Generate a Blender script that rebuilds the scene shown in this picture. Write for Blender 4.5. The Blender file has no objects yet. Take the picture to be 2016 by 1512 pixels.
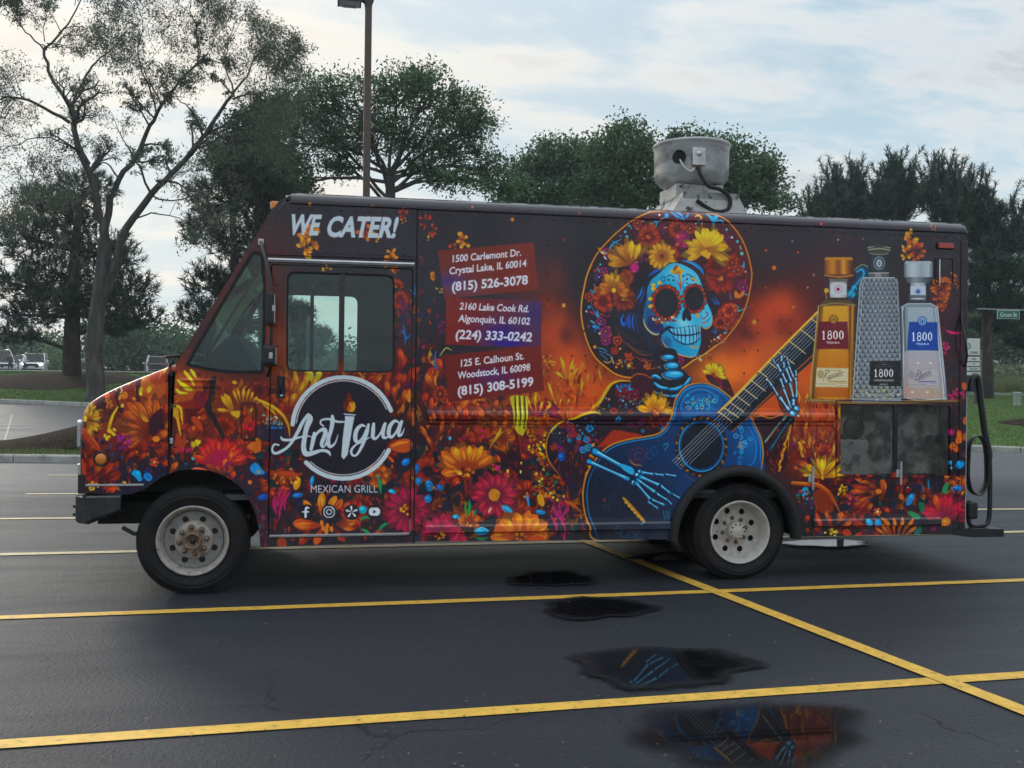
import bpy,bmesh,math,random
import numpy as np
from mathutils import Vector,Matrix
from mathutils.geometry import tessellate_polygon
R_ = math.radians
SC = bpy.context.scene
COL = SC.collection

# ------------------------------------------------------------------ camera
FPX = 1900.0                                   # focal length in pixels of the 2016 px wide photograph
YAW = math.atan(1900 / 10300)                  # truck side recedes to the right
ROLL = R_(0.65)
CAM = Vector((1.034,-7.482,1.6))
FW = Vector((math.sin(YAW),math.cos(YAW),0))
RT = Vector((math.cos(YAW),-math.sin(YAW),0))
UP = Vector((0,0,1))
E1 = RT * math.cos(ROLL) + UP * math.sin(ROLL)
E2 = -RT * math.sin(ROLL) + UP * math.cos(ROLL)
cam_data = bpy.data.cameras.new('camera')
cam = bpy.data.objects.new('camera',cam_data)
COL.objects.link(cam)
m = Matrix((E1,E2,-FW)).transposed().to_4x4()
m.translation = CAM
cam.matrix_world = m
cam_data.sensor_width = 36
cam_data.lens = FPX / 2016 * 36
cam_data.clip_start = 0.1
cam_data.clip_end = 2500
SC.camera = cam

# ------------------------------------------------------------------ sky,sun,exposure
SUN_EL,SUN_AZ = R_(22),R_(-25)               # azimuth clockwise from +Y: behind the truck,to the left
world = bpy.data.worlds.new('World')
SC.world = world
world.use_nodes = True
SC.view_settings.view_transform = 'Standard'
SC.view_settings.look = 'None'
SC.view_settings.gamma = 1
SC.view_settings.use_curve_mapping = False
SC.view_settings.exposure = 0.5


def build_world():
    nt = world.node_tree
    nt.nodes.clear()
    N = nt.nodes.new
    L = nt.links.new
    out = N('ShaderNodeOutputWorld')
    bg = N('ShaderNodeBackground')
    bg.inputs['Strength'].default_value = 0.1
    sky = N('ShaderNodeTexSky')
    sky.sky_type = 'NISHITA'
    sky.sun_disc = False
    sky.sun_elevation = SUN_EL
    sky.sun_rotation = SUN_AZ
    sky.air_density = 1.0
    sky.dust_density = 1.6
    tc = N('ShaderNodeTexCoord')
    sep = N('ShaderNodeSeparateXYZ')
    L(tc.outputs['Generated'],sep.inputs[0])

    def mth(op,a,b=None,clamp=False):
        n = N('ShaderNodeMath')
        n.operation = op
        n.use_clamp = clamp
        for i,v in enumerate((a,b)):
            if v is None:
                continue
            if isinstance(v,(int,float)):
                n.inputs[i].default_value = v
            else:
                L(v,n.inputs[i])
        return n.outputs[0]

    def ramp(v,stops,interp='EASE'):
        r = N('ShaderNodeValToRGB')
        r.color_ramp.interpolation = interp
        el = r.color_ramp.elements
        while len(el) < len(stops):
            el.new(0.5)
        for e,(p,c) in zip(el,stops):
            e.position = p
            e.color = c if len(c) == 4 else (*c,1)
        L(v,r.inputs[0])
        return r.outputs[0]

    def mixc(f,a,b,mode='MIX'):
        n = N('ShaderNodeMix')
        n.data_type = 'RGBA'
        n.blend_type = mode
        for k,v in ((0,f),(6,a),(7,b)):
            if isinstance(v,(int,float)):
                n.inputs[k].default_value = v
            elif isinstance(v,tuple):
                n.inputs[k].default_value = (*v,1)
            else:
                L(v,n.inputs[k])
        return n.outputs[2]
    z = mth('MAXIMUM',sep.outputs['Z'],0.0)
    # cloud deck: directions projected on a plane high above
    zz = mth('ADD',z,0.22)
    cx = mth('DIVIDE',sep.outputs['X'],zz)
    cy = mth('DIVIDE',sep.outputs['Y'],zz)
    cmb = N('ShaderNodeCombineXYZ')
    L(cx,cmb.inputs[0])
    L(cy,cmb.inputs[1])

    def noise(scale,detail,rough,off=(0,0,0),dist=0.0,sc=(1,1,1)):
        mp = N('ShaderNodeMapping')
        mp.inputs['Location'].default_value = off
        mp.inputs['Scale'].default_value = sc
        L(cmb.outputs[0],mp.inputs[0])
        n = N('ShaderNodeTexNoise')
        n.inputs['Scale'].default_value = scale
        n.inputs['Detail'].default_value = detail
        n.inputs['Roughness'].default_value = rough
        n.inputs['Distortion'].default_value = dist
        L(mp.outputs[0],n.inputs['Vector'])
        return n.outputs[0]
    n1 = noise(1.9,9,0.6,(3.1,7.3,0),0.35,(0.75,1.35,1))
    n2 = noise(0.62,3,0.5,(1.7,0.4,0))
    n3 = noise(5.5,6,0.6,(0.2,4.4,0),0.4,(0.7,1.5,1))
    # more cloud overhead,open blue low on the right,milky near the horizon
    cover = mth('ADD',mth('MULTIPLY',n1,0.72),mth('MULTIPLY',n2,0.34))
    cover = mth('ADD',cover,mth('MULTIPLY',n3,0.16))
    cmask = ramp(cover,[(0.53,(0,0,0)),(0.67,(1,1,1))])
    haze = ramp(z,[(0.0,(1,1,1)),(0.42,(0.28,0.28,0.28))])
    sky_t = mixc(0.8,sky.outputs[0],(2.6,3.9,4.9))
    veil = mixc(haze,sky_t,(4.3,5.5,6.1))
    # bright warm cloud toward the hidden sun,grey elsewhere
    dirv = (math.sin(SUN_AZ) * math.cos(R_(13)),math.cos(SUN_AZ) * math.cos(R_(13)),math.sin(R_(13)))
    dp = N('ShaderNodeVectorMath')
    dp.operation = 'DOT_PRODUCT'
    L(tc.outputs['Generated'],dp.inputs[0])
    dp.inputs[1].default_value = dirv
    sunny = ramp(dp.outputs['Value'],[(0.55,(0,0,0)),(1.0,(1,1,1))])
    thick = ramp(cover,[(0.59,(0,0,0)),(0.74,(1,1,1))])
    ccol = mixc(thick,(6.6,6.45,6.2),(2.9,3.3,4.0))
    ccol = mixc(mth('MULTIPLY',sunny,0.75),ccol,(8.2,7.5,6.4))
    veil = mixc(mth('MULTIPLY',sunny,0.5),veil,(6.5,6.4,6.1))
    full = mixc(mth('MULTIPLY',cmask,0.85),veil,ccol)
    # below the horizon the world is plain ground colour
    low = ramp(sep.outputs['Z'],[(0.0,(0.0,0,0)),(0.004,(1,1,1))],'LINEAR')
    fin = mixc(low,(1.0,1.0,1.0),full)
    # overcast sky grows brighter toward the zenith
    zen = N('ShaderNodeMapRange')
    zen.interpolation_type = 'SMOOTHSTEP'
    for i,x in enumerate((0.28,1.0,1.0,2.3)):
        zen.inputs[i + 1].default_value = x
    L(z,zen.inputs[0])
    vs = N('ShaderNodeVectorMath')
    vs.operation = 'SCALE'
    L(fin,vs.inputs[0])
    L(zen.outputs[0],vs.inputs[3])
    L(vs.outputs[0],bg.inputs['Color'])
    L(bg.outputs[0],out.inputs[0])


build_world()
sun_data = bpy.data.lights.new('sun','SUN')
sun_data.energy = 0.8
sun_data.angle = R_(14)
sun_data.color = (1.0,0.93,0.83)
sun = bpy.data.objects.new('sun',sun_data)
COL.objects.link(sun)
sun.rotation_euler = Vector((math.sin(SUN_AZ) * math.cos(SUN_EL),math.cos(SUN_AZ) * math.cos(SUN_EL),
                             math.sin(SUN_EL))).to_track_quat('Z','Y').to_euler()
SC.render.engine = 'CYCLES'
SC.cycles.max_bounces = 8
SC.cycles.transparent_max_bounces = 24
SC.cycles.use_denoising = True


# ------------------------------------------------------------------ where things stand
def view_dir(px,py):
    return FW + E1 * ((px - 1008) / FPX) + E2 * ((756 - py) / FPX)


def side(px,py,y=0.0):
    """point of the vertical plane Y=y (the truck's side is Y=0) seen at a spot of the photograph -> (x,z)"""
    d = view_dir(px,py)
    t = (y - CAM.y) / d.y
    p = CAM + d * t
    return (p.x,p.z)


def ground(px,py,z=0.0):
    d = view_dir(px,py)
    p = CAM + d * ((z - CAM.z) / d.z)
    return (p.x,p.y)


def far(px,py,depth):
    """point at a given distance in front of the camera"""
    return CAM + view_dir(px,py) * depth


# ------------------------------------------------------------------ painter for the printed vinyl wrap (a flat print)
PPM = 340                                       # picture elements per metre of truck side
AX0,AX1,AZ0,AZ1 = -0.90,6.50,0.25,3.12
AW,AH = int((AX1 - AX0) * PPM),int((AZ1 - AZ0) * PPM)
IMG = np.zeros((AH,AW,3),np.float32)
FR = [0.0,0.0,1.0]                            # tracing frame: origin and scale
rng = np.random.default_rng(11)


def frame(x0,y0,s):
    FR[0],FR[1],FR[2] = x0,y0,s


def H(c):
    if isinstance(c,str):
        c = c.lstrip('#')
        return np.array([int(c[i:i + 2],16) / 255 for i in (0,2,4)],np.float32)
    return np.array(c,np.float32)


def tf(pts):
    p = np.asarray(pts,float).reshape(-1,2)
    px = FR[0] + p[:,0] / FR[2]
    py = FR[1] + p[:,1] / FR[2]
    a = (px - 1008) / FPX
    b = (756 - py) / FPX
    dx = FW.x + a * E1.x + b * E2.x
    dy = FW.y + a * E1.y + b * E2.y
    dz = FW.z + a * E1.z + b * E2.z
    t = -CAM.y / dy
    X = CAM.x + t * dx
    Z = CAM.z + t * dz
    return np.stack([(X - AX0) * PPM,(AZ1 - Z) * PPM],1)


def unit(pts):
    """picture elements per frame unit near a point"""
    p = np.asarray(pts,float).reshape(-1,2)[0]
    q = tf([p,(p[0],p[1] + 10)])
    return abs(q[1,1] - q[0,1]) / 10


def crom(p,closed,k=4):
    p = np.asarray(p,float)
    n = len(p)
    if n < 3:
        return p
    if closed:
        q = np.concatenate([p[-1:],p,p[:2]])
        m = n
    else:
        q = np.concatenate([2 * p[:1] - p[1:2],p,2 * p[-1:] - p[-2:-1]])
        m = n - 1
    t = (np.arange(k) / k)[:,None]
    out = []
    for i in range(m):
        a,b,c,d = q[i],q[i + 1],q[i + 2],q[i + 3]
        out.append(0.5 * (2 * b + (c - a) * t + (2 * a - 5 * b + 4 * c - d) * t * t + (3 * b - a - 3 * c + d) * t ** 3))
    r = np.concatenate(out)
    if not closed:
        r = np.concatenate([r,p[-1:]])
    return r


def cover(p):
    """antialiased coverage of a polygon given in picture elements"""
    x0 = max(int(math.floor(p[:,0].min())),0)
    x1 = min(int(math.ceil(p[:,0].max())) + 1,AW)
    y0 = max(int(math.floor(p[:,1].min())),0)
    y1 = min(int(math.ceil(p[:,1].max())) + 1,AH)
    if x1 <= x0 or y1 <= y0:
        return None
    S = 3
    ys = y0 + (np.arange((y1 - y0) * S) + 0.5) / S
    a = p
    b = np.roll(p,-1,0)
    ay,by = a[:,1],b[:,1]
    Y = ys[:,None]
    hit = ((ay <= Y) & (by > Y)) | ((by <= Y) & (ay > Y))
    dy = np.where(by == ay,1e-9,by - ay)
    xs = a[:,0] + (Y - ay) / dy * (b[:,0] - a[:,0])
    xs = np.where(hit,xs,np.inf)
    k = int(hit.sum(1).max())
    if k < 2:
        return None
    xs = np.sort(xs,1)[:,:k - (k % 2)]
    X = np.arange(x0,x1)
    acc = np.zeros((len(ys),len(X)),np.float32)
    for j in range(0,xs.shape[1],2):
        A = xs[:,j:j + 1]
        B = xs[:,j + 1:j + 2]
        ok = np.isfinite(A) & np.isfinite(B)
        A = np.where(ok,A,0)
        B = np.where(ok,B,0)
        acc += np.clip(B - X,0,1) - np.clip(A - X,0,1)
    acc = acc.reshape(y1 - y0,S,-1).mean(1)
    return acc,x0,y0


def blend(mask,x0,y0,col,a=1.0,grad=None):
    h,w = mask.shape
    reg = IMG[y0:y0 + h,x0:x0 + w]
    if grad is not None:
        g0,g1 = tf([grad[0],grad[1]])
        d = g1 - g0
        yy,xx = np.mgrid[y0:y0 + h,x0:x0 + w]
        t = np.clip(((xx - g0[0]) * d[0] + (yy - g0[1]) * d[1]) / (d @ d + 1e-6),0,1)[...,None]
        c = H(col) * (1 - t) + H(grad[2]) * t
    else:
        c = H(col)
    mm = (mask * a)[...,None]
    reg[:] = reg * (1 - mm) + c * mm


def P(pts,col,a=1.0,sm=True,grad=None):
    p = tf(pts)
    if sm:
        p = crom(p,True)
    r = cover(p)
    if r:
        blend(r[0],r[1],r[2],col,a,grad)


def L(pts,col,w,a=1.0,sm=True,grad=None):
    """brush stroke; w one width or one width per point"""
    u = unit(pts)
    p = tf(pts)
    ww = np.full(len(p),float(w)) if np.isscalar(w) else np.asarray(w,float)
    ww = ww * u / 2
    if sm and len(p) > 2:
        q = crom(np.concatenate([p,ww[:,None]],1),False)
        p,ww = q[:,:2],np.maximum(q[:,2],0.2)
    R = ww.max() + 1
    x0 = max(int(p[:,0].min() - R),0)
    x1 = min(int(p[:,0].max() + R) + 2,AW)
    y0 = max(int(p[:,1].min() - R),0)
    y1 = min(int(p[:,1].max() + R) + 2,AH)
    if x1 <= x0 or y1 <= y0:
        return
    M = np.zeros((y1 - y0,x1 - x0),np.float32)
    for i in range(len(p) - 1):
        r = max(ww[i],ww[i + 1]) + 1
        a0 = max(int(min(p[i,0],p[i + 1,0]) - r),x0)
        a1 = min(int(max(p[i,0],p[i + 1,0]) + r) + 2,x1)
        b0 = max(int(min(p[i,1],p[i + 1,1]) - r),y0)
        b1 = min(int(max(p[i,1],p[i + 1,1]) + r) + 2,y1)
        if a1 <= a0 or b1 <= b0:
            continue
        X = np.arange(a0,a1)[None,:] + 0.5
        Y = np.arange(b0,b1)[:,None] + 0.5
        d = p[i + 1] - p[i]
        t = np.clip(((X - p[i,0]) * d[0] + (Y - p[i,1]) * d[1]) / (d @ d + 1e-9),0,1)
        D = np.hypot(X - p[i,0] - t * d[0],Y - p[i,1] - t * d[1])
        rr = ww[i] + (ww[i + 1] - ww[i]) * t
        c = np.clip(rr - D + 0.5,0,1) * np.clip(rr * 2,0,1)
        s = M[b0 - y0:b1 - y0,a0 - x0:a1 - x0]
        np.maximum(s,c,out=s)
    blend(M,x0,y0,col,a,grad)


def E(cx,cy,rx,ry,col,rot=0,a=1.0,grad=None,n=22):
    t = np.linspace(0,2 * math.pi,n,endpoint=False)
    c,s = math.cos(R_(rot)),math.sin(R_(rot))
    P(np.stack([cx + rx * np.cos(t) * c - ry * np.sin(t) * s,cy + rx * np.cos(t) * s + ry * np.sin(t) * c],1),col,a,False,grad)


def arc(cx,cy,rx,ry,a0,a1,col,w,a=1.0):
    t = np.radians(np.linspace(a0,a1,max(6,int(abs(a1 - a0) / 8))))
    L(np.stack([cx + rx * np.cos(t),cy + ry * np.sin(t)],1),col,w,a,False)


def glow(cx,cy,rx,ry,col,a=1.0,rot=0):
    q = tf([(cx,cy),(cx + rx,cy),(cx,cy + ry)])
    RX = abs(q[1,0] - q[0,0])
    RY = abs(q[2,1] - q[0,1])
    m_ = max(RX,RY) * 2.2
    x0,x1 = max(int(q[0,0] - m_),0),min(int(q[0,0] + m_),AW)
    y0,y1 = max(int(q[0,1] - m_),0),min(int(q[0,1] + m_),AH)
    if x1 <= x0 or y1 <= y0:
        return
    X = np.arange(x0,x1)[None,:] - q[0,0]
    Y = np.arange(y0,y1)[:,None] - q[0,1]
    c,s = math.cos(R_(rot)),math.sin(R_(rot))
    u = (X * c + Y * s) / RX
    v = (-X * s + Y * c) / RY
    blend(np.exp(-(u * u + v * v)).astype(np.float32),x0,y0,col,a)


def fnoise(h,w,cell,octv=4,seed=0):
    r = np.random.default_rng(seed)
    out = np.zeros((h,w),np.float32)
    amp = 1.0
    tot = 0
    for o in range(octv):
        c = max(cell / 2 ** o,2)
        gh,gw = int(h / c) + 3,int(w / c) + 3
        g = r.random((gh,gw)).astype(np.float32)
        y = np.arange(h) / c
        x = np.arange(w) / c
        yi,xi = y.astype(int),x.astype(int)
        fy,fx = y - yi,x - xi
        fy = (fy * fy * (3 - 2 * fy))[:,None]
        fx = (fx * fx * (3 - 2 * fx))[None,:]
        g00 = g[yi][:,xi]
        g01 = g[yi][:,xi + 1]
        g10 = g[yi + 1][:,xi]
        g11 = g[yi + 1][:,xi + 1]
        out += amp * ((g00 * (1 - fx) + g01 * fx) * (1 - fy) + (g10 * (1 - fx) + g11 * fx) * fy)
        tot += amp
        amp *= 0.55
    return out / tot


def petal(x,y,ang,ln,wd,dark,mid,light,tip=0.62):
    """one painted petal from its root,with streaks"""
    c,s = math.cos(ang),math.sin(ang)
    j = rng.normal(0,0.06)
    prof = [(0,.18),(.3,.62),(tip,1.0),(.88,.66),(1.0,0.0),(.88,-.66),(tip,-1.0),(.3,-.62),(0,-.18)]
    pts = [(x + c * u * ln - s * v * wd / 2 + j * ln * u * u * -s,y + s * u * ln + c * v * wd / 2 + j * ln * u * u * c) for u,v in prof]
    P(pts,dark,1,True,((x,y),(x + c * ln,y + s * ln),mid))
    for k in range(2):
        o = (k - 0.5) * wd * 0.34 + rng.normal(0,wd * 0.05)
        u0,u1 = 0.35 + rng.random() * .15,0.85 + rng.random() * .1
        L([(x + c * ln * u0 - s * o * .8,y + s * ln * u0 + c * o * .8),(x + c * ln * (u0 + u1) / 2 - s * o,y + s * ln * (u0 + u1) / 2 + c * o),
           (x + c * ln * u1 - s * o * .4,y + s * ln * u1 + c * o * .4)],light,[wd * .06,wd * .26,wd * .05],0.75 if k else 0.5)


def flower(cx,cy,r,a0=0,a1=360,n=12,cols=('6a1c18','c4501f','e88a34'),wd=None,squash=1.0,centre=None,cr=0.22,layers=2,jit=0.15):
    """a painted daisy: back layer darker,front layer lighter; angles in degrees,0 right,90 down"""
    full = abs(a1 - a0) >= 359
    w = wd or max(r * 0.30,r * 2.2 * math.sin(math.pi * abs(a1 - a0) / 360 / n) * 0.9)
    for ly in range(layers):
        k = n
        for i in range(k):
            t = (i + (0.5 if ly == 0 else 0)) / (k if full else max(k - 1,1))
            an = R_(a0 + (a1 - a0) * t) + rng.normal(0,0.07)
            ln = r * (1.0 if ly else 1.08) * (1 + rng.normal(0,jit * .6)) * (squash + (1 - squash) * abs(math.cos(an)))
            f = 0.62 if ly == 0 and layers > 1 else 1.0
            d,m_,l_ = [H(c) * f for c in cols]
            petal(cx + math.cos(an) * r * .08,cy + math.sin(an) * r * .08,an,ln * (0.92 if ly else 1),w * (1 + rng.normal(0,.12)),d,m_,l_)
    if centre:
        for i in range(int(14)):
            an = rng.random() * 6.28
            q = rng.random() ** .5 * r * cr
            E(cx + math.cos(an) * q,cy + math.sin(an) * q * .9,r * .07,r * .06,H(centre[i % len(centre)]),0,1,n=8)


def dabs(poly,n,cols,ln=(8,20),wd=(2,6),ang=(-110,-60),a=(0.5,0.95),round_=0.25):
    """loose strokes scattered inside a polygon"""
    pl = np.asarray(poly,float)
    lo,hi = pl.min(0),pl.max(0)

    def inside(q):
        c = False
        for i in range(len(pl)):
            (x1,y1),(x2,y2) = pl[i],pl[i - 1]
            if (y1 > q[1]) != (y2 > q[1]) and q[0] < (x2 - x1) * (q[1] - y1) / (y2 - y1) + x1:
                c = not c
        return c
    k = 0
    while k < n:
        q = lo + rng.random(2) * (hi - lo)
        if not inside(q):
            continue
        k += 1
        l_ = rng.uniform(*ln)
        w = rng.uniform(*wd)
        an = R_(rng.uniform(*ang))
        c = H(cols[rng.integers(len(cols))]) * rng.uniform(.75,1.15)
        al = rng.uniform(*a)
        if rng.random() < round_:
            E(q[0],q[1],w * .8,w * .65,np.clip(c,0,1),rng.uniform(0,180),al,n=9)
        else:
            d = np.array([math.cos(an),math.sin(an)]) * l_
            nrm = np.array([-d[1],d[0]]) * rng.normal(0,.12)
            L([q,q + d * .5 + nrm,q + d],np.clip(c,0,1),[w * .35,w,w * .15],al)


def bone(p,q,w,cols=('16558c','4fa8d8','a8e0f4')):
    """a painted long bone with knuckle ends"""
    p,q = np.array(p,float),np.array(q,float)
    d = q - p
    ln = np.hypot(*d)
    u = d / ln
    n_ = np.array([-u[1],u[0]])
    ww = [w * 1.15,w * .95,w * .68,w * .62,w * .72,w * 1.0,w * 1.05]
    ts = [0,.08,.28,.5,.74,.93,1]
    L([p + d * t for t in ts],'081226',[x + w * .38 for x in ww])
    L([p + d * t for t in ts],cols[0],ww)
    L([p + d * t + n_ * -w * .10 for t in ts],cols[1],[x * .68 for x in ww])
    L([p + d * t + n_ * -w * .16 for t in ts[1:-1]],cols[2],[x * .26 for x in ww[1:-1]])


_text_cache = {}


def text_tris(s,bold,spacing=1.0):
    key = (s,bold,spacing)
    if key not in _text_cache:
        cu = bpy.data.curves.new('lettering','FONT')
        cu.body = s
        cu.size = 1
        cu.offset = bold
        cu.space_character = spacing
        cu.resolution_u = 3
        ob = bpy.data.objects.new('lettering',cu)
        COL.objects.link(ob)
        bpy.context.view_layer.update()
        me = ob.evaluated_get(bpy.context.evaluated_depsgraph_get()).to_mesh()
        v = np.array([vv.co[:2] for vv in me.vertices],float)
        me.calc_loop_triangles()
        tri = np.array([t.vertices[:] for t in me.loop_triangles],int)
        bpy.data.objects.remove(ob)
        bpy.data.curves.remove(cu)
        _text_cache[key] = (v,tri)
    return _text_cache[key]


def T(s,p0,p1,h,col,shear=0.0,bold=0.02,a=1.0,spacing=1.0,cap=None):
    """lettering fitted between two baseline points of the tracing frame; h = capital height"""
    v,tri = text_tris(s,bold,spacing)
    xmin,xmax = v[:,0].min(),v[:,0].max()
    capH = cap or (0.682 + bold)
    u = (v[:,0] - xmin) / (xmax - xmin)
    t = v[:,1] / capH
    p0,p1 = np.array(p0,float),np.array(p1,float)
    d = p1 - p0
    ln = np.hypot(*d)
    n_ = np.array([d[1],-d[0]]) / ln
    pts = p0 + u[:,None] * d + t[:,None] * h * (n_ + (d / ln) * shear)
    q = tf(pts)
    x0,x1 = max(int(q[:,0].min()) - 1,0),min(int(q[:,0].max()) + 2,AW)
    y0,y1 = max(int(q[:,1].min()) - 1,0),min(int(q[:,1].max()) + 2,AH)
    M = np.zeros((y1 - y0,x1 - x0),np.float32)
    for tr in tri:
        r = cover(q[tr])
        if r:
            c,a0,b0 = r
            M[b0 - y0:b0 - y0 + c.shape[0],a0 - x0:a0 - x0 + c.shape[1]] += c
    blend(np.clip(M,0,1),x0,y0,col,a)


# ------------------------------------------------------------------ the wrap artwork,traced in photograph coordinates
YEL = ('8a4a12','d9941e','f0c83a')
ORA = ('6e1f12','c8501a','ee8c30')
RED = ('4c1018','a83222','d9603a')
PNK = ('4a1024','a02a42','d65a58')
CRL = ('6a1a24','cc4638','f08048')
BLU = ('0d3a78','1b8fd0','5cc8ee')
MAG = ('300e2c','7a2458','a8447a')
FIRE = ['c8501a','e08428','a03018','d9a02a','6e1a18','8a2414']
DEEP = ['3a1020','5a1620','20101e','7a2218','141022']
COOL = ['1b8fd0','14407a','2ac0c8','1f7a4a','3b2a70','7a2a70']


def art_background():
    frame(0,0,1)
    IMG[:] = H('1d1620')
    for x,y,rx,ry,c,a in [
            (1000,1020,1200,160,'140c1a',.9),
            (300,760,90,70,'b8441a',.95),(240,800,80,60,'8a2a18',.9),(180,850,50,80,'8a2a1c',.85),(400,770,70,50,'b4481e',.9),
            (430,840,90,60,'6a2016',.85),(590,780,80,50,'c05a20',.95),(700,740,80,30,'a83c1a',.7),
            (430,560,80,160,'6a2216',.6),(520,640,40,120,'7a2c18',.75),(555,700,30,60,'b04a20',.7),(500,520,60,50,'4a1c1a',.8),
            (760,700,50,60,'4a1a18',.7),(560,480,60,60,'4a1c1e',.5),
            (330,960,160,60,'0c1026',.9),(480,960,80,70,'160e20',.9),(660,980,180,60,'141024',.8),(560,900,60,90,'501820',.7),
            (970,880,160,60,'301018',.8),(900,780,80,50,'5a1c18',.8),
            (1085,650,55,66,'b03a1c',.9),(1050,560,60,70,'4a2020',.8),(1095,545,20,30,'6a3028',.6),(1120,705,95,64,'c4441c',.95),
            (1150,755,100,60,'dc5a1c',.95),(1060,780,80,50,'96361a',.9),(1260,790,200,64,'d4501a',.7),(1120,850,80,70,'a83a16',.85),
            (1500,560,60,80,'2a1618',.9),(1590,560,60,50,'4a181a',.8),(1560,620,60,50,'8a241a',.85),
            (1500,630,60,50,'b8381a',.95),(1540,600,30,34,'d8481e',.9),(1480,700,80,64,'cc481c',.95),(1440,730,70,44,'f07a22',.95),
            (1560,700,84,70,'d04a1c',.9),(1580,770,60,60,'f0661e',.95),(1490,790,60,50,'e0581c',.9),(1600,830,60,60,'d04a1a',.9),
            (1600,900,70,60,'8a2c16',.85),(1650,960,60,50,'6a1e14',.8),(1720,1000,160,50,'1a0e1a',.8),(1880,850,40,260,'1a0e16',.9),
            (1850,620,50,80,'38161a',.7),(1840,780,60,25,'3a1a18',.7),(1650,520,60,60,'38181c',.6)]:
        glow(x,y,rx,ry,c,a)
    n = fnoise(AH,AW,150,5,3)[...,None]
    IMG[:] = IMG * (0.62 + n * 0.8)
    for x,y,rx,ry,c,a,r in [(1098,640,12,34,'c04a24',.55,20),(1115,660,16,20,'42181a',.6,0),(1082,600,14,28,'9a3a22',.5,-30),(1137,745,40,12,'d06a2a',.5,0),
        (1520,615,22,30,'c04220',.7,20),(1508,690,40,18,'d46a24',.5,-30),(1545,640,20,16,'7a1e14',.6,0),(1470,655,22,14,'3a1416',.6,30),
        (1580,690,16,20,'8a2414',.5,0),(1585,740,22,30,'d85a22',.6,0),(1515,800,40,14,'c85020',.5,0)]:
        glow(x,y,rx,ry,c,a,r)


def art_meadow():
    frame(0,0,1)
    dabs([(158,800),(340,720),(335,930),(240,975),(158,970)],150,FIRE + ['6a1020','3a0e1a'],(8,26),(3,8))
    dabs([(200,860),(330,850),(330,950),(230,970)],120,['0e1636','14204a','0c0c22','2a0e2a','1c4a9a','0a0a18'],(6,16),(4,9))
    dabs([(340,740),(540,760),(540,900),(340,920)],200,FIRE + ['6a1c16','4a1414','3a0e1a'],(8,26),(3,9))
    dabs([(400,920),(560,900),(560,1060),(510,1070),(480,960)],150,DEEP + ['7a1a4a','a02a4a','1c2a5a','c84a38'],(6,22),(3,7))
    dabs([(540,740),(820,740),(820,830),(540,830)],170,['c8501a','8a2a18','5a1a16','d98428','3a1418','a03a20'],(10,30),(4,9),(-120,-50))
    dabs([(530,880),(830,880),(820,1065),(530,1068)],300,DEEP + ['8a1c3a','a03018','c8501a','1c2a5a','0f4a3a','140c1c','140c1c'],(6,22),(3,8))
    dabs([(780,560),(870,600),(880,760),(780,740)],110,['2a1420','6a1c20','8a2440','1c2a5a','b04424','1a0e18'],(6,20),(3,7))
    dabs([(825,700),(1080,790),(1090,860),(825,900)],260,FIRE + DEEP,(10,34),(4,10),(-120,-50))
    dabs([(1030,730),(1200,720),(1170,860),(1040,880)],190,FIRE + ['c8602a','e0a832'],(10,34),(2,6),(-115,-65))
    dabs([(830,880),(1180,860),(1160,1060),(830,1065)],460,DEEP + ['140c1c','140c1c','8a1c3a','a03018','1c2a5a','0f4a3a'],(6,24),(3,9))
    dabs([(1040,850),(1110,860),(1160,1040),(1060,1060)],150,['c8501a','a03a1a','6a1a18','d9a02a','8a1c3a','3a0e1c'],(6,16),(3,7),(-180,180))
    dabs([(1570,790),(1655,800),(1655,960),(1560,900)],190,FIRE + ['7a1e20','5a1628'],(10,34),(2,7),(-115,-65))
    dabs([(1570,900),(1905,940),(1900,1050),(1590,1055)],380,DEEP + ['140c1c','8a2418','a03018','14204a','0f4a3a','140c1c'],(6,22),(3,8))
    dabs([(1840,660),(1900,660),(1900,900),(1870,900)],80,['3a1418','5a1c18','7a2a18','1a0e16','4a1a2a'],(8,22),(3,8))
    # embers drifting over the dark upper panels
    for x,y,r,c in [(610,402,3.5,'c87a3a'),(1009,432,4,'d9803a'),(1110,472,3,'8a3a2a'),(1524,527,4.5,'d9702a'),(1508,493,2.6,'c8502a'),(1571,497,2.2,'d96a3a'),
        (1602,541,2,'e0a080'),(1590,566,2,'e0a080'),(1485,634,4.5,'e8a830'),(1562,604,2.4,'e0a050'),(1480,602,2.2,'d98a40'),(1080,602,2.4,'b04a2a'),
        (1508,566,2,'c87a50'),(1616,441,3,'c84a3a'),(1110,601,4,'e8a030'),(780,640,6,'5a2418'),(825,630,5,'6a2c18'),(1650,472,2,'c8a090'),(1700,470,2.5,'c86a50'),
        (930,408,3,'9a5a4a'),(1140,420,3,'7a3a30'),(1200,440,2,'b05a3a'),(733,405,2,'9a5a3a'),(1560,475,1.8,'b0a0a0')]:
        E(x,y,r,r * 1.1,c,0,.95,n=10)


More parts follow.
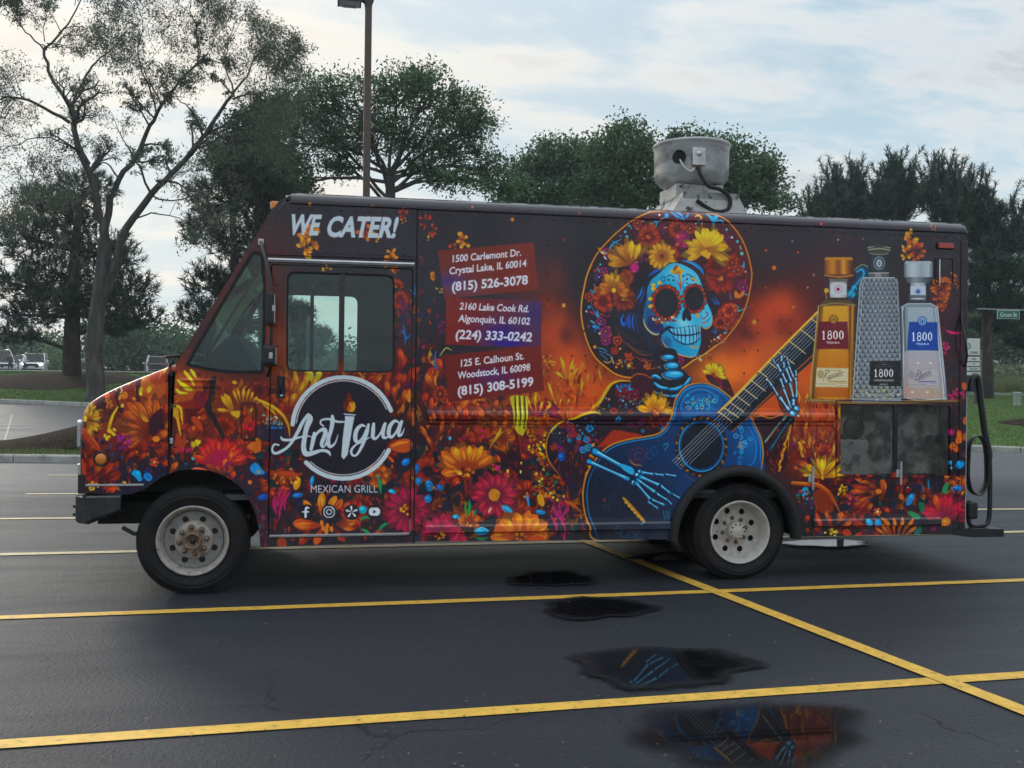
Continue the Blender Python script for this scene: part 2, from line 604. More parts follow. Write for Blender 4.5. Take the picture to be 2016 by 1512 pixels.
def garden(poly,n,r0,r1,pals,span=None):
    """flower heads crowded inside a polygon,small and dark first"""
    pl = np.asarray(poly,float)
    lo,hi = pl.min(0),pl.max(0)
    for k in range(n):
        q = lo + rng.random(2) * (hi - lo)
        ins = False
        for i in range(len(pl)):
            (x1,y1),(x2,y2) = pl[i],pl[i - 1]
            if (y1 > q[1]) != (y2 > q[1]) and q[0] < (x2 - x1) * (q[1] - y1) / (y2 - y1) + x1:
                ins = not ins
        if not ins:
            continue
        c = [np.clip(H(x) * (.62 + .38 * k / n),0,1) for x in pals[rng.integers(len(pals))]]
        a = rng.uniform(-130,-60)
        w_ = rng.uniform(60,100)
        full = rng.random() < .35
        flower(q[0],q[1],r0 + (r1 - r0) * k / n * rng.uniform(.7,1.2),0 if full else a - w_,360 if full else a + w_,int(rng.integers(8,14)),c,None,1,('e0a040','7a2a18','c8641e') if rng.random() < .5 else None,.2,2)


def blossom(cx,cy,r,cols,n=9,spread=(0,360)):
    """a torn floating blossom of overlapping petals"""
    for i in range(n):
        an = R_(rng.uniform(*spread))
        q = r * rng.random() * .5
        petal(cx + math.cos(an) * q * .6,cy + math.sin(an) * q,an + rng.normal(0,.5),r * rng.uniform(.45,.8),r * rng.uniform(.3,.45),*[H(c) for c in cols])


def art_flowers():
    frame(0,0,1)
    HOT = [('5a140e','b03a16','dc7428'),RED,('4a1018','98201c','d04a34'),('7a240e','cc5418','f09434'),('6a1812','b8301c','e4603a'),('5a1018','a82830','e06a44')]
    for x,y,rx,ry,c,a in [(240,830,90,60,'a8341a',.55),(400,800,90,60,'a83a18',.5),(600,790,70,40,'b84a1c',.5),(900,830,80,40,'8a2a18',.5),(1060,810,70,40,'b0481c',.5),(560,950,60,60,'6a1c1c',.5)]:
        glow(x,y,rx,ry,c,a)
    garden([(160,810),(340,730),(335,900),(190,960),(158,950)],18,14,34,HOT)
    garden([(340,750),(540,765),(540,900),(340,910)],22,14,34,HOT)
    garden([(500,900),(830,870),(825,1060),(515,1065)],28,12,30,HOT + [PNK])
    garden([(540,745),(820,745),(820,800),(540,830)],14,14,30,HOT)
    garden([(828,800),(1080,800),(1150,900),(1150,1055),(830,1060)],49,12,32,HOT + [PNK,CRL])
    garden([(1580,860),(1650,860),(1650,940),(1900,945),(1895,1045),(1590,1050)],33,12,30,HOT + [PNK,CRL])
    garden([(780,560),(870,580),(880,780),(780,760)],8,9,18,[MAG,RED,RED,CRL])
    dabs([(160,830),(340,800),(335,930),(240,975),(158,970)],50,['0c0a16','16102a','101c3c','1a0a12'],(6,20),(5,13),(-180,180),(.6,.95),.5)
    dabs([(400,860),(830,860),(825,1065),(515,1065)],130,['0c0a16','120e20','101c3c','1a0a12','0a2a30'],(8,26),(6,15),(-180,180),(.6,.95),.5)
    dabs([(830,850),(1150,870),(1150,1060),(830,1060)],120,['0c0a16','120e20','101c3c','1a0a12','0a2a30'],(8,26),(6,15),(-180,180),(.6,.95),.5)
    dabs([(1590,900),(1900,945),(1900,1050),(1590,1050)],100,['0c0a16','120e20','101c3c','1a0a12'],(8,26),(6,15),(-180,180),(.6,.95),.5)
    # floating blossoms high on the body
    for x,y,r,c,n in [(610,470,28,('8a3a1c','d0762c','f0b84a'),14),(600,488,22,('a0501e','e0a040','f6d070'),10),(717,452,26,('7a2a20','c8603a','e8a050'),10),(738,470,13,('9a4a20','e0a040','f0c060'),6),
        (795,420,16,('6a1e1a','b03a28','d8583a'),8),(795,436,9,('8a4a20','d9903a','f0b850'),4),(838,437,17,('6a1e1a','a83626','c8482e'),8),(850,455,16,('6a1e1a','b8402a','d8603a'),7),(846,470,8,('a0601e','e0b040','f6d070'),3),
        (770,512,22,('8a3a1c','d0762c','f0b84a'),9),(775,528,14,('7a2a1c','b8502c','d97a3a'),6),(643,532,14,('8a5a20','d9a83a','f0d060'),6),(895,475,18,('6a1e1a','b8402a','d8603a'),7),(912,472,20,('a0501e','e09838','f6c858'),8),
        (858,548,16,('8a3a1c','c8762c','f0b04a'),7),(866,570,9,('8a6a30','d9b04a','f0d080'),4),(828,512,10,('4a1a16','8a3a24','b0583a'),4),
        (1790,475,24,('a04a14','e09a2a','fad04a'),12),(1803,492,24,('6a1e14','c04a1c','e87a30'),12),(1785,500,17,('a04a14','e8a42a','fad04a'),6),(1874,548,15,('7a2a14','c8601e','e88a38'),9),(1855,568,26,('6a2014','b8501e','e8883a'),18),
        (1850,590,18,('6a2014','b04a1c','d9702c'),10),(1862,606,12,('7a2414','c04a1c','e06a30'),7),(1838,446,8,('7a3a24','c07a3a','e0a060'),5),(1842,470,6,('5a2020','903a30','b0504a'),4),
        (1885,560,8,('7a2414','c8601e','f0a040'),4)]:
        blossom(x,y,r,c,n)
    # magenta tufts
    for x,y,r in [(795,600,13),(798,613,9),(865,632,15),(872,648,10),(1862,680,11),(1856,690,10),(1885,772,10),(1878,780,11),(1893,778,9),(1870,780,9)]:
        blossom(x,y,r,MAG if x < 1000 else ('8a1040','d82a6a','f04a8a'),9)
    L([(1862,650),(1875,655),(1892,655)],'d84a7a',[2,6,1])
    for p in [[(808,570),(820,580),(815,560)],[(795,640),(800,665),(812,655)],[(858,690),(856,715),(862,725)],[(866,705),(857,725),(868,720)],[(790,650),(798,660),(797,680)]]:
        L(p,'2a6ab0',[2,4,1])
    L([(866,700),(878,685),(890,690)],'c8b860',[1.5,2.5,1])
    # cab lower door frame area: red and orange petals around the panel joint
    for x,y,an,ln,wd,c in [(780,735,-60,40,16,RED),(800,745,-40,34,16,RED),(790,720,-90,34,14,CRL),(815,760,-100,36,16,RED),(840,755,-70,36,18,RED),(868,735,-95,30,14,CRL),(855,765,-120,34,18,ORA),
        (760,790,-80,36,14,RED),(778,792,-95,34,12,ORA),(795,800,-85,34,13,ORA),(742,770,-60,36,16,RED),(720,760,-50,36,14,RED),(805,790,-88,26,10,CRL),(810,830,-88,22,9,ORA),(845,870,-115,36,10,ORA),(870,850,-90,22,9,ORA),
        (830,800,-70,30,14,RED),(850,812,-90,30,12,CRL),(880,812,-80,36,16,CRL),(900,815,-60,46,22,ORA),(925,812,-60,36,20,ORA),(940,790,20,24,12,RED)]:
        petal(x,y,R_(an),ln,wd,*[H(k) for k in c])
    # hood
    frame(140,700,5.4)
    E(860,330,150,150,'b8501c',0,.9)
    E(800,300,90,90,'c4681c',0,.8)
    E(920,240,90,70,'a8381c',0,.8)
    P([(110,540),(140,480),(240,410),(540,280),(800,190),(1000,110),(1040,90),(1030,130),(760,230),(560,310),(300,420),(180,500)],'a03428',.75)
    P([(280,470),(360,450),(370,560),(300,610),(270,560)],'3a1020',.95)
    P([(690,250),(740,230),(730,420),(730,580),(700,590),(695,460)],'3a0e20',.95)
    P([(460,330),(530,300),(520,380),(500,500),(560,560),(530,620),(490,540),(470,430)],'2a0c18',.9)
    for q in [[(500,310),(540,370),(520,400)],[(455,330),(475,370)]]:
        L(q,'e0b080',[10,16,8][:len(q)])
    for x,y,rx,ry,c in [(375,420,38,26,'e05a34'),(520,440,18,34,'d98a2a'),(570,420,34,40,'d07a3a'),(545,530,18,24,'d9b83a'),(665,460,22,20,'d98a34'),(740,370,20,40,'d0b020'),(830,360,24,40,'d8b028'),
        (740,405,20,20,'e0d030'),(770,230,16,36,'e0901e'),(845,450,22,22,'d9782a'),(610,280,20,34,'d9903a'),(995,140,14,50,'d9a83a'),(950,200,7,60,'d98048')]:
        E(x,y,rx,ry,c,15)
    dabs([(360,460),(440,460),(450,560),(370,560)],30,['e0902a','c8601e','d9a83a'],(10,26),(8,18),(-120,-60),(.7,1),.5)
    flower(150,660,175,-80,5,6,YEL,46,1,None)
    flower(160,680,130,-105,-60,3,YEL,40)
    flower(165,690,150,20,75,4,YEL,40)
    E(148,670,22,36,'e8c040')
    L([(500,540),(450,620),(420,700),(400,780)],'c8a030',[14,30,34,30])
    L([(495,545),(447,630),(415,720)],'ecc858',[6,12,8])
    for x,y in [(400,800),(430,815),(460,785),(360,850),(400,860),(380,885),(455,835),(415,795)]:
        E(x,y,22,17,'dcb83a',rng.uniform(0,90))
    flower(860,760,330,175,262,6,ORA,95,.95)
    flower(880,740,280,255,320,4,ORA,80,.9)
    flower(860,830,300,150,200,5,('5a1a14','b0481c','de7a34'),60,.9)
    petal(720,590,R_(55),150,56,*[H(c) for c in ('a05a1a','d9902e','e8a83a')])
    petal(1000,700,R_(-85),200,80,*[H(c) for c in RED])
    petal(900,900,R_(-40),160,90,*[H(c) for c in ORA])
    E(905,885,40,32,'e0822a')
    P([(830,680),(900,600),(960,560),(990,640),(950,760),(880,860),(830,800)],'2c1020',.85)
    dabs([(500,850),(640,850),(640,1000),(480,1000)],36,['7a2a6a','c05a60','9a3a8a','4a1a4a'],(6,20),(14,26),(-180,180),(.7,1),.8)
    petal(540,1120,R_(-35),190,60,*[H(c) for c in RED])
    petal(600,1130,R_(-45),150,40,*[H(c) for c in ('2a0c18','5a1a18','7a2a1c')])
    petal(710,1120,R_(-45),130,66,*[H(c) for c in RED])
    for an in (0,72,144,216,288):
        E(885 + 36 * math.cos(R_(an)),1130 + 36 * math.sin(R_(an)),22,18,'c04a34')
    E(885,1130,14,14,'f0b070')
    petal(930,1110,R_(20),120,80,*[H(c) for c in RED])
    P([(640,1250),(670,1215),(730,1225),(745,1270),(750,1320),(720,1335),(690,1300),(655,1270)],'1f9ed8')
    P([(690,1235),(730,1240),(735,1265),(700,1260)],'48c0ee')
    P([(775,1260),(830,1245),(865,1300),(830,1335),(785,1310)],'1f8cd0')
    L([(800,1260),(830,1300)],'0c4a9a',[10,16])
    P([(110,760),(160,780),(240,880),(310,1000),(280,1010),(200,940),(120,830)],'a83c22',.9)
    L([(130,770),(200,840),(270,930),(310,1000)],'c86a34',[8,14,12,4])
    P([(110,1090),(150,1180),(160,1460),(120,1460),(110,1250)],'b04a2a',.9)
    petal(180,1240,R_(-70),160,60,*[H(c) for c in RED])
    petal(240,1280,R_(-62),190,90,*[H(c) for c in ORA])
    petal(300,1300,R_(-48),220,100,*[H(c) for c in RED])
    petal(330,1330,R_(-25),220,130,*[H(c) for c in ('4a1018','7a2018','a8402a')])
    petal(350,1400,R_(5),140,110,*[H(c) for c in ('a02c20','d8442c','f0603a')])
    for i in range(26):
        E(235 + rng.normal(0,28),1375 + rng.normal(0,28),13,10,['e8b848','c88a28','f0d070'][i % 3],n=8)
    # cowl
    frame(330,720,6.3)
    E(230,260,210,190,'b4501c',0,.9)
    E(400,420,90,110,'6a1c30',0,.8)
    E(300,480,130,60,'8a2420',0,.8)
    for p,w in [([(210,70),(260,130),(320,200)],44),([(290,50),(320,90),(345,140)],44),([(130,180),(190,230),(290,280)],50),([(110,290),(150,330),(240,340)],40),([(180,230),(240,290),(310,300)],40),([(300,190),(330,240)],40)]:
        L(p,'d8c01e',[w * .6,w,w * .5][:len(p)] if len(p) == 3 else [w * .7,w * .5])
        L([(x - 4,y - 6) for x,y in p],'ece040',[w * .2,w * .4,w * .1][:len(p)] if len(p) == 3 else [w * .3,w * .1])
    P([(530,180),(600,130),(580,330),(540,420),(560,560),(640,720),(710,880),(690,960),(640,840),(560,690),(460,520),(500,420)],'1c1418')
    L([(230,545),(320,550),(400,540)],'4a0e10',[30,36,26])
    L([(30,510),(120,500),(165,540),(175,640),(190,720)],'e0c040',[30,36,30,20,6])
    P([(25,520),(130,530),(140,640),(160,860),(130,780),(100,650),(25,650)],'d0982c')
    L([(120,650),(145,760),(160,870)],'e8b040',[24,22,8])
    P([(25,660),(100,660),(100,900),(25,1000)],'4a1c20',.8)
    P([(560,480),(640,420),(760,400),(880,480),(860,640),(720,640),(600,560)],'7a3018',.9)
    for x,y,an,ln,wd in [(800,560,-128,230,60),(820,560,-112,250,66),(880,470,-112,180,34),(905,440,-105,170,36),(935,440,-88,170,44),(975,440,-80,170,36),(1020,440,-72,130,38),(1060,450,-55,90,34),(1090,470,-30,100,30),(800,560,186,190,50)]:
        petal(x,y,R_(an),ln,wd,*[H(c) for c in ('a0601a','dca02a','ecc440')])
    P([(780,570),(900,560),(880,640),(850,640),(800,610)],'d8a830')
    L([(1180,470),(1240,520),(1300,560),(1330,600)],'d0a03a',[16,24,30,20])
    petal(1010,600,R_(-60),90,36,*[H(c) for c in YEL])
    petal(930,650,R_(-70),110,80,*[H(c) for c in RED])
    for x,y,rx,ry,rot,c in [(972,750,24,52,15,'d04a50'),(1030,780,36,24,-20,'d04a50'),(1060,730,20,30,30,'b03a50'),(390,640,18,20,0,'e08a3a'),(325,770,26,30,0,'d0622a'),(830,205,34,22,20,'d8a030')]:
        E(x,y,rx,ry,c,rot)
    P([(330,620),(400,680),(440,800),(420,810),(340,730),(290,660)],'b8401e')
    P([(110,830),(170,900),(200,860),(230,840),(210,1000),(90,1080)],'a83a1e',.9)
    for i in range(16):
        E(400 + rng.normal(0,50),940 + rng.normal(0,34),26,18,['e0c838','c8a828'][i % 2],rng.uniform(0,180),n=9)
    flower(640,1210,330,190,345,11,('8a1c34','cc3e48','f07c44'),100,.95,None,.2,2)
    P([(570,1070),(660,1040),(760,1080),(780,1200),(680,1280),(560,1200)],'b02a4c',.75)
    petal(680,1260,R_(-65),120,66,*[H(c) for c in ('b04030','e07a44','f09a58')])
    petal(770,1190,R_(-75),130,60,*[H(c) for c in ('b04030','e07a44','f09a58')])
    petal(730,1330,R_(-85),150,50,*[H(c) for c in MAG])
    petal(780,1420,R_(-65),130,70,*[H(c) for c in CRL])
    P([(300,1285),(360,1255),(440,1270),(490,1300)],'e07a64')
    petal(30,1230,R_(-70),130,60,*[H(c) for c in ORA])
    petal(30,1330,R_(-60),170,80,*[H(c) for c in ORA])
    E(315,1150,20,20,'3ab0a0')
    E(228,1215,14,20,'2a5a9a')
    dabs([(100,1010),(300,1010),(300,1070),(100,1080)],18,['d04a6a','b03a5a'],(6,10),(18,26),a=(.8,1),round_=1)
    P([(980,1000),(1040,950),(1100,930),(1110,890),(1140,920),(1160,980),(1150,1060),(1100,1060),(1020,1030)],'d0702a')
    P([(1020,1270),(1060,1210),(1120,1210),(1160,1270),(1210,1330),(1130,1350),(1060,1330)],'1f8cd0')
    P([(1060,1220),(1110,1215),(1130,1250),(1080,1270)],'0c2a8a')
    E(1120,1310,22,20,'e09a50')
    E(1022,1442,28,28,'e07a3a')
    # dark corner and yellow arc beside the fuel door
    frame(500,720,4.2)
    L([(0,270),(80,300),(170,350),(240,410),(285,500),(295,590)],'d09a30',[10,24,26,24,18,5])
    L([(10,265),(90,300),(180,350),(245,420)],'f0cc60',[4,10,10,5])
    dabs([(60,390),(200,420),(250,520),(80,480)],36,['c8d8c0','6ab8a0','e0d8a0','2a8a8a','1c6ac0'],(6,14),(8,16),(-20,60),(.8,1),.5)
    P([(20,490),(230,500),(250,600),(60,620)],'0e1a3a',.7)
    for x in (130,160,200):
        E(x + 20,512,16,9,'1c7ac8')
    # door: golden burst over the emblem
    for x,y,an,ln,wd,c in [(330,240,-85,190,44,YEL),(370,230,-100,200,44,YEL),(400,240,-75,210,50,YEL),(440,240,-60,190,48,YEL),(300,250,-110,170,40,ORA),(350,260,-60,150,40,YEL),(470,130,-88,90,60,('b0a030','d8d050','f0ec80')),(530,120,-85,80,60,('b0a030','d8d050','f0ec80')),(285,260,-75,160,44,ORA),
        (250,350,-80,120,60,ORA),(310,330,-80,110,50,YEL),(900,130,-30,120,50,RED),(980,160,-50,120,56,ORA),(1060,200,-70,140,60,RED),(1110,260,-95,140,50,ORA),(1160,270,-88,100,36,ORA),(1040,140,-40,130,60,RED),(1150,170,-60,130,60,RED),(1220,190,-80,130,60,RED)]:
        petal(x,y,R_(an),ln,wd,*[H(k) for k in c])
    for x,y,rx,ry,c,r in [(1287,250,22,54,'d9883a',5),(1232,350,16,38,'c8642a',5),(1318,450,16,48,'a8502a',5)]:
        E(x,y,rx,ry,c,r)
    # orange lily head right of the emblem
    P([(1120,660),(1180,620),(1260,600),(1310,630),(1300,690),(1240,720),(1150,700)],'c04c1c')
    L([(1140,665),(1200,640),(1280,630)],'ee8c3a',[8,26,8])
    P([(1100,740),(1140,760),(1165,800),(1130,790)],'c8501e')
    P([(0,640),(40,600),(60,640),(50,700),(0,720)],'c8642a')
    P([(0,800),(40,830),(60,870),(30,900),(0,890)],'1f8cd0')
    E(38,876,13,14,'e09a50')
    for x,y,rx,ry,r,c in [(355,970,30,58,15,'dc9428'),(480,950,16,44,12,'1f8cd0'),(360,1070,45,20,-8,'1f6cb0'),(75,1085,50,26,-15,'2c4c94'),(1140,1045,32,27,20,'1f9ad8'),(1256,795,40,28,-30,'1c6cb8'),(1345,850,24,44,10,'1a5a9a'),(1360,950,30,32,0,'2a6a9a'),(1450,985,30,44,-25,'1c7ab8'),(1440,1095,30,32,0,'1c7ab8'),(900,1190,36,34,0,'1f9ab8')]:
        E(x,y,rx,ry,c,r)
        E(x - rx * .2,y - ry * .25,rx * .5,ry * .45,np.clip(H(c) * 1.4,0,1),r)
    for p in [[(1020,900),(1040,980),(1050,1060)],[(1055,950),(1050,1000)],[(1030,1360),(1070,1320),(1115,1300)],[(890,1350),(930,1370),(980,1415)],[(880,1280),(920,1250),(960,1265)]]:
        L(p,'188a50',[10,30,6] if len(p) == 3 else [16,10])
    dabs([(150,860),(400,860),(420,960),(160,980)],60,['b84a1c','d98428','e0b040','7a2418','a03018'],(14,34),(12,24),(-180,180),(.7,1),.4)
    P([(180,900),(240,870),(330,880),(370,900),(340,920),(250,910)],'b8401c')
    for p in [[(230,1010),(200,1100),(190,1200)],[(260,1030),(230,1110),(200,1290)],[(300,1040),(250,1120),(260,1200)],[(170,1070),(165,1150),(180,1230)]]:
        L(p,'a82a5e',[10,34,4],.9)
        L(p,'d8507a',[2,10,2],.8)
    dabs([(150,1010),(300,1000),(280,1110),(150,1110)],30,['d83a50','b0305a','e07060'],(10,26),(10,18),(-140,-40),(.7,1))
    dabs([(600,900),(1000,920),(1000,980),(600,985)],30,['8a2c3a','a83a4a','1c5a5a','502050'],(20,44),(10,20),(-30,30),(.5,.9))
    # orange lily under the lettering
    for x,y,an,ln,wd,c in [(560,1240,-95,190,70,('b0481a','e0902a','f8c040')),(610,1230,-70,170,70,('b0481a','e08828','f0b048')),(500,1230,-125,150,60,('b0481a','dc7a28','f0a840')),(640,1220,-50,150,60,ORA),
        (700,1300,-5,150,84,ORA),(560,1320,180,240,100,('a02c14','e05a1c','f89a40')),(680,1310,20,150,60,ORA),(470,1350,130,140,60,ORA),(560,1340,110,150,70,('a02c14','d8501c','f07a30')),(660,1330,60,150,60,RED),(760,1210,-80,80,50,ORA),(480,1400,150,130,60,RED)]:
        petal(x,y,R_(an),ln,wd,*[H(k) for k in c])
    for x,y in [(575,1345),(605,1325),(600,1370),(640,1350),(560,1300)]:
        E(x,y,16,26,'e8843a',rng.uniform(-20,20))
    flower(1262,1190,190,0,360,15,('5a1028','a82c4c','d85a68'),62,1,('d07a28','e8a838','a04a1c','7a2a18'),.26,2)
    P([(190,1460),(210,1410),(260,1430),(270,1490),(210,1500)],'a03a1c')
    dabs([(30,1210),(130,1230),(120,1480),(50,1480)],30,['8a1c34','5a1030','3a0e20','1a5a5a'],(20,50),(14,26),(-110,-70))
    # cargo side,low left
    frame(820,780,4.876)
    P([(905,0),(1060,0),(1070,60),(1050,300),(1010,380),(940,300),(920,120)],'c8b83a',.95)
    for x in (945,990,1035):
        L([(x,0),(x + 4,120),(x + 2,290)],'3a2a1a',[14,18,8],.9)
        L([(x + 20,0),(x + 22,120),(x + 18,330)],'e8e070',[8,12,4],.9)
    L([(990,380),(1000,480),(1010,600)],'7a2a18',[30,20,6])
    for x,y,an,ln,wd,c in [(700,500,-60,260,34,('a07020','d0a030','f0d060')),(380,60,60,90,50,ORA),(520,70,40,170,80,ORA),(760,130,-85,100,50,ORA),(870,210,-100,90,40,ORA),(170,270,-92,120,40,ORA),(300,235,-85,90,34,RED),(380,240,-88,90,36,ORA),(470,240,-90,130,66,CRL),(540,230,-70,100,50,RED),(110,320,-90,50,40,ORA),(236,375,-90,100,30,ORA),(160,510,-115,150,40,ORA),(410,340,-95,60,50,RED),
        (440,480,-110,90,34,PNK),(450,460,-85,100,36,PNK),(600,470,-80,90,50,RED),(560,470,-100,80,40,RED),(790,650,-105,100,38,RED),(820,340,-70,130,60,ORA),(740,330,-80,100,60,ORA)]:
        petal(x,y,R_(an),ln,wd,*[H(k) for k in c])
    flower(490,720,280,175,325,9,('8a2a10','d8641c','f6a030'),96,.82,('7a2a18','c0601e','e0a040','5a1a14'),.22,2)
    for x,y,an,ln,wd in [(420,620,-112,140,56),(510,620,-90,150,56),(570,620,-68,160,50)]:
        petal(x,y,R_(an),ln,wd,*[H(k) for k in ('c06a1c','ecA42c','f8cc50')])
    petal(365,700,R_(38),90,40,*[H(k) for k in ('c8903a','e8b85a','f8d890')])
    petal(330,875,R_(-52),120,66,*[H(k) for k in CRL])
    for x in (470,515):
        L([(x,800),(x + 4,880),(x + 6,980)],'7a2418',[30,34,6])
    L([(468,1010),(470,1080),(475,1160)],'1f9a40',[8,20,4])
    L([(505,990),(510,1070),(490,1150)],'1f9a40',[6,30,4])
    L([(545,1150),(570,1090),(610,1040)],'127a70',[6,26,4])
    flower(745,950,215,0,360,15,('5a1428','b83850','e86a6c'),74,.86,('d88020','e8a030','c06018','e8a030'),.27,2)
    E(745,945,54,60,'d88424')
    dabs([(700,900),(790,900),(790,1000),(700,1000)],14,['f0b040','b8601c','e09028'],(8,18),(8,16),(-180,180))
    P([(815,1050),(860,1045),(910,1080),(925,1120),(880,1115),(840,1100)],'2aa0d0')
    L([(830,1060),(870,1075),(905,1100)],'8ce0f0',[4,12,4])
    L([(690,1120),(705,1090),(718,1065)],'e8c8a0',[6,22,8])
    for x,y,rx,ry,r,c in [(322,403,15,18,0,'3ab0d8'),(375,1165,36,34,-30,'28a8dc'),(225,875,38,34,30,'1c5a9a'),(125,870,34,42,0,'1c6a9a'),(20,820,26,36,0,'3a7aa8'),(110,985,38,36,0,'2478b0'),(1190,990,28,66,-12,'e09c2c'),(1070,1000,12,60,-12,'2a8cd0'),(1190,1110,50,24,10,'1f80b8'),(875,718,13,20,0,'e8b85a'),
        (1005,640,9,14,0,'e8c870'),(1000,725,9,18,0,'e8c870'),(620,1290,74,40,0,'2a9ac8'),(775,690,20,26,0,'c84a80'),(735,660,10,16,0,'c84a80'),(630,330,16,14,0,'b83a6a'),(640,385,12,20,0,'b83a6a'),(850,750,12,18,0,'c04a60'),(790,600,15,36,-15,'c8502a')]:
        E(x,y,rx,ry,c,r)
        E(x - rx * .2,y - ry * .3,rx * .45,ry * .35,np.clip(H(c) * 1.35,0,1),r)
    L([(560,1350),(620,1370),(690,1350)],'127a4a',[8,34,8])
    L([(560,1300),(620,1250),(680,1290)],'d0e8f0',[3,8,3])
    flower(230,1330,190,190,350,9,('6a1430','b83654','e0667a'),80,1.05,('d08028','e8a838','8a3018'),.25,2)
    P([(330,1390),(370,1290),(410,1240),(430,1290),(490,1390)],'c03a50')
    L([(370,1380),(400,1300)],'e0708c',[6,20])
    flower(1000,1350,270,180,360,9,('a8380f','ea741c','fbb83c'),110,.86,('7a2a18','c8641e','e8a040'),.18,2)
    for x,y,an,ln,wd in [(910,1290,-105,110,60),(985,1280,-90,150,70),(1060,1280,-75,120,60),(1110,1290,-60,130,50)]:
        petal(x,y,R_(an),ln,wd,*[H(k) for k in ('e0701c','f49c2c','fcd04c')])
    P([(740,1270),(780,1230),(850,1260),(900,1330),(820,1320),(750,1310)],'d85a20')
    P([(1070,1380),(1120,1340),(1200,1340),(1240,1390)],'d8502a')
    # thickets right of it
    frame(1040,700,4.0875)
    for x,y,an,ln,wd in [(305,190,-100,190,26),(325,180,-78,160,26),(340,190,-60,110,18),(300,190,-140,100,26),(215,390,-105,190,20),(425,320,-82,130,20),(240,410,-70,70,18),(310,400,-70,60,20),(60,440,-95,150,24),(90,450,-75,90,24),(130,450,-50,90,24),(30,440,-110,120,24),(190,400,-130,50,16)]:
        petal(x,y,R_(an),ln,wd,*[H(k) for k in ('b07a1c','d8a82a','ecd848')])
    dabs([(230,220),(400,220),(420,420),(220,420)],70,['a8301e','c8503a','8a2a1c','d87a3a','b8503a'],(16,60),(4,12),(-120,-60))
    dabs([(120,0),(220,0),(210,80),(130,80)],26,['e8a848','d08038','7a2a18'],(6,14),(8,16),round_=.9,a=(.8,1))
    dabs([(0,640),(130,640),(130,800),(0,800)],40,['d8a828','e8c840','b0601e','6a2018'],(12,40),(10,24),(-160,0),(.8,1),.5)
    dabs([(20,800),(250,800),(260,1130),(40,1130)],130,['c8481e','a83a1e','6a1c20','2a0e1e','d8702a','1c2a4a','e0b050','1a6a4a'],(10,36),(8,26),(-180,180),(.7,1),.45)
    P([(75,1120),(110,1115),(130,1170),(125,1210),(95,1195),(75,1150)],'e09c2c')
    for p in [[(250,1190),(260,1300),(290,1390),(290,1500)],[(330,1180),(310,1240),(270,1300)],[(200,1200),(230,1280),(265,1320)],[(180,1280),(215,1350),(225,1400)]]:
        L(p,'b82a70',[14,36,12,22][:len(p)] if len(p) == 4 else [10,30,4],.95)
        L(p,'e05a90',5,.7)
    dabs([(160,1150),(340,1150),(330,1280),(190,1280)],50,['c02a50','a0284a','e05a60','8a1c5a'],(14,50),(8,18),(-120,-60),(.8,1))
    L([(300,1170),(360,1200),(425,1255)],'c8601e',[16,30,6])
    for x,y in [(180,1105),(200,1140),(235,1160),(290,1130),(65,950),(90,1010),(110,990)]:
        E(x,y,13,12,'e8c060')
    # rear low
    frame(1560,760,4.42)
    for x,y,an,ln,wd,c in [(135,520,-102,190,22,ORA),(200,490,-50,160,26,ORA),(60,455,40,70,20,YEL),(195,610,-60,120,18,ORA),(205,640,-100,70,18,YEL),(360,600,-85,90,20,('b88a5a','e0b878','f0d8a0')),(340,620,-75,90,16,YEL),(0,640,20,160,60,ORA),(0,720,-20,50,40,ORA),(290,460,-70,130,30,RED),(320,500,-100,130,30,RED),(280,700,-85,110,24,ORA),(50,560,-60,50,22,YEL),
        (20,560,-110,90,30,MAG),(230,570,-20,40,20,CRL)]:
        petal(x,y,R_(an),ln,wd,*[H(k) for k in c])
    L([(205,260),(195,400),(180,520),(185,600)],'a09090',[3,6,7,3],.7)
    flower(262,800,190,195,345,10,('b0601c','e8a42c','f8d848'),34,.95,None,.2,2)
    E(262,796,14,18,'e0a030')
    petal(262,790,R_(-92),160,34,*[H(k) for k in ('d0a020','ecd030','f8f060')])
    L([(0,840),(110,850),(220,860),(310,920),(370,1010),(415,1100)],'b84a20',[30,36,40,40,28,8])
    L([(0,835),(110,842),(225,850),(320,915)],'e08a3a',[8,14,12,5])
    P([(0,870),(90,880),(70,960),(30,1000),(0,960)],'3a1018')
    P([(80,900),(130,870),(140,930),(110,970),(85,950)],'2aa0c8')
    dabs([(50,900),(190,920),(170,1060),(60,1060)],46,['1c3a7a','2a8a9a','5a1a4a','1a6a4a','c84a2a','3a2a70'],(10,26),(8,22),(-180,180),(.8,1),.5)
    P([(180,930),(260,900),(330,960),(360,1080),(280,1110),(200,1060)],'9a3418',.8)
    for x,y,an,ln,wd,c in [(250,1290,-105,200,50,CRL),(310,1200,-100,120,40,ORA),(380,1190,-60,110,66,ORA),(400,1230,-30,120,50,ORA),(300,1240,-80,120,44,RED),(120,1190,-80,70,44,CRL),(130,1290,-90,60,30,RED),(200,1280,-70,60,60,RED)]:
        petal(x,y,R_(an),ln,wd,*[H(k) for k in c])
    for i in range(18):
        E(345 + rng.normal(0,20),1265 + rng.normal(0,18),12,9,['e8c040','c89828','f0e070'][i % 3],n=8)
    P([(430,1280),(450,1245),(490,1245),(515,1290),(470,1300)],'c8442c')
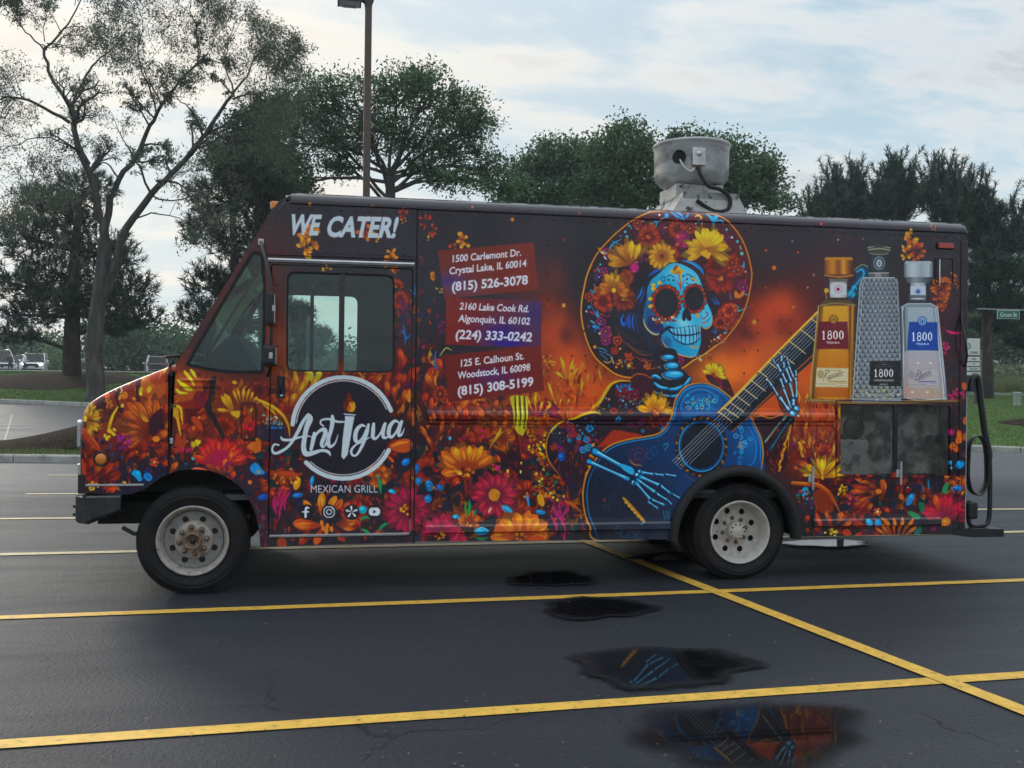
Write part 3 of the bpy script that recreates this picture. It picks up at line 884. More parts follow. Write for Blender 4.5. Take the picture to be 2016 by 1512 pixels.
    for x,y,an,ln,wd,c in [(740,880,170,240,60,ORA),(740,900,185,230,50,RED),(730,860,195,200,44,ORA),(740,940,160,220,40,ORA),(760,870,-60,70,50,ORA),(790,960,-85,140,60,ORA),(530,1100,-40,170,50,RED),(640,1090,-50,90,44,ORA),(840,830,-50,110,50,RED),(880,810,-20,90,50,RED),(1040,820,-60,80,44,RED),(1060,810,-20,90,34,PNK),(600,820,-30,120,40,RED),(560,800,-80,60,40,ORA)]:
        petal(x,y,R_(an),ln,wd,*[H(k) for k in c])
    E(750,915,28,22,'e07a2c')
    dabs([(410,860),(480,860),(470,940),(400,940)],22,['e8b838','f0d060','c88828'],(8,20),(8,18),(-180,180),(.8,1),.6)
    dabs([(490,930),(600,930),(580,1040),(470,1040)],26,['9a3a70','c06a60','7a2a6a','3a1a4a'],(8,16),(8,16),(-180,180),(.8,1),.8)
    for an in (10,80,150,220,290):
        E(742 + 24 * math.cos(R_(an)),1090 + 24 * math.sin(R_(an)),15,12,'d0643c')
    E(742,1090,12,12,'f8e0b0')
    petal(775,1050,R_(25),80,46,*[H(c) for c in CRL])
    P([(990,1030),(1000,970),(1030,935),(1062,940),(1055,990),(1020,1035)],'1f86cc')
    P([(1010,960),(1040,945),(1045,975)],'58c0ee')
    E(947,960,22,30,'cc6c34',-20)
    E(1005,880,8,8,'d8b088')
    P([(1298,960),(1310,880),(1350,830),(1358,880),(1330,950)],'188a50')
    P([(1100,1010),(1150,1020),(1160,1080),(1130,1110),(1105,1060)],'126a44')
    P([(1005,1085),(1060,1095),(1110,1140),(1060,1150),(1020,1125)],'188a5a')
    P([(1060,1290),(1080,1230),(1130,1220),(1110,1290)],'126a60')
    P([(1465,1035),(1500,1000),(1505,1040)],'1a9a60')
    L([(1180,800),(1185,850),(1190,900)],'1c7aa8',[6,20,6])
    L([(1135,870),(1138,920)],'1c7aa8',[10,8])
    for x,y,rx,ry,r,c in [(1455,680,40,34,-35,'1f8ad8'),(1380,665,16,20,0,'1f9ad8'),(1430,890,46,26,-12,'1c74c0'),(655,1180,34,28,40,'28a4dc'),(730,1185,30,32,-20,'2090d0'),(1385,710,14,20,0,'2a9ab8')]:
        E(x,y,rx,ry,c,r)
        E(x - rx * .2,y - ry * .25,rx * .5,ry * .4,np.clip(H(c) * 1.35,0,1),r)
    E(1385,710,9,10,'e0c890')
    flower(1330,1150,190,195,350,9,('7a1432','cc3450','f06a58'),66,1.05,None,.2,2)
    petal(1270,1090,R_(-100),150,56,*[H(c) for c in ('b03a24','e05a3c','f88a50')])
    petal(1240,1150,R_(190),90,40,*[H(c) for c in PNK])
    petal(1280,1200,R_(140),90,46,*[H(c) for c in MAG])
    petal(1420,1160,R_(-40),110,70,*[H(c) for c in ('3a0c1a','7a1c28','a03038')])
    P([(1285,1180),(1330,1140),(1375,1160),(1365,1205),(1310,1215)],'e07c28')
    E(1325,1175,18,14,'f0a83c')
    for x,y,an,ln,wd in [(860,1310,-130,150,34),(870,1300,-115,190,34),(890,1300,-98,160,36),(920,1300,-80,170,36),(950,1300,-62,180,34),(980,1300,-40,130,34),(830,1300,-150,130,30)]:
        petal(x,y,R_(an),ln,wd,*[H(c) for c in ('a03412','e0702a','f8b450')])
    for x,y,c in [(1440,470,'d8642a'),(1450,420,'c04a20'),(1390,520,'e0702a'),(1420,540,'d8602a'),(1495,440,'b8502a'),(1500,300,'b85a2a'),(1385,400,'d84a8a'),(1490,0,'c0582a'),(1340,780,'d87a3a')]:
        E(x,y,22,36 if c != 'd84a8a' else 30,c,rng.uniform(-15,15))
    L([(1440,380),(1450,430),(1465,490)],'e07a34',[4,30,10])
    E(1388,562,7,8,'f0b060')
    dabs([(1375,560),(1500,560),(1500,1000),(1375,1000)],30,['1a1a3a','2a0e1e','16324a'],(20,50),(10,20),(-110,-70),(.4,.8))


def art_figure():
    # sombrero
    frame(1130,400,4.086)
    hat = [(620,66),(520,110),(440,160),(340,240),(260,320),(190,400),(140,490),(103,580),(80,680),(62,780),(57,880),(70,980),(95,1080),(130,1170),(180,1250),(250,1312),
           (330,1370),(420,1398),(520,1400),(700,1400),(830,1340),(880,1320),(960,1262),(1010,1238),(1080,1190),(1150,1140),(1210,1100),(1262,1036),(1320,960),(1370,860),(1405,750),(1430,600),(1425,520),
           (1402,420),(1370,330),(1320,240),(1250,160),(1160,95),(1050,60),(900,48),(760,50)]
    P(hat,'2a1018',1,True,((300,900),(1400,500),'561820'))
    glow(900,180,420,130,'4a1620',.8)
    glow(1300,800,130,400,'5e1a1e',.8)
    glow(260,900,180,400,'160c18',.9)
    glow(560,700,200,260,'120c1a',.95)
    glow(1080,760,120,300,'1a0e1a',.9)
    # embroidery
    for p,c,w in [([(380,290),(310,330),(285,400),(300,480),(325,525)],'2a9ccc',[6,14,16,10,4]),([(240,415),(250,440),(265,452)],'c8d8d8',[6,14,5]),([(790,70),(830,110),(885,135)],'2a8ccc',[14,24,8]),
        ([(830,70),(860,90),(880,125)],'40b0e0',[10,18,6]),([(925,80),(910,105),(890,120)],'2a8ccc',[6,20,8]),([(1080,90),(1110,130),(1120,170)],'2a9cc4',[20,34,8]),([(1155,100),(1130,130),(1118,180)],'2a9cc4',[26,34,6]),
        ([(1145,145),(1180,140),(1205,165)],'2a9cc4',[10,16,8]),([(975,110),(1000,95),(1022,115),(1015,130)],'d89a38',[10,20,20,10]),([(745,105),(700,130),(660,165)],'a8b8c0',6),([(610,160),(640,170),(660,150),(655,210)],'2a9ccc',[10,30,24,6]),
        ([(870,460),(950,480),(1020,530),(1045,580)],'1c78c0',[8,26,26,6]),([(890,462),(960,490),(1010,530)],'58b0e8',[4,10,4]),([(700,530),(640,560),(590,590)],'1c4aa0',[8,18,6]),([(720,525),(650,545),(610,570)],'3a7ad0',[4,8,3]),
        ([(1368,470),(1360,520),(1320,580)],'2a9ccc',[6,24,6]),([(1335,345),(1345,370)],'d0c8c0',8),([(100,760),(140,735),(175,740)],'2a9ccc',[30,26,8]),([(135,700),(160,715)],'2a8cbc',16),([(140,800),(150,850),(190,900)],'4a8cb8',6),
        ([(190,860),(200,960),(215,1050),(250,1140)],'7a8ab0',[3,5,5,3]),([(170,880),(195,920)],'2a8cc4',14),([(185,870),(205,930)],'3aa0d0',12),([(135,945),(165,965)],'6aa8c8',12),([(160,990),(185,1000)],'2a9ce0',26),([(180,1000),(165,1030)],'1c5ab0',14),
        ([(190,1160),(230,1170),(265,1190),(240,1200),(200,1185)],'3a90c0',[6,10,5,8,5]),([(210,1210),(250,1240),(270,1270)],'4a7898',8),([(260,1210),(300,1230),(310,1260)],'5888a0',8),([(240,1270),(270,1285),(300,1270)],'d8b070',8),([(300,1240),(320,1290)],'d8c890',8),
        ([(1110,1030),(1140,1040),(1130,1000)],'1c5a90',[8,22,6]),([(160,580),(175,540),(240,520),(320,525)],'3a4a80',[4,8,8,4]),([(190,620),(170,600),(190,570)],'6a3a8a',10),([(160,650),(175,690)],'b0a8c0',6),
        ([(1105,760),(1140,810)],'1c5ab0',[4,18]),([(1130,755),(1165,810)],'2a6ac8',[4,14]),([(1255,700),(1262,770)],'6a7ab0',[4,10]),([(1290,715),(1300,760)],'6a7ab0',[4,10]),([(1290,820),(1315,840)],'3a8a8a',26)]:
        L(p,c,w)
    for x,y,r,c in [(745,100,18,'2ca0d8'),(686,95,10,'e0c0c8'),(1000,150,14,'3a5a6a'),(1228,212,10,'5ac0d0'),(1270,275,10,'a8d8d8'),(1315,308,11,'58b8c8'),(1350,405,14,'6ac8b0'),(412,230,11,'58c0e0'),(425,272,14,'48b8d0'),(375,265,8,'5a8ad0'),(212,492,9,'58b8e0'),
        (200,595,9,'7aa0d0'),(122,835,14,'2a88b8'),(100,870,10,'c0a8c0'),(205,1048,9,'e0d0b0'),(292,852,9,'e0b050'),(275,1000,13,'e0b050'),(168,1155,14,'e09a50'),(420,1217,15,'b04030'),(372,1170,9,'e0b070'),(1240,1000,9,'e8c8c0'),(1155,1080,8,'e8c060'),(1130,1095,8,'e8d0a0'),(1105,1110,7,'e8b060'),
        (1360,635,9,'c070a0'),(1380,550,8,'c0b8c0'),(1310,920,8,'c0a0b0'),(1180,1060,8,'e0a050'),(950,195,6,'e0e0e0'),(980,165,6,'e0e0e0'),(1030,160,6,'e0e0e0'),(555,145,7,'d0b0c0'),(120,990,9,'7a4a8a')]:
        E(x,y,r,r * 1.1,c,0,1,n=10)
    for i in range(26):
        E(rng.uniform(330,480),rng.uniform(1260,1330),rng.uniform(6,15),rng.uniform(6,12),['d07a34','e8b058','8a2a20','3a8a6a','c04a30'][i % 5],n=8)
    dabs([(1040,1180),(1290,950),(1300,1000),(1100,1170)],26,['a03020','c8602a','7a2018','d89040'],(10,30),(6,14),(-60,0))
    for k in range(70):
        an = rng.uniform(0,2 * math.pi)
        q = rng.uniform(.80,.95)
        x,y = 745 + 665 * q * math.cos(an),730 + 655 * q * math.sin(an)
        if rng.random() < .45:
            flower(x,y,rng.uniform(22,42),0,360,9,[RED,CRL,ORA,('3c0e34','8a2460','c0407a')][k % 4],None,1,('e0a040',),.2,1)
        else:
            L([(x,y),(x + rng.normal(0,16),y + rng.normal(0,16)),(x + rng.normal(0,30),y + rng.normal(0,30))],['2a9ccc','e0a040','b03a28','3ab0c0','c84a70','d0d0c8'][k % 6],[3,12,3])
    # hair: blue black locks behind the skull
    for k in range(34):
        t = k / 33
        x0 = 560 - 190 * t + rng.normal(0,8)
        L([(600 - 60 * t,640 + 120 * t),(x0 - 20,820 + 80 * t),(x0 + 10,1000 + 60 * t),(x0 + 120 + 60 * t,1150 + 70 * t),(x0 + 220,1230 + 60 * t)],['10101e','161428','0c0c18','1c1420'][k % 4],[6,22,26,18,5])
    for p,c,w in [([(400,890),(380,940),(400,980),(425,930)],'2a6ad0',[6,16,18,6]),([(450,880),(440,950),(455,1010)],'1c4aa8',[6,30,6]),([(480,885),(470,960),(485,1030)],'2a60c0',[6,16,5]),([(430,900),(420,960),(440,1010)],'143a88',[6,20,5]),([(510,880),(500,960),(520,1040)],'12306a',[4,16,5]),
        ([(550,670),(535,730),(500,780)],'2a70c8',[5,18,5]),([(570,680),(550,760),(520,815)],'1c50a0',[5,14,4]),([(520,700),(500,750)],'1c4a98',[5,12]),([(590,700),(585,780),(560,860)],'3a80c0',[4,7,4]),
        ([(350,1030),(400,1110),(500,1180),(600,1200)],'8a5038',[3,6,6,3]),([(380,1020),(440,1090),(520,1130)],'6a4038',[3,5,3]),([(430,1120),(480,1180),(560,1220),(640,1210)],'a86040',[3,6,7,3]),([(490,1230),(560,1270),(650,1260)],'a8603a',[3,7,3]),([(560,1300),(620,1330),(700,1310)],'b0603a',[3,8,3]),
        ([(330,980),(360,1040),(380,1070)],'6a3a38',[3,5,3]),([(620,1060),(600,1130),(650,1200)],'1c4068',[3,5,3])]:
        L(p,c,w)
    # flowers of the hat
    for x,y,r in [(545,190,34),(715,200,40),(700,230,36),(560,430,46),(540,420,34),(1220,290,44),(1225,260,30),(270,880,46),(1310,640,34),(1350,640,30),(600,400,30)]:
        blossom(x,y,r,('3c0e34','7a2050','a83a74'),9)
    for cx,cy,r,n,cols,ce in [(600,270,92,13,RED,('e0804a','c04a38')),(830,210,72,12,RED,None),(1175,600,125,15,('5a1418','9a2820','c84a34'),('e0a060','c05a3a')),(1150,500,90,10,('4a1018','8a2420','b03c2c'),None),
        (1270,480,56,9,RED,('d07a50',)),(400,770,92,14,('4a1218','8a3020','b0503a'),('f0c060','e0a050')),(235,790,80,9,RED,None),(790,410,56,9,RED,None),(1225,900,80,9,RED,None),(1250,860,60,6,CRL,None),(1175,960,56,8,RED,None),(420,600,60,5,('5a1c18','9a4028','c0603a'),None)]:
        flower(cx,cy,r,0,360,n,cols,None,1,ce,.2,2)
    E(870,290,60,74,'7a1a44')
    for k in range(12):
        E(870 + rng.normal(0,22),290 + rng.normal(0,28),20,14,['a82a5e','c84a70','d8705a','8a1e50'][k % 4],rng.uniform(0,180),.9)
    E(485,520,38,40,'a82a6a')
    for k in range(8):
        E(485 + rng.normal(0,14),515 + rng.normal(0,16),14,9,['d04a80','c03a90','e07090'][k % 3],rng.uniform(0,180),.9)
    flower(455,500,175,185,300,9,('8a4018','d08028','f0b83c'),52,1,None,.2,2)
    petal(460,440,R_(-88),140,46,*[H(c) for c in ('d09a1c','e8c030','f4e048')])
    petal(490,450,R_(-70),130,40,*[H(c) for c in ('d09a1c','e8c030','f4e048')])
    petal(420,560,R_(95),120,50,*[H(c) for c in ('7a2418','b8542a','d07a3a')])
    flower(710,425,108,0,360,14,('9a4a14','e0942a','f8cc44'),38,1,('7a3414','5a2414'),.16,2)
    flower(320,700,118,170,380,11,('8a3a18','cc6a2a','ec983c'),42,1,None,.2,2)
    flower(315,690,130,-125,-75,4,YEL,36)
    E(320,700,17,20,'f0c040')
    flower(1070,380,165,150,395,15,('a05c14','e0a028','f8d038'),46,1,None,.2,2)
    for an in (-118,-100,-84,-66,-48,-30):
        petal(1060 + 20 * math.cos(R_(an)),350,R_(an),150,42,*[H(c) for c in ('d8981c','ecc828','f8e43c')])
    for x,y in [(1050,415),(1075,430),(1060,390),(1035,400),(1085,410)]:
        E(x,y,19,17,'e8a834')
    P([(1290,750),(1300,700),(1330,730),(1365,700),(1370,735),(1330,765)],'d87a34')
    # brim edge
    L(hat + [hat[0]],'7a2a14',15)
    L(hat + [hat[0]],'e39a3e',9)
    L([(x + 4,y + 3) for x,y in hat[6:26]],'f6c868',4)
    # skull
    sk = [(770,488),(850,486),(930,522),(985,565),(1015,620),(1035,690),(1050,755),(1085,830),(1110,895),(1106,965),(1062,1005),(1012,985),(1018,1050),(1022,1110),(1000,1190),(958,1232),
          (900,1226),(820,1200),(745,1150),(705,1090),(700,1045),(650,1056),(592,1012),(560,935),(568,850),(585,770),(590,690),(620,620),(690,560)]
    L(sk + [sk[0]],'0c1020',18)
    P(sk,'2f8fc0',1,True,((560,900),(1000,700),'66c4e2'))
    glow(600,880,50,150,'14406e',.85)
    glow(640,1000,70,40,'1c2450',.8)
    glow(830,570,110,50,'8ad8ec',.6)
    glow(880,960,70,50,'a8e8f4',.8)
    glow(940,640,60,60,'8adcf0',.5)
    glow(740,1120,50,40,'14508a',.8,30)
    glow(930,1180,60,30,'48a4d0',.6)
    glow(1060,920,40,50,'7ad0ea',.6)
    L([(556,930),(575,990),(620,1040),(665,1058),(700,1040)],'e8cc80',[4,10,11,9,3])
    L([(700,1090),(740,1152),(820,1205),(900,1232),(960,1236),(1000,1200)],'e0c478',[3,8,9,9,7,3])
    L([(1015,985),(1062,1010),(1106,975),(1114,900)],'d8b868',[3,8,8,3])
    L([(700,1042),(760,1000),(810,1005)],'10203c',[30,26,6])
    P([(640,900),(700,960),(720,1010),(660,1040),(600,990),(590,930)],'2a1c4a',.8)
    for cx,cy,rx,ry,c in [(742,800,92,112,'12121c'),(968,768,72,92,'12121c')]:
        k = 19 if rx > 80 else 17
        for i in range(k):
            an = 2 * math.pi * i / k
            E(cx + (rx + 13) * math.cos(an),cy + (ry + 15) * math.sin(an),25 if rx > 80 else 20,23 if rx > 80 else 18,'16101e',0,1,n=12)
            E(cx + (rx + 13) * math.cos(an),cy + (ry + 15) * math.sin(an),20 if rx > 80 else 15,18 if rx > 80 else 14,'a83a30' if i % 3 else 'c85840',0,1,n=12)
        E(cx,cy,rx + 8,ry + 9,'6a1c1c')
        E(cx,cy,rx,ry,c)
        E(cx,cy + ry * .2,rx * .8,ry * .7,'1c1a24',0,.8)
    for x,y in [(640,690),(615,770),(615,830),(640,660),(690,640)]:
        E(x,y,18,16,'e0c038')
        E(x + 8,y + 8,8,8,'c06a28')
    for i in range(24):
        t = i / 23
        E(632 + 190 * t,915 + 60 * math.sin(t * 3.1) * .6 + rng.normal(0,12),rng.uniform(8,15),rng.uniform(7,11),['c84a34','e8e0d8','203050','d8b048','b83a30','2a4a6a'][i % 6],rng.uniform(0,90),n=9)
    # nose
    P([(905,838),(930,870),(945,920),(935,945),(912,940),(905,920),(890,948),(872,935),(872,895),(885,860)],'141420')
    # forehead ornament
    L([(848,560),(855,620),(857,710)],'c84a30',[20,12,2])
    L([(820,620),(845,650),(856,690)],'a83a34',[4,7,3])
    L([(895,620),(870,650),(858,690)],'a83a34',[4,7,3])
    L([(855,570),(857,640)],'e8a840',[14,3])
    for an in (-150,-120,-90,-60,-30):
        petal(830,570,R_(an),62,26,*[H(c) for c in ('b86a1c','e8b030','f8e060')])
    petal(800,545,R_(-60),60,24,*[H(c) for c in CRL])
    L([(700,610),(712,592),(735,600),(728,628),(708,625)],'16284a',6)
    L([(935,600),(950,588),(972,602),(965,622),(945,615)],'16284a',6)
    E(962,608,13,14,'d8a030')
    for p in [[(750,590),(775,578),(805,596)],[(900,578),(920,572),(940,582)],[(880,670),(885,690)],[(905,640),(925,655)]]:
        L(p,'16284a',6)
    for x,y in [(762,617),(880,585),(910,612),(690,635),(985,630),(800,620)]:
        E(x,y,8,9,'1a2c54' if x not in (690,985) else 'e0b838')
    L([(1010,905),(1040,930),(1075,900),(1070,875),(1055,885)],'a83a4a',[4,8,10,8,4])
    L([(1030,960),(1070,950),(1095,920)],'3a5a9a',6)
    E(990,900,15,17,'d8a840')
    E(1045,962,13,10,'e87a4a')
    L([(650,700),(840,760),(875,735)],'16284a',3,.0)
    for x,y in [(848,820),(852,850),(838,880),(850,790)]:
        L([(x - 12,y),(x + 10,y - 6)],'16284a',[12,3])
    # grin
    P([(770,1010),(810,1075),(880,1120),(950,1125),(1012,1085),(1015,985),(960,990),(900,1000),(830,1010)],'8fd4ea',.75)
    L([(765,1020),(800,1052),(870,1062),(950,1058),(1015,1040)],'0f1c3c',[18,13,12,11,8])
    L([(790,1070),(830,1110),(900,1135),(970,1120),(1015,1085)],'0f1c3c',[4,8,9,9,5])
    for x,t0,t1,b in [(805,1015,1078,1090),(833,1010,1100,1110),(862,1005,1122,1132),(895,995,1140,1142),(930,985,1140,1145),(958,985,1138,1138),(985,980,1120,1122),(1003,985,1100,1105)]:
        L([(x - 6,t0),(x + 2,(t0 + t1) / 2),(x,t1)],'0f1c3c',[5,8,4])
    L([(790,1010),(850,1000),(930,990),(1005,985)],'2a4a70',4,.6)
    for x in (935,950,965,980,995):
        L([(x,1145),(x + 3,1170 - abs(965 - x) * .4)],'d0a838',7)
    L([(745,1075),(775,1100),(765,1115)],'14386a',6)
    for t in np.linspace(0,1,10):
        E(830 + 170 * t,1155 - 20 * math.sin(t * 3),5,4,'2a5a80',n=6)
    # neck and ribs
    frame(1100,600,6.3)
    P([(1250,560),(1450,560),(1500,760),(1620,900),(1620,1160),(1150,1160),(1140,900),(1260,820)],'120e1a',.95)
    for x,y,rx,ry in [(1355,650,82,40),(1400,755,90,52),(1418,865,135,62)]:
        E(x,y,rx + 10,ry + 9,'0a0e1c')
        E(x,y,rx,ry,'1b5f96')
        E(x + rx * .1,y - ry * .1,rx * .82,ry * .62,'4fb0dc')
        E(x + rx * .2,y - ry * .3,rx * .5,ry * .25,'8ad8f0')
        arc(x,y,rx + 3,ry + 3,100,200,'c8b070',7)
    for a in ([(1160,890),(1200,880),(1260,910)],[(1190,970),(1260,1020),(1370,1040)],[(1375,1045),(1460,1040),(1540,1000)],[(1555,1000),(1600,950),(1630,905)],[(1160,1060),(1230,1110),(1400,1140)],[(1400,1140),(1480,1120)]):
        L(a,'0a1020',[50,58,50][:len(a)] if len(a) == 3 else 50)
        L(a,'2a80b8',[32,44,34][:len(a)] if len(a) == 3 else 40)
        L([(x,y - 7) for x,y in a],'7ad0ec',[8,20,8][:len(a)] if len(a) == 3 else [14,8])
    # jacket shoulders
    frame(1050,720,3.36)
    jl = [(420,545),(340,600),(340,760),(300,860),(240,880),(200,760),(130,690),(90,600),(80,500),(110,410),(200,360),(300,330),(400,300),(440,250),(480,170),(520,110),(640,100),(680,60),(780,110),
          (800,170),(880,200),(940,220),(900,330),(870,410),(820,450),(700,470),(560,500)]
    P(jl,'1c1220',1,True,((100,400),(800,400),'2c121a'))
    P([(640,100),(690,50),(760,70),(800,160),(760,260),(700,240),(660,180)],'3a1220')
    P([(560,130),(640,130),(700,170),(690,230),(600,220),(540,190)],'6a1c28')
    dabs([(540,120),(640,120),(650,160),(560,170)],26,['2a9ce0','48b8f0','1c6ab0'],(8,20),(8,16),(-30,30),(.8,1))
    dabs([(480,200),(700,160),(720,270),(480,280)],60,['a03040','2a6a9a','c8d8e0','5a2050','3ab0b0','d0702a','1c1a40','140c18'],(6,18),(5,12),(-180,180),(.7,1),.5)
    dabs([(110,420),(300,340),(450,360),(420,500),(150,520)],150,['2a1a30','6a2050','1c3a7a','c8e0d0','3a9ab0','b03a60','140c18','140c18','5a1a38'],(6,22),(4,10),(-180,180),(.6,1),.4)
    dabs([(120,520),(400,520),(330,850),(220,860)],170,['8a2a1a','b84a1e','5a1a24','1c2a5a','2a1020','7a2050','140c18','3a1018'],(14,60),(4,12),(60,120),(.6,1),.1)
    dabs([(380,510),(520,440),(680,460),(560,500),(440,560)],40,['a02a20','8a2050','b83a24','6a1a2a'],(14,40),(6,14),(-180,0))
    P([(420,540),(450,510),(520,430),(560,425),(640,440),(720,460),(600,490),(500,520)],'a8321c')
    for k in range(26):
        x,y = rng.uniform(115,390),rng.uniform(360,560)
        flower(x,y,rng.uniform(12,24),0,360,8,[MAG,BLU,RED,('14407a','2a8ac0','6ad0e0'),PNK][k % 5],None,1,('e0a040',),.25,1)
    for k in range(14):
        x,y = rng.uniform(470,880),rng.uniform(250,440)
        flower(x,y,rng.uniform(10,22),0,360,8,[MAG,RED,('14407a','2a8ac0','6ad0e0'),('3a1020','7a2030','a83a40')][k % 4],None,.9,None,.25,1)
    E(185,600,26,32,'14489a')
    E(180,595,10,12,'2a80d0')
    for q in [[(455,230),(385,290),(380,300)],]:
        pass
    L([(380,300),(395,270),(440,240),(480,170),(520,118),(580,98),(650,104)],'d8a828',[5,14,20,22,18,12,3])
    L([(220,355),(270,345),(330,318),(400,305),(445,320)],'dcb030',[4,14,18,14,3])
    L([(210,358),(140,400),(95,470),(85,560),(110,640),(180,730)],'cc7a30',[8,12,9,9,8,3])
    L([(200,362),(150,395),(110,445)],'e8c838',[6,12,4])
    L([(630,95),(680,55),(740,60),(790,90)],'c8602a',[3,8,7,3])
    for i in range(30):
        t = i / 29
        E(405 - 75 * t + rng.normal(0,5),525 + 330 * t + rng.normal(0,4),13,9,['e0a040','c87a28','7a2a18'][i % 3],rng.uniform(0,180),n=8)
    dabs([(400,240),(470,220),(450,300),(390,310)],14,['e8d050','d8b030'],(8,20),(6,12),(-60,0))
    # right shoulder and sleeve
    P([(1180,120),(1140,60),(1190,20),(1260,60),(1310,130),(1330,200),(1280,200)],'3a1418')
    L([(1130,60),(1190,14),(1260,50),(1310,130),(1325,190)],'c86a2c',[2,8,8,8,3])
    dabs([(1180,60),(1260,60),(1310,180),(1240,160)],30,['8a2450','a83a40','5a1a30','c85a3a'],(8,22),(8,16),(-180,180))
    flower(1190,60,78,-150,10,9,('b87a18','e8c028','f8e83c'),24,1,('8a2a20','c04a30'),.2,2)
    P([(1450,340),(1540,330),(1640,330),(1720,350),(1700,480),(1690,600),(1640,720),(1560,700),(1520,640),(1515,480)],'2c1018')
    dabs([(1540,420),(1690,380),(1690,600),(1600,700),(1540,640)],90,['8a2a1a','5a1820','a83c1c','3a101a','140c14'],(16,60),(5,12),(70,110),(.6,1),.1)
    L([(1450,340),(1500,330),(1560,345),(1640,318)],'d87a2c',[4,9,9,4])
    for i in range(16):
        t = i / 15
        E(1702 - 80 * t + rng.normal(0,4),400 + 290 * t,9,13,['e09a38','c8742a'][i % 2],20,n=8)
    # chest flower
    flower(800,300,105,185,355,10,('b0601c','eca02c','fcd444'),34,1.1,('8a2a18','c8501e','e0a040'),.22,2)
    dabs([(730,330),(880,330),(850,400),(750,400)],20,['8a2818','b8481c','6a1a18'],(16,36),(10,18),(60,120))
    # guitar body
    gb = [(1110,113),(1040,122),(985,158),(945,215),(925,280),(900,350),(870,415),(820,450),(740,468),(640,484),(540,512),(470,552),(420,610),(370,680),(340,760),(328,860),(340,970),(370,1060),(410,1150),
          (700,1180),(960,1180),(1160,900),(1500,720),(1520,600),(1515,520),(1495,450),(1450,370),(1400,300),(1330,230),(1250,165),(1180,125)]
    P(gb,'08142c',1,True,((420,1000),(1250,200),'0f4684'))
    glow(620,950,220,160,'0a1428',.85)
    glow(1000,800,110,100,'0f3c70',.6)
    glow(1430,500,60,130,'1c70b4',.7)
    glow(1100,180,120,60,'1c78bc',.6)
    glow(900,560,60,120,'0e3464',.6)
    L(gb[:21],'d89048',[4] + [10] * 19 + [4])
    L(gb[22:] + [gb[0]],'c88a48',[4] + [10] * 8 + [3])
    inner = [(1110,130),(1045,140),(995,172),(958,228),(938,290),(912,362),(880,428),(826,466),(745,484),(645,500),(550,528),(485,566),(440,618),(395,690),(365,770),(355,860),(364,960),(392,1050),(430,1140)]
    L(inner,'4aa4dc',[3,7,7,7,7,6,6,6,6,6,6,5,4,3,4,5,5,5,2])
    L([(1110,130),(1180,142),(1245,180),(1290,225)],'4aa4dc',[4,7,6,3])
    L([(1440,380),(1485,460),(1503,540),(1500,640)],'3a98d8',[4,7,7,4])
    L([(1425,400),(1462,470),(1475,540),(1465,620),(1430,665)],'1c78c4',[4,12,14,12,4])
    P([(980,240),(1000,200),(1060,165),(1130,160),(1200,185),(1250,235),(1190,310),(1100,320),(1010,340),(975,320)],'1460a0',.7)
    arc(1105,300,135,145,185,330,'3a9cd8',5)
    arc(1110,300,118,128,190,325,'0c2c58',5)
    for i in range(34):
        x,y = 1020 + (i % 12) * 18 + rng.normal(0,5),215 + (i // 12) * 25 + rng.normal(0,8)
        arc(x,y,rng.uniform(6,13),rng.uniform(6,14),rng.uniform(0,360),rng.uniform(380,600),['5ac8e8','3aa8c8','8ae0d8','2a80c0','c8b060'][i % 5],4.5)
    for i in range(22):
        x,y = 1375 + rng.normal(0,26),520 + rng.normal(0,55)
        arc(x,y,rng.uniform(7,14),rng.uniform(7,15),rng.uniform(0,360),rng.uniform(380,560),['3ab0e8','2a90d8','8ac8f0','c08a50'][i % 4],5)
    # rosette and sound hole
    E(1112,535,175,205,'16121c')
    for i in range(46):
        an = 2 * math.pi * i / 46
        E(1112 + 164 * math.cos(an),535 + 192 * math.sin(an),13,8,['b0783a','3a1c18','7a4a28','1c2c4c'][i % 4],math.degrees(an) + 50,.9,n=8)
    E(1112,530,152,172,'2a80c0')
    E(1112,530,144,163,'0e3868')
    arc(1112,530,148,168,60,230,'5ab8e8',5)
    E(1112,530,132,150,'0b0f1c')
    arc(1112,560,178,205,40,130,'7a5a6a',4)
    # neck
    frame(0,0,1)
    nk = [(1404,822),(1440,787),(1612,614),(1620,680),(1605,684),(1438,848),(1425,850)]
    P([(1404,820),(1445,780),(1612,610),(1622,690),(1440,850)],'101522',1,False)
    L([(1412,812),(1445,782),(1530,694),(1612,612)],'dca048',[3,5,5.5,5])
    L([(1414,811),(1447,781),(1531,693),(1612,611)],'f8d47c',[1,2,2,2])
    L([(1440,850),(1520,774),(1612,688)],'a85a2c',[2,3,3])
    u = np.array([1612 - 1420,614 - 806],float)
    u /= np.hypot(*u)
    nn = np.array([-u[1],u[0]])
    o = np.array([1412.,812.])
    for i in range(6):
        s0 = o + nn * (5 + i * 5.6)
        L([s0 - u * (130 if i < 5 else 110),s0 + u * 285],'d8d8dc' if i < 3 else 'a8b0bc',1.2,.85)
    for d_ in [2,16,32,50,70,92,116,142,170,200,232,262]:
        w0 = 34 + d_ * .035
        L([o + u * d_ + nn * 1,o + u * (d_ + 5) + nn * w0],'e0c890',1.9)
    # strings across the hole continue to the bridge
    frame(1050,720,3.36)
    P([(595,885),(615,880),(730,1010),(715,1025)],'c88a38')
    for i in range(6):
        E(612 + i * 20,905 + i * 22,8,6,'f0c878')
    L([(735,1020),(700,1050)],'8ab8d8',4)
    L([(560,880),(600,1000),(700,1050)],'1c2c5a',5)
    # swirls on the dark lower bout
    arc(690,590,50,50,40,400,'5a2440',12,.8)
    arc(692,595,24,24,60,330,'7a3a50',8,.8)
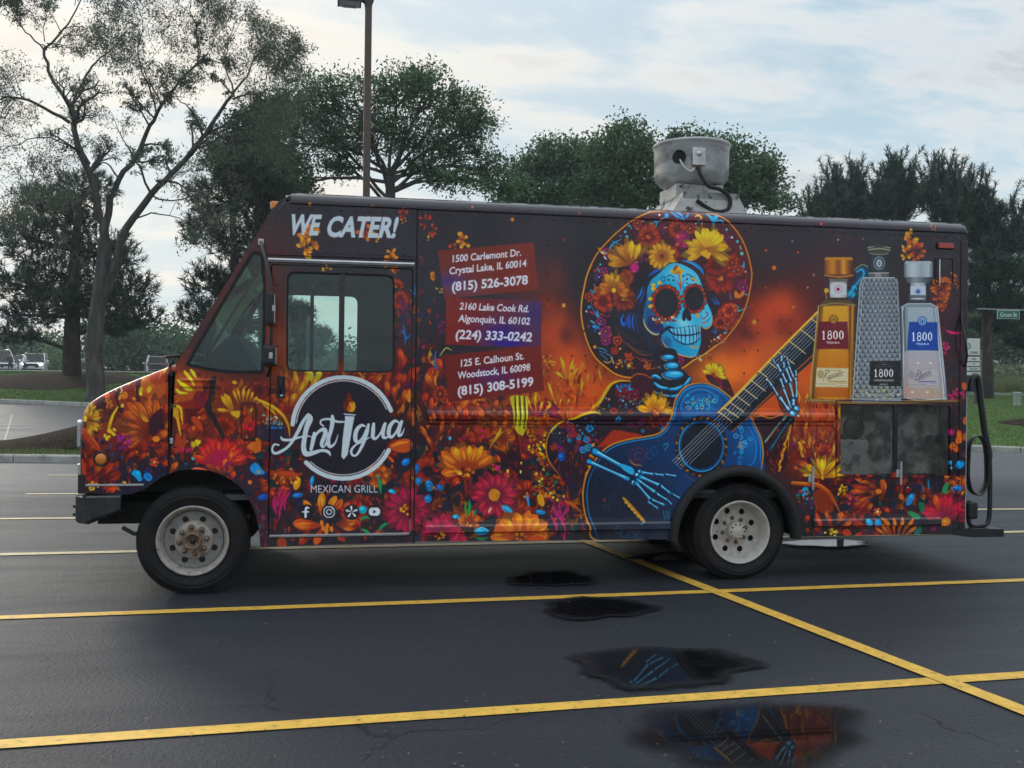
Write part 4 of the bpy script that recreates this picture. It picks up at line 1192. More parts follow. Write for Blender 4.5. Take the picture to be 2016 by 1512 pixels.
    L([(635,620),(665,650),(720,660)],'a87a4a',[4,9,5])
    L([(860,530),(880,510),(892,520),(870,560)],'4a9cc0',6)
    for x,y in [(600,1110),(650,1110),(700,1120),(560,1080),(770,590),(800,560)]:
        arc(x,y,22,26,0,300,'1c5a90',6,.8)
    for x in (860,880,895):
        L([(x,960),(x + 8,1010)],'2a8ab0',7,.8)
    E(470,885,10,12,'7a3a34')
    arc(485,950,20,26,200,400,'1c4a80',5)
    # strumming arm
    bone((405,565),(650,700),40)
    bone((365,632),(625,748),30)
    P([(570,645),(650,670),(668,700),(655,720),(600,690)],'5ab4e0')
    for x,y,r in [(688,722,18),(706,700,16),(664,772,17),(690,748,15)]:
        E(x,y,r + 3,r + 3,'081226')
        E(x,y,r,r,'2a80b8')
        E(x - 3,y - 4,r * .55,r * .5,'a8e0f4')
    bone((722,705),(800,718),24)
    bone((806,716),(868,724),20)
    bone((875,718),(940,728),18)
    bone((710,735),(835,790),28)
    bone((845,795),(915,850),24)
    bone((915,845),(965,872),18)
    bone((690,755),(808,838),26)
    bone((815,845),(890,890),22)
    bone((893,892),(910,912),16)
    bone((680,775),(775,885),24)
    bone((785,885),(862,918),20)
    bone((762,900),(820,940),16)
    for x,y in [(803,724),(871,722),(839,796),(918,850),(812,848),(780,888)]:
        E(x,y,6,9,'081226')
    # fretting hand
    frame(1480,680,6.873)
    BB = ('24507c','8ab4cc','d8ecf0')
    P([(200,470),(330,440),(560,300),(620,330),(620,760),(640,900),(560,960),(430,940),(380,860),(340,700),(270,600)],'17121c',.55)
    bone((430,965),(180,1300),44,('1c2a38','6a7a6a','b8b890'))
    bone((500,1010),(250,1400),56,('14283a','2a4a60','48687a'))
    L([(530,1070),(470,1180),(400,1260)],'8a6a40',6)
    L([(520,1120),(500,1300),(490,1450)],'d0802c',[6,16,6])
    for a,b,w in [((290,190),(315,250),30),((345,265),(385,345),46),((415,385),(465,490),44),((390,460),(430,575),44),((400,150),(400,200),44),((430,235),(435,290),40),((465,320),(530,480),46),((475,165),(480,200),30),((490,225),(500,260),34),
        ((505,290),(560,420),38),((592,345),(600,400),34),((435,600),(525,830),46),((515,520),(560,700),44),((600,480),(605,690),40),((385,710),(490,860),56),((285,560),(350,670),34),((215,465),(265,535),42),((560,740),(560,790),60)]:
        bone(a,b,w,BB)
    for x,y,r in [(603,850,36),(540,915,38),(595,450,18),(208,460,18),(610,950,16)]:
        E(x,y,r + 6,r + 6,'0a1220')
        E(x,y,r,r,'4a9cc0' if r > 30 else 'd0c8b0')
        E(x - 6,y - 8,r * .5,r * .5,'a8dcec')
    L([(330,690),(370,850),(430,940),(540,940)],'c85a34',[4,8,8,3])
    L([(620,600),(650,700),(640,780)],'e8b040',[6,18,6])
    L([(545,500),(555,620),(575,700)],'d89040',[3,9,3])
    # headstock between the bottles
    frame(1560,440,3.98)
    P([(425,560),(440,520),(500,430),(490,360),(540,318),(596,335),(600,420),(530,540),(450,612)],'123c5c')
    L([(485,365),(545,322),(592,338)],'a8a050',6)
    L([(500,380),(545,360),(560,400),(520,450),(470,520),(435,570)],'2aa0c8',[8,20,16,12,20,8])
    for i in range(10):
        arc(480 + rng.normal(0,20),530 + rng.normal(0,22),10,10,rng.uniform(0,360),rng.uniform(380,560),'48c0d8',5)
    L([(270,600),(262,550),(265,520)],'c8a050',7)
    E(267,525,20,20,'d0a850')


GRAD_STEPS = 16


def hstrip(pts_l,pts_r,stops,a=1.0):
    """shape between two edges,coloured across by stops (t,colour)"""
    nl = len(pts_l)
    for i in range(len(stops) - 1):
        (t0,c0),(t1,c1) = stops[i],stops[i + 1]
        A = [tuple(np.array(l_) + (np.array(r_) - np.array(l_)) * t0) for l_,r_ in zip(pts_l,pts_r)]
        B = [tuple(np.array(l_) + (np.array(r_) - np.array(l_)) * (t1 + .004)) for l_,r_ in zip(pts_l,pts_r)]
        k = nl // 2
        P(A + B[::-1],c0,a,False,(A[k],B[k],c1))


def digits1800(x0,x1,yb,h,col):
    """old style numerals 1 8 0 0 with thick and thin strokes"""
    w = (x1 - x0) / 4.0
    s = h
    x = x0 + w * .35
    L([(x,yb - s * .93),(x,yb)],col,s * .17)
    L([(x - w * .28,yb - s * .80),(x - w * .1,yb - s * .86),(x,yb - s * .98)],col,s * .10)
    L([(x - w * .25,yb - s * .02),(x + w * .28,yb - s * .02)],col,s * .08)
    for k,cx in enumerate((x0 + w * 1.4,x0 + w * 2.42,x0 + w * 3.45)):
        if k == 0:
            arc(cx,yb - s * .74,w * .27,s * .23,0,360,col,s * .12)
            arc(cx,yb - s * .27,w * .33,s * .26,0,360,col,s * .14)
        else:
            L([(cx - w * .26,yb - s * .78),(cx - w * .3,yb - s * .5),(cx - w * .26,yb - s * .2)],col,s * .17)
            L([(cx + w * .26,yb - s * .78),(cx + w * .3,yb - s * .5),(cx + w * .26,yb - s * .2)],col,s * .17)
            L([(cx - w * .3,yb - s * .8),(cx,yb - s * 1.0),(cx + w * .28,yb - s * .8)],col,s * .10,sm=False)
            L([(cx - w * .28,yb - s * .2),(cx,yb),(cx + w * .3,yb - s * .2)],col,s * .10,sm=False)
            L([(cx,yb - s * .93),(cx,yb - s * .8)],col,s * .05)


def art_bottles():
    frame(1560,440,3.98)
    # shelf edge under the bottles
    P([(130,1360),(300,1385),(600,1395),(1230,1380),(1240,1400),(600,1415),(140,1400)],'8a6a40',.9)
    L([(140,1382),(700,1392),(1210,1375)],'d8c89a',4,.8)
    # ---- amber bottle
    hstrip([(200,640),(128,1370)],[(500,640),(480,1375)],[(0,'5a3c1c'),(.03,'c8a868'),(.07,'4a2c14'),(.14,'8a5a1c'),(.2,'c8821e'),(.5,'d89424'),(.82,'c87c1e'),(.88,'7a4416'),(.93,'c88a3a'),(1,'3a2414')])
    P([(245,650),(430,650),(440,800),(235,800)],'e0a420',.9,False,((330,650),(330,860),'d0881c'))
    P([(205,1000),(440,1000),(440,1360),(170,1360)],'d8882a',.8,False,((300,1000),(300,1370),'b8541a'))
    P([(260,590),(440,590),(500,640),(205,645)],'5a4424',1,False)
    L([(215,640),(350,625),(495,640)],'a89868',6)
    L([(205,650),(200,780),(150,1340)],'e0c890',4,.8)
    L([(452,650),(462,1000),(468,1360)],'5a3014',6,.8)
    L([(235,1370),(300,1378),(470,1372)],'e8d8b0',5,.7)
    hstrip([(292,450),(288,590)],[(430,450),(432,590)],[(0,'4a4a4a'),(.1,'b8b4b0'),(.5,'d8d4d0'),(.9,'a8a4a0'),(1,'3a3434')])
    P([(285,430),(435,430),(432,458),(292,458)],'6a6460',1,False)
    P([(295,475),(425,475),(425,560),(295,560)],'c8ccd4',.9,False)
    arc(360,515,28,30,0,360,'b86a6a',4)
    E(358,515,14,15,'a83a44')
    P([(278,580),(440,580),(440,600),(275,600)],'2a241c',1,False)
    hstrip([(250,280),(245,400)],[(478,280),(480,400)],[(0,'4a2410'),(.12,'a85a20'),(.3,'d08a44'),(.5,'8a4418'),(.66,'e0a860'),(.8,'9a5420'),(1,'3a1c0c')])
    P([(250,285),(262,264),(466,264),(478,285)],'c88a48',1,False)
    P([(245,398),(480,398),(450,432),(290,432)],'6a3414',1,False)
    L([(250,405),(365,418),(478,405)],'f0c080',5)
    P([(208,768),(432,768),(440,982),(188,982)],'6e1420',1,False)
    E(322,752,37,38,'6e1420')
    E(322,750,31,32,'b88a3a')
    E(322,752,22,24,'8a5a24')
    L([(310,745),(322,735),(335,745),(330,765),(315,765),(310,745)],'e0bc70',4)
    digits1800(230,408,905,66,'f4f0ec')
    T('TEQUILA',(265,940),(372,940),16,'f0e8e4',0,.035)
    for a,b,y in [(240,258,932),(382,400,932),(280,360,958),(265,370,806),(230,415,970)]:
        L([(a,y),(b,y)],'c89aa0',2,.7)
    P([(190,1128),(440,1132),(438,1284),(180,1280)],'d0c09c',1,False)
    P([(196,1135),(434,1139),(432,1277),(187,1273)],'dccca8',1,False)
    E(222,1180,26,34,'b8a47c')
    arc(222,1180,18,24,0,360,'9a8a68',3)
    L([(240,1230),(258,1180),(270,1145),(290,1160),(262,1185),(290,1225)],'6a5a48',5)
    T('eposado',(285,1215),(392,1182),36,'6a5a48',.3,.0,1,.9)
    L([(270,1228),(330,1205),(400,1190)],'7a6a54',3)
    L([(285,1238),(420,1238)],'a87a3a',7,.9)
    for y,a,b in [(1256,190,340),(1250,355,430),(1270,365,430),(1150,250,380),(1165,390,425)]:
        L([(a,y),(b,y)],'8a7a5c',4,.7)
    # ---- clear bottle,right
    hstrip([(845,655),(850,1370)],[(1140,655),(1215,1380)],[(0,'3c444c'),(.04,'c0c8cc'),(.09,'5a626a'),(.13,'8a949a'),(.2,'a8b0b4'),(.5,'b4b4b8'),(.8,'a8a8b0'),(.86,'70767e'),(.92,'b8bcc4'),(1,'4a4c54')])
    P([(845,655),(900,622),(1090,622),(1140,655)],'848c92',1,False)
    L([(850,655),(905,628),(1085,628),(1138,655)],'d0d8dc',5,.9,False)
    P([(920,660),(1110,660),(1120,770),(915,770)],'a4b0b8',.8,False)
    P([(880,1000),(1150,1000),(1180,1370),(862,1370)],'b4aeb4',.8,False,((1000,1000),(930,1370),'c09a8a'))
    glow(1080,1320,60,40,'b8a078',.6)
    glow(920,1300,50,70,'c8988a',.5)
    L([(870,680),(862,1000),(868,1360)],'2c343c',6,.8)
    L([(1118,670),(1150,1000),(1185,1350)],'e0e4e8',4,.8)
    L([(1128,670),(1160,1000),(1198,1350)],'50545c',5,.8)
    hstrip([(925,440),(918,610)],[(1050,440),(1050,610)],[(0,'3a4048'),(.12,'98a0a8'),(.5,'c8ccd4'),(.88,'9aa2aa'),(1,'343a42')])
    P([(925,490),(1045,490),(1045,575),(925,575)],'c4cad4',.95,False)
    E(985,533,26,28,'a8b4d4')
    E(985,533,14,15,'4a5a9a')
    P([(912,560),(1055,560),(1052,582),(915,582)],'4a4a50',.8,False)
    P([(918,596),(1050,596),(1050,612),(918,612)],'3a4048',1,False)
    hstrip([(875,310),(875,420)],[(1100,310),(1100,420)],[(0,'5c6468'),(.1,'9aa2a6'),(.3,'c0c8ca'),(.6,'98a2a6'),(.85,'b4bcc0'),(1,'5a6266')])
    P([(875,312),(890,294),(1085,294),(1100,312)],'a8b0b4',1,False)
    hstrip([(880,420),(905,465)],[(1095,420),(1070,465)],[(0,'4a5256'),(.3,'8a9296'),(.6,'70787c'),(1,'3a4246')])
    P([(915,770),(1135,774),(1142,995),(900,992)],'10419c',1,False)
    E(1018,765,37,38,'10419c')
    E(1018,765,31,32,'a8bcd0')
    E(1018,767,22,24,'3c6ab0')
    L([(1006,760),(1018,750),(1031,760),(1026,780),(1011,780),(1006,760)],'dce8f4',4)
    digits1800(935,1102,917,66,'f4f6fa')
    T('TEQUILA',(968,950),(1072,950),16,'e8eef8',0,.035)
    for a,b,y in [(945,962,942),(1080,1098,942),(985,1055,966),(960,1075,820),(985,1050,832),(950,1095,982)]:
        L([(a,y),(b,y)],'9ab0d8',2,.7)
    P([(905,1140),(1145,1140),(1148,1290),(903,1285)],'b8b4b8',.6,False)
    L([(905,1140),(1145,1140),(1148,1290),(903,1285),(905,1140)],'8a8488',2.5,.8,False)
    E(932,1185,28,36,'9a949c')
    L([(960,1228),(975,1180),(990,1150),(1008,1165),(980,1190),(1002,1210),(968,1226)],'4a4650',5)
    T('lanco',(1005,1212),(1085,1178),38,'4a4650',.3,.0,1,.9)
    L([(985,1228),(1040,1205),(1090,1188)],'5a5660',3)
    L([(990,1238),(1120,1238)],'4a5aa0',8,.8)
    for y,a,b in [(1262,905,1050),(1250,1075,1135),(1270,1075,1135)]:
        L([(a,y),(b,y)],'7a747c',4,.7)
    for p in [(985,1093),(1082,1093),(940,1320),(1060,1320)]:
        E(p[0],p[1],11,7,'e8e4e0')
    L([(900,1368),(1000,1382),(1210,1370)],'e8dcc8',6,.8)
    # ---- faceted crystal bottle,centre
    body = [(556,424),(800,424),(826,462),(838,700),(850,1080),(850,1400),(468,1400),(478,1250),(508,800),(528,470)]
    P(body,'788086',1,False,((500,600),(900,1300),'90959c'))
    for r in range(27):
        y = 455 + r * 35
        xl = 545 - (y - 455) * .075
        xr = 822 + (y - 455) * .03
        n = 8
        st = (xr - xl) / n
        tint = ['b8bcc2','c4c8cc','a8acb4'][r % 3] if r < 23 else ['c0c08a','c0a088','b8bcc0'][r % 3]
        for k in range(n + 1):
            x = xl + k * st + (st / 2 if r % 2 else 0)
            if x > xr + 2:
                continue
            ww = st / 2
            lite = 1 - .25 * abs(k - 3.5) / 3.5
            P([(x - ww,y),(x,y - 34),(x + ww,y)],H('3c4248') * lite,.95,False)
            P([(x - ww,y),(x,y - 34),(x,y - 11)],H(tint) * lite,.95,False)
            P([(x - ww,y),(x,y - 11),(x + ww,y)],H('6a7078') * lite,.8,False)
            if rng.random() < .3:
                E(x - ww * .35,y - 13,5,4,'e8ecee',0,.8,n=7)
    for k in range(26):
        E(rng.uniform(500,840),rng.uniform(1290,1395),rng.uniform(8,18),rng.uniform(5,10),['c8c470','b8c0b8','c08a6a','e0dcb0','a8a060'][k % 5],rng.uniform(0,180),.7,n=8)
    L([(556,428),(530,475),(508,800),(474,1390)],'c8ccd0',7,.8,False)
    L([(570,450),(552,480),(530,820),(505,1290)],'d8dce0',6,.6,False)
    L([(800,428),(824,466),(838,760),(850,1390)],'b0b4ba',7,.8,False)
    L([(556,424),(800,424)],'d8dcdc',7,.9)
    P([(600,385),(755,385),(755,418),(600,420)],'58585c',1,False)
    P([(640,385),(690,385),(700,418),(650,418)],'9a948e',.8,False)
    L([(600,388),(755,386)],'c8c4c0',6)
    hstrip([(605,225),(600,382)],[(755,225),(760,382)],[(0,'10181c'),(.2,'26323a'),(.5,'2c383e'),(.8,'1c262c'),(1,'0c1418')])
    arc(680,310,42,48,0,360,'b0b8bc',5)
    E(680,310,28,34,'6a7880')
    L([(665,320),(680,285),(695,320),(680,340),(665,320)],'d8e0e4',5)
    arc(680,310,20,24,0,360,'c8d0d4',3)
    P([(585,185),(770,185),(765,232),(590,232)],'3a3c38',1,False)
    L([(600,205),(680,196),(765,208)],'a89c7c',9)
    L([(610,235),(680,242),(750,235)],'8a8068',8)
    L([(590,188),(640,180),(680,170),(720,182),(770,190)],'c8c0a4',5)
    P([(556,60),(800,60),(800,180),(556,180)],'1e262a',.75,False)
    P([(608,1075),(850,1072),(852,1275),(606,1270)],'17171a',1,False)
    L([(612,1075),(850,1073)],'6a6a6a',4)
    digits1800(640,795,1200,60,'f0ece8')
    T('CRISTALINO',(638,1236),(796,1236),17,'d8d4d0',0,.02)
    T('AÑEJO',(682,1266),(748,1266),13,'c8c4c0',0,.02)
    for a,b,y in [(650,790,1120),(690,745,1088),(665,775,1105)]:
        L([(a,y),(b,y)],'6a6a6e',3)
    arc(718,1112,14,14,180,360,'8a8a8c',3)


def art_lettering():
    # caterer's line over the door
    frame(340,360,3.6)
    WH = 'c3ccd2'
    T('WE',(812,362),(1030,366),142,WH,.2,.042)
    T('CATER!',(1082,376),(1578,384),142,WH,.2,.042)
    # three addresses
    frame(820,400,3.6)
    for quad,c0,g,blobs in [
            ([(150,335),(830,277),(865,612),(196,678)],'6e2a24',((300,560),(700,400),'7a3028'),[(230,560,130,60,'3a2a7a'),(350,620,200,50,'6a3a44')]),
            ([(210,668),(888,692),(882,1022),(206,1002)],'7e2420',((250,900),(850,900),'5a2a44'),[(600,920,150,80,'2c1c8a'),(640,1000,130,40,'2a1c90'),(830,780,90,120,'3a2a6a')]),
            ([(194,1075),(882,1012),(905,1330),(226,1412)],'6e1e1a',((250,1300),(850,1150),'74221c'),[(520,1220,110,50,'4a2070'),(560,1230,180,70,'5a2250')])]:
        m0 = IMG.copy()
        P(quad,c0,1,False,g)
        q = tf(quad)
        r = cover(q)
        for b in blobs:
            glow(b[0],b[1],b[2],b[3],b[4],.8)
        keep = np.zeros((AH,AW,1),np.float32)
        keep[r[2]:r[2] + r[0].shape[0],r[1]:r[1] + r[0].shape[1],0] = r[0]
        IMG[:] = IMG * keep + m0 * (1 - keep)
    TX = 'dcdae2'
    T('1500 Carlemont Dr.',(255,418),(742,372),50,TX,.13,.03)
    T('Crystal Lake, IL 60014',(232,504),(780,448),50,TX,.13,.03)
    T('(815) 526-3078',(250,622),(790,572),62,TX,.1,.035,cap=.70)
    T('2160 Lake Cook Rd.',(303,752),(795,772),50,TX,.13,.03)
    T('Algonquin, IL 60102',(293,838),(802,860),50,TX,.13,.03)
    T('(224) 333-0242',(273,958),(816,978),62,TX,.13,.035,cap=.70)
    T('125 E. Calhoun St.',(314,1158),(762,1104),50,TX,.13,.03)
    T('Woodstock, IL 60098',(290,1244),(806,1184),50,TX,.13,.03)
    T('(815) 308-5199',(292,1362),(830,1292),62,TX,.1,.035,cap=.70)
    # round emblem on the door
    frame(500,720,4.2)
    E(740,512,392,392,'17101f',n=60)
    glow(740,400,300,200,'211a24',.5)
    W = 'c8d2d6'

    def ringarc(a0,a1,r,w):
        arc(738,513,r,r,a0,a1,W,w)
    ringarc(184,340,420,36)
    ringarc(26,137,420,36)
    ringarc(186,337,390,8)
    ringarc(28,134,390,8)
    for sh,c in ((6,'17101f'),(0,W)):
        k = sh * 2.2
        L([(205,655),(168,650),(150,688),(165,722),(215,712),(290,660),(355,560),(400,470),(440,408)],c,[14 + k,18 + k,18 + k,22 + k,26 + k,24 + k,30 + k,30 + k,22 + k])
        L([(450,405),(462,440),(432,520),(416,610),(410,680),(430,728),(490,720),(560,700),(615,712),(632,742)],c,[30 + k,50 + k,42 + k,40 + k,42 + k,44 + k,36 + k,26 + k,26 + k,10 + k])
        L([(222,588),(240,610),(300,612),(380,590),(440,580),(480,590)],c,[12 + k,24 + k,22 + k,18 + k,14 + k,6 + k])
        L([(500,560),(490,610),(472,690)],c,[30 + k,36 + k,28 + k])
        L([(478,660),(520,560),(575,525),(590,560),(560,640),(570,670),(600,650)],c,[10 + k,20 + k,34 + k,38 + k,32 + k,22 + k,8 + k])
        L([(590,650),(620,590),(640,520),(650,450),(648,415)],c,[14 + k,26 + k,34 + k,36 + k,24 + k])
        L([(625,560),(612,630),(630,668),(670,640),(695,570)],c,[30 + k,36 + k,28 + k,16 + k,6 + k])
        L([(575,498),(552,478),(560,448),(620,440),(690,462),(760,462)],c,[14 + k,16 + k,16 + k,20 + k,20 + k,12 + k])
    P([(738,393),(845,402),(838,412),(748,405)],W,1,False)
    P([(752,414),(832,418),(812,520),(795,620),(775,735),(742,776),(722,750),(733,600),(752,450)],W,1,False)
    for sh,c in ((6,'17101f'),(0,W)):
        k = sh * 2.2
        L([(920,500),(890,492),(850,530),(838,600),(860,632),(900,590),(935,520)],c,[14 + k,26 + k,34 + k,36 + k,26 + k,18 + k,22 + k])
        L([(948,485),(930,560),(895,660),(850,735),(815,738),(805,700),(840,655),(900,625),(960,590)],c,[22 + k,34 + k,28 + k,20 + k,20 + k,22 + k,16 + k,14 + k,8 + k])
        L([(990,480),(985,540),(985,590),(1010,600),(1050,550),(1075,490)],c,[26 + k,34 + k,32 + k,22 + k,16 + k,22 + k])
        L([(1085,478),(1068,540),(1072,590),(1100,592),(1120,570)],c,[26 + k,34 + k,28 + k,18 + k,8 + k])
        L([(1200,470),(1165,455),(1125,500),(1115,565),(1140,590),(1180,540),(1205,480)],c,[14 + k,26 + k,34 + k,34 + k,24 + k,18 + k,20 + k])
        L([(1222,460),(1200,530),(1200,575),(1225,565),(1245,515)],c,[26 + k,34 + k,28 + k,16 + k,6 + k])
    P([(782,218),(768,260),(742,310),(742,350),(765,378),(810,380),(835,350),(838,310),(815,285)],'7a2c1e')
    P([(800,295),(780,330),(775,365),(800,382),(830,372),(840,330),(822,290),(812,320)],'d8a24a')
    P([(790,315),(778,345),(785,372),(798,365),(800,340)],'c8602a')
    L([(780,240),(765,300),(765,350)],'3a1410',[4,12,4],.8)
    T('MEXICAN GRILL',(470,1050),(1024,1048),62,'d4d8dc',0,.0)
    for x in (437,621,808,998):
        E(x,1210,64,64,'120c18')
    L([(452,1175),(436,1172),(428,1190),(426,1250)],'dfe4ec',[14,18,20,20])
    L([(402,1208),(450,1208)],'dfe4ec',13)
    rr = lambda x0,y0,x1,y1,r_: [(x0 + r_,y0),(x1 - r_,y0),(x1,y0 + r_),(x1,y1 - r_),(x1 - r_,y1),(x0 + r_,y1),(x0,y1 - r_),(x0,y0 + r_),(x0 + r_,y0)]
    L(rr(580,1166,664,1252,22),'dfe4ec',9,1,False)
    arc(621,1209,20,20,0,360,'dfe4ec',9)
    E(646,1183,6,6,'dfe4ec')
    for an in (95,165,235,310,20):
        c_,s_ = math.cos(R_(an)),math.sin(R_(an))
        L([(808 + c_ * 10,1208 - s_ * 10),(808 + c_ * 42,1208 - s_ * 42)],'dfe4ec',[8,19])
    P(rr(950,1172,1044,1240,18)[:-1],'dfe4ec',1,False)
    P([(986,1192),(986,1222),(1012,1207)],'241a2c',1,False)


def paint_wrap():
    art_background()
    art_meadow()
    art_flowers()
    art_figure()
    art_bottles()
    art_lettering()
    # print grain and small scuffs
    n = fnoise(AH,AW,9,2,5)[...,None]
    IMG[:] = np.clip(IMG * (0.975 + 0.05 * n),0,1)


paint_wrap()
wrap_img = bpy.data.images.new('wrap_print',AW,AH,alpha=False)
_px = np.ones((AH,AW,4),np.float32)
_px[...,:3] = IMG[::-1]
wrap_img.pixels.foreach_set(_px.ravel())
wrap_img.update()
wrap_img.pack()


# ------------------------------------------------------------------ materials
MATS = {}


def mat(name,col,rough=0.5,metal=0.0,var=0.0,vscale=12.0,bump=0.0,bscale=60.0,coat=0.0,rvar=0.0,col2=None,thr=(0.45,0.6),cscale=6.0,spec=0.5,emit=None,stretch=(1,1,1),sheen=0):
    """procedural Principled surface: two-tone noise colour,roughness variation and fine relief"""
    if name in MATS:
        return MATS[name]
    m = bpy.data.materials.new(name)
    m.use_nodes = True
    nt = m.node_tree
    b = nt.nodes['Principled BSDF']
    b.inputs['Base Color'].default_value = (*col,1)
    b.inputs['Roughness'].default_value = rough
    b.inputs['Metallic'].default_value = metal
    b.inputs['Coat Weight'].default_value = coat
    b.inputs['Specular IOR Level'].default_value = spec
    tc = nt.nodes.new('ShaderNodeTexCoord')
    mp = nt.nodes.new('ShaderNodeMapping')
    mp.inputs['Scale'].default_value = stretch
    nt.links.new(tc.outputs['Object'],mp.inputs[0])

    def noise(sc,det=5,ro=0.55):
        n = nt.nodes.new('ShaderNodeTexNoise')
        n.inputs['Scale'].default_value = sc
        n.inputs['Detail'].default_value = det
        n.inputs['Roughness'].default_value = ro
        nt.links.new(mp.outputs[0],n.inputs['Vector'])
        return n.outputs[0]

    def mr(v,a,b_,c,d):
        r = nt.nodes.new('ShaderNodeMapRange')
        for i,x in enumerate((a,b_,c,d)):
            r.inputs[i + 1].default_value = x
        nt.links.new(v,r.inputs[0])
        return r.outputs[0]
    cur = None
    if col2 is not None:
        mx = nt.nodes.new('ShaderNodeMix')
        mx.data_type = 'RGBA'
        mx.inputs[6].default_value = (*col,1)
        mx.inputs[7].default_value = (*col2,1)
        nt.links.new(mr(noise(cscale),thr[0],thr[1],0,1),mx.inputs[0])
        cur = mx.outputs[2]
    if var > 0:
        hs = nt.nodes.new('ShaderNodeHueSaturation')
        if cur is None:
            hs.inputs['Color'].default_value = (*col,1)
        else:
            nt.links.new(cur,hs.inputs['Color'])
        nt.links.new(mr(noise(vscale),0.3,0.7,1 - var,1 + var),hs.inputs['Value'])
        cur = hs.outputs[0]
    if cur is not None:
        nt.links.new(cur,b.inputs['Base Color'])
    if rvar > 0:
        nt.links.new(mr(noise(vscale * .6),0.3,0.7,max(rough - rvar,0.02),rough + rvar),b.inputs['Roughness'])
    if bump > 0:
        bp = nt.nodes.new('ShaderNodeBump')
        bp.inputs['Strength'].default_value = 1.0
        bp.inputs['Distance'].default_value = bump
        nt.links.new(noise(bscale,6,0.6),bp.inputs['Height'])
        nt.links.new(bp.outputs[0],b.inputs['Normal'])
    if emit:
        b.inputs['Emission Color'].default_value = (*emit[0],1)
        b.inputs['Emission Strength'].default_value = emit[1]
    MATS[name] = m
    return m


def wrap_material():
    m = bpy.data.materials.new('printed_vinyl_wrap')
    m.use_nodes = True
    nt = m.node_tree
    b = nt.nodes['Principled BSDF']
    uv = nt.nodes.new('ShaderNodeUVMap')
    uv.uv_map = 'UVMap'
    im = nt.nodes.new('ShaderNodeTexImage')
    im.image = wrap_img
    im.interpolation = 'Cubic'
    im.extension = 'EXTEND'
    nt.links.new(uv.outputs[0],im.inputs[0])
    gn = nt.nodes.new('ShaderNodeHueSaturation')
    gn.inputs['Saturation'].default_value = 1.14
    gn.inputs['Value'].default_value = 1.4
    nt.links.new(im.outputs[0],gn.inputs['Color'])
    # road dust thrown on the lower body
    tc0 = nt.nodes.new('ShaderNodeTexCoord')
    sx = nt.nodes.new('ShaderNodeSeparateXYZ')
    nt.links.new(tc0.outputs['Object'],sx.inputs[0])
    dn = nt.nodes.new('ShaderNodeTexNoise')
    dn.inputs['Scale'].default_value = 5
    dn.inputs['Detail'].default_value = 8
    nt.links.new(tc0.outputs['Object'],dn.inputs['Vector'])
    dm = nt.nodes.new('ShaderNodeMapRange')
    for i,x in enumerate((.30,1.0,.32,0.0)):
        dm.inputs[i + 1].default_value = x
    nt.links.new(sx.outputs[2],dm.inputs[0])
    dk = nt.nodes.new('ShaderNodeMath')
    dk.operation = 'MULTIPLY'
    nt.links.new(dm.outputs[0],dk.inputs[0])
    nt.links.new(dn.outputs[0],dk.inputs[1])
    dx = nt.nodes.new('ShaderNodeMix')
    dx.data_type = 'RGBA'
    dx.inputs[7].default_value = (.16,.14,.12,1)
    nt.links.new(dk.outputs[0],dx.inputs[0])
    nt.links.new(gn.outputs[0],dx.inputs[6])
    nt.links.new(dx.outputs[2],b.inputs['Base Color'])
    tc = nt.nodes.new('ShaderNodeTexCoord')
    n = nt.nodes.new('ShaderNodeTexNoise')
    n.inputs['Scale'].default_value = 1.3
    n.inputs['Detail'].default_value = 0
    nt.links.new(tc.outputs['Object'],n.inputs['Vector'])
    n2 = nt.nodes.new('ShaderNodeTexNoise')
    n2.inputs['Scale'].default_value = 3
    n2.inputs['Detail'].default_value = 2
    nt.links.new(tc.outputs['Object'],n2.inputs['Vector'])
    mr = nt.nodes.new('ShaderNodeMapRange')
    for i,x in enumerate((0.3,0.7,0.20,0.33)):
        mr.inputs[i + 1].default_value = x
    nt.links.new(n2.outputs[0],mr.inputs[0])
    nt.links.new(mr.outputs[0],b.inputs['Roughness'])
    bp = nt.nodes.new('ShaderNodeBump')
    bp.inputs['Distance'].default_value = 0.035
    bp.inputs['Strength'].default_value = 0.5
    nt.links.new(n.outputs[0],bp.inputs['Height'])
    nt.links.new(bp.outputs[0],b.inputs['Normal'])
    b.inputs['Specular IOR Level'].default_value = 0.55
    MATS['wrap'] = m
    return m


def glass_material(name,tint,trans=0.8,rough=0.02):
    m = bpy.data.materials.new(name)
    m.use_nodes = True
    nt = m.node_tree
    nt.nodes.clear()
    o = nt.nodes.new('ShaderNodeOutputMaterial')
    t = nt.nodes.new('ShaderNodeBsdfTransparent')
    t.inputs[0].default_value = (*[c * trans for c in tint],1)
    g = nt.nodes.new('ShaderNodeBsdfGlossy')
    g.inputs['Roughness'].default_value = rough
    f = nt.nodes.new('ShaderNodeFresnel')
    f.inputs[0].default_value = 1.5
    mx = nt.nodes.new('ShaderNodeMixShader')
    nt.links.new(f.outputs[0],mx.inputs[0])
    nt.links.new(t.outputs[0],mx.inputs[1])
    nt.links.new(g.outputs[0],mx.inputs[2])
    nt.links.new(mx.outputs[0],o.inputs[0])
    MATS[name] = m
    return m


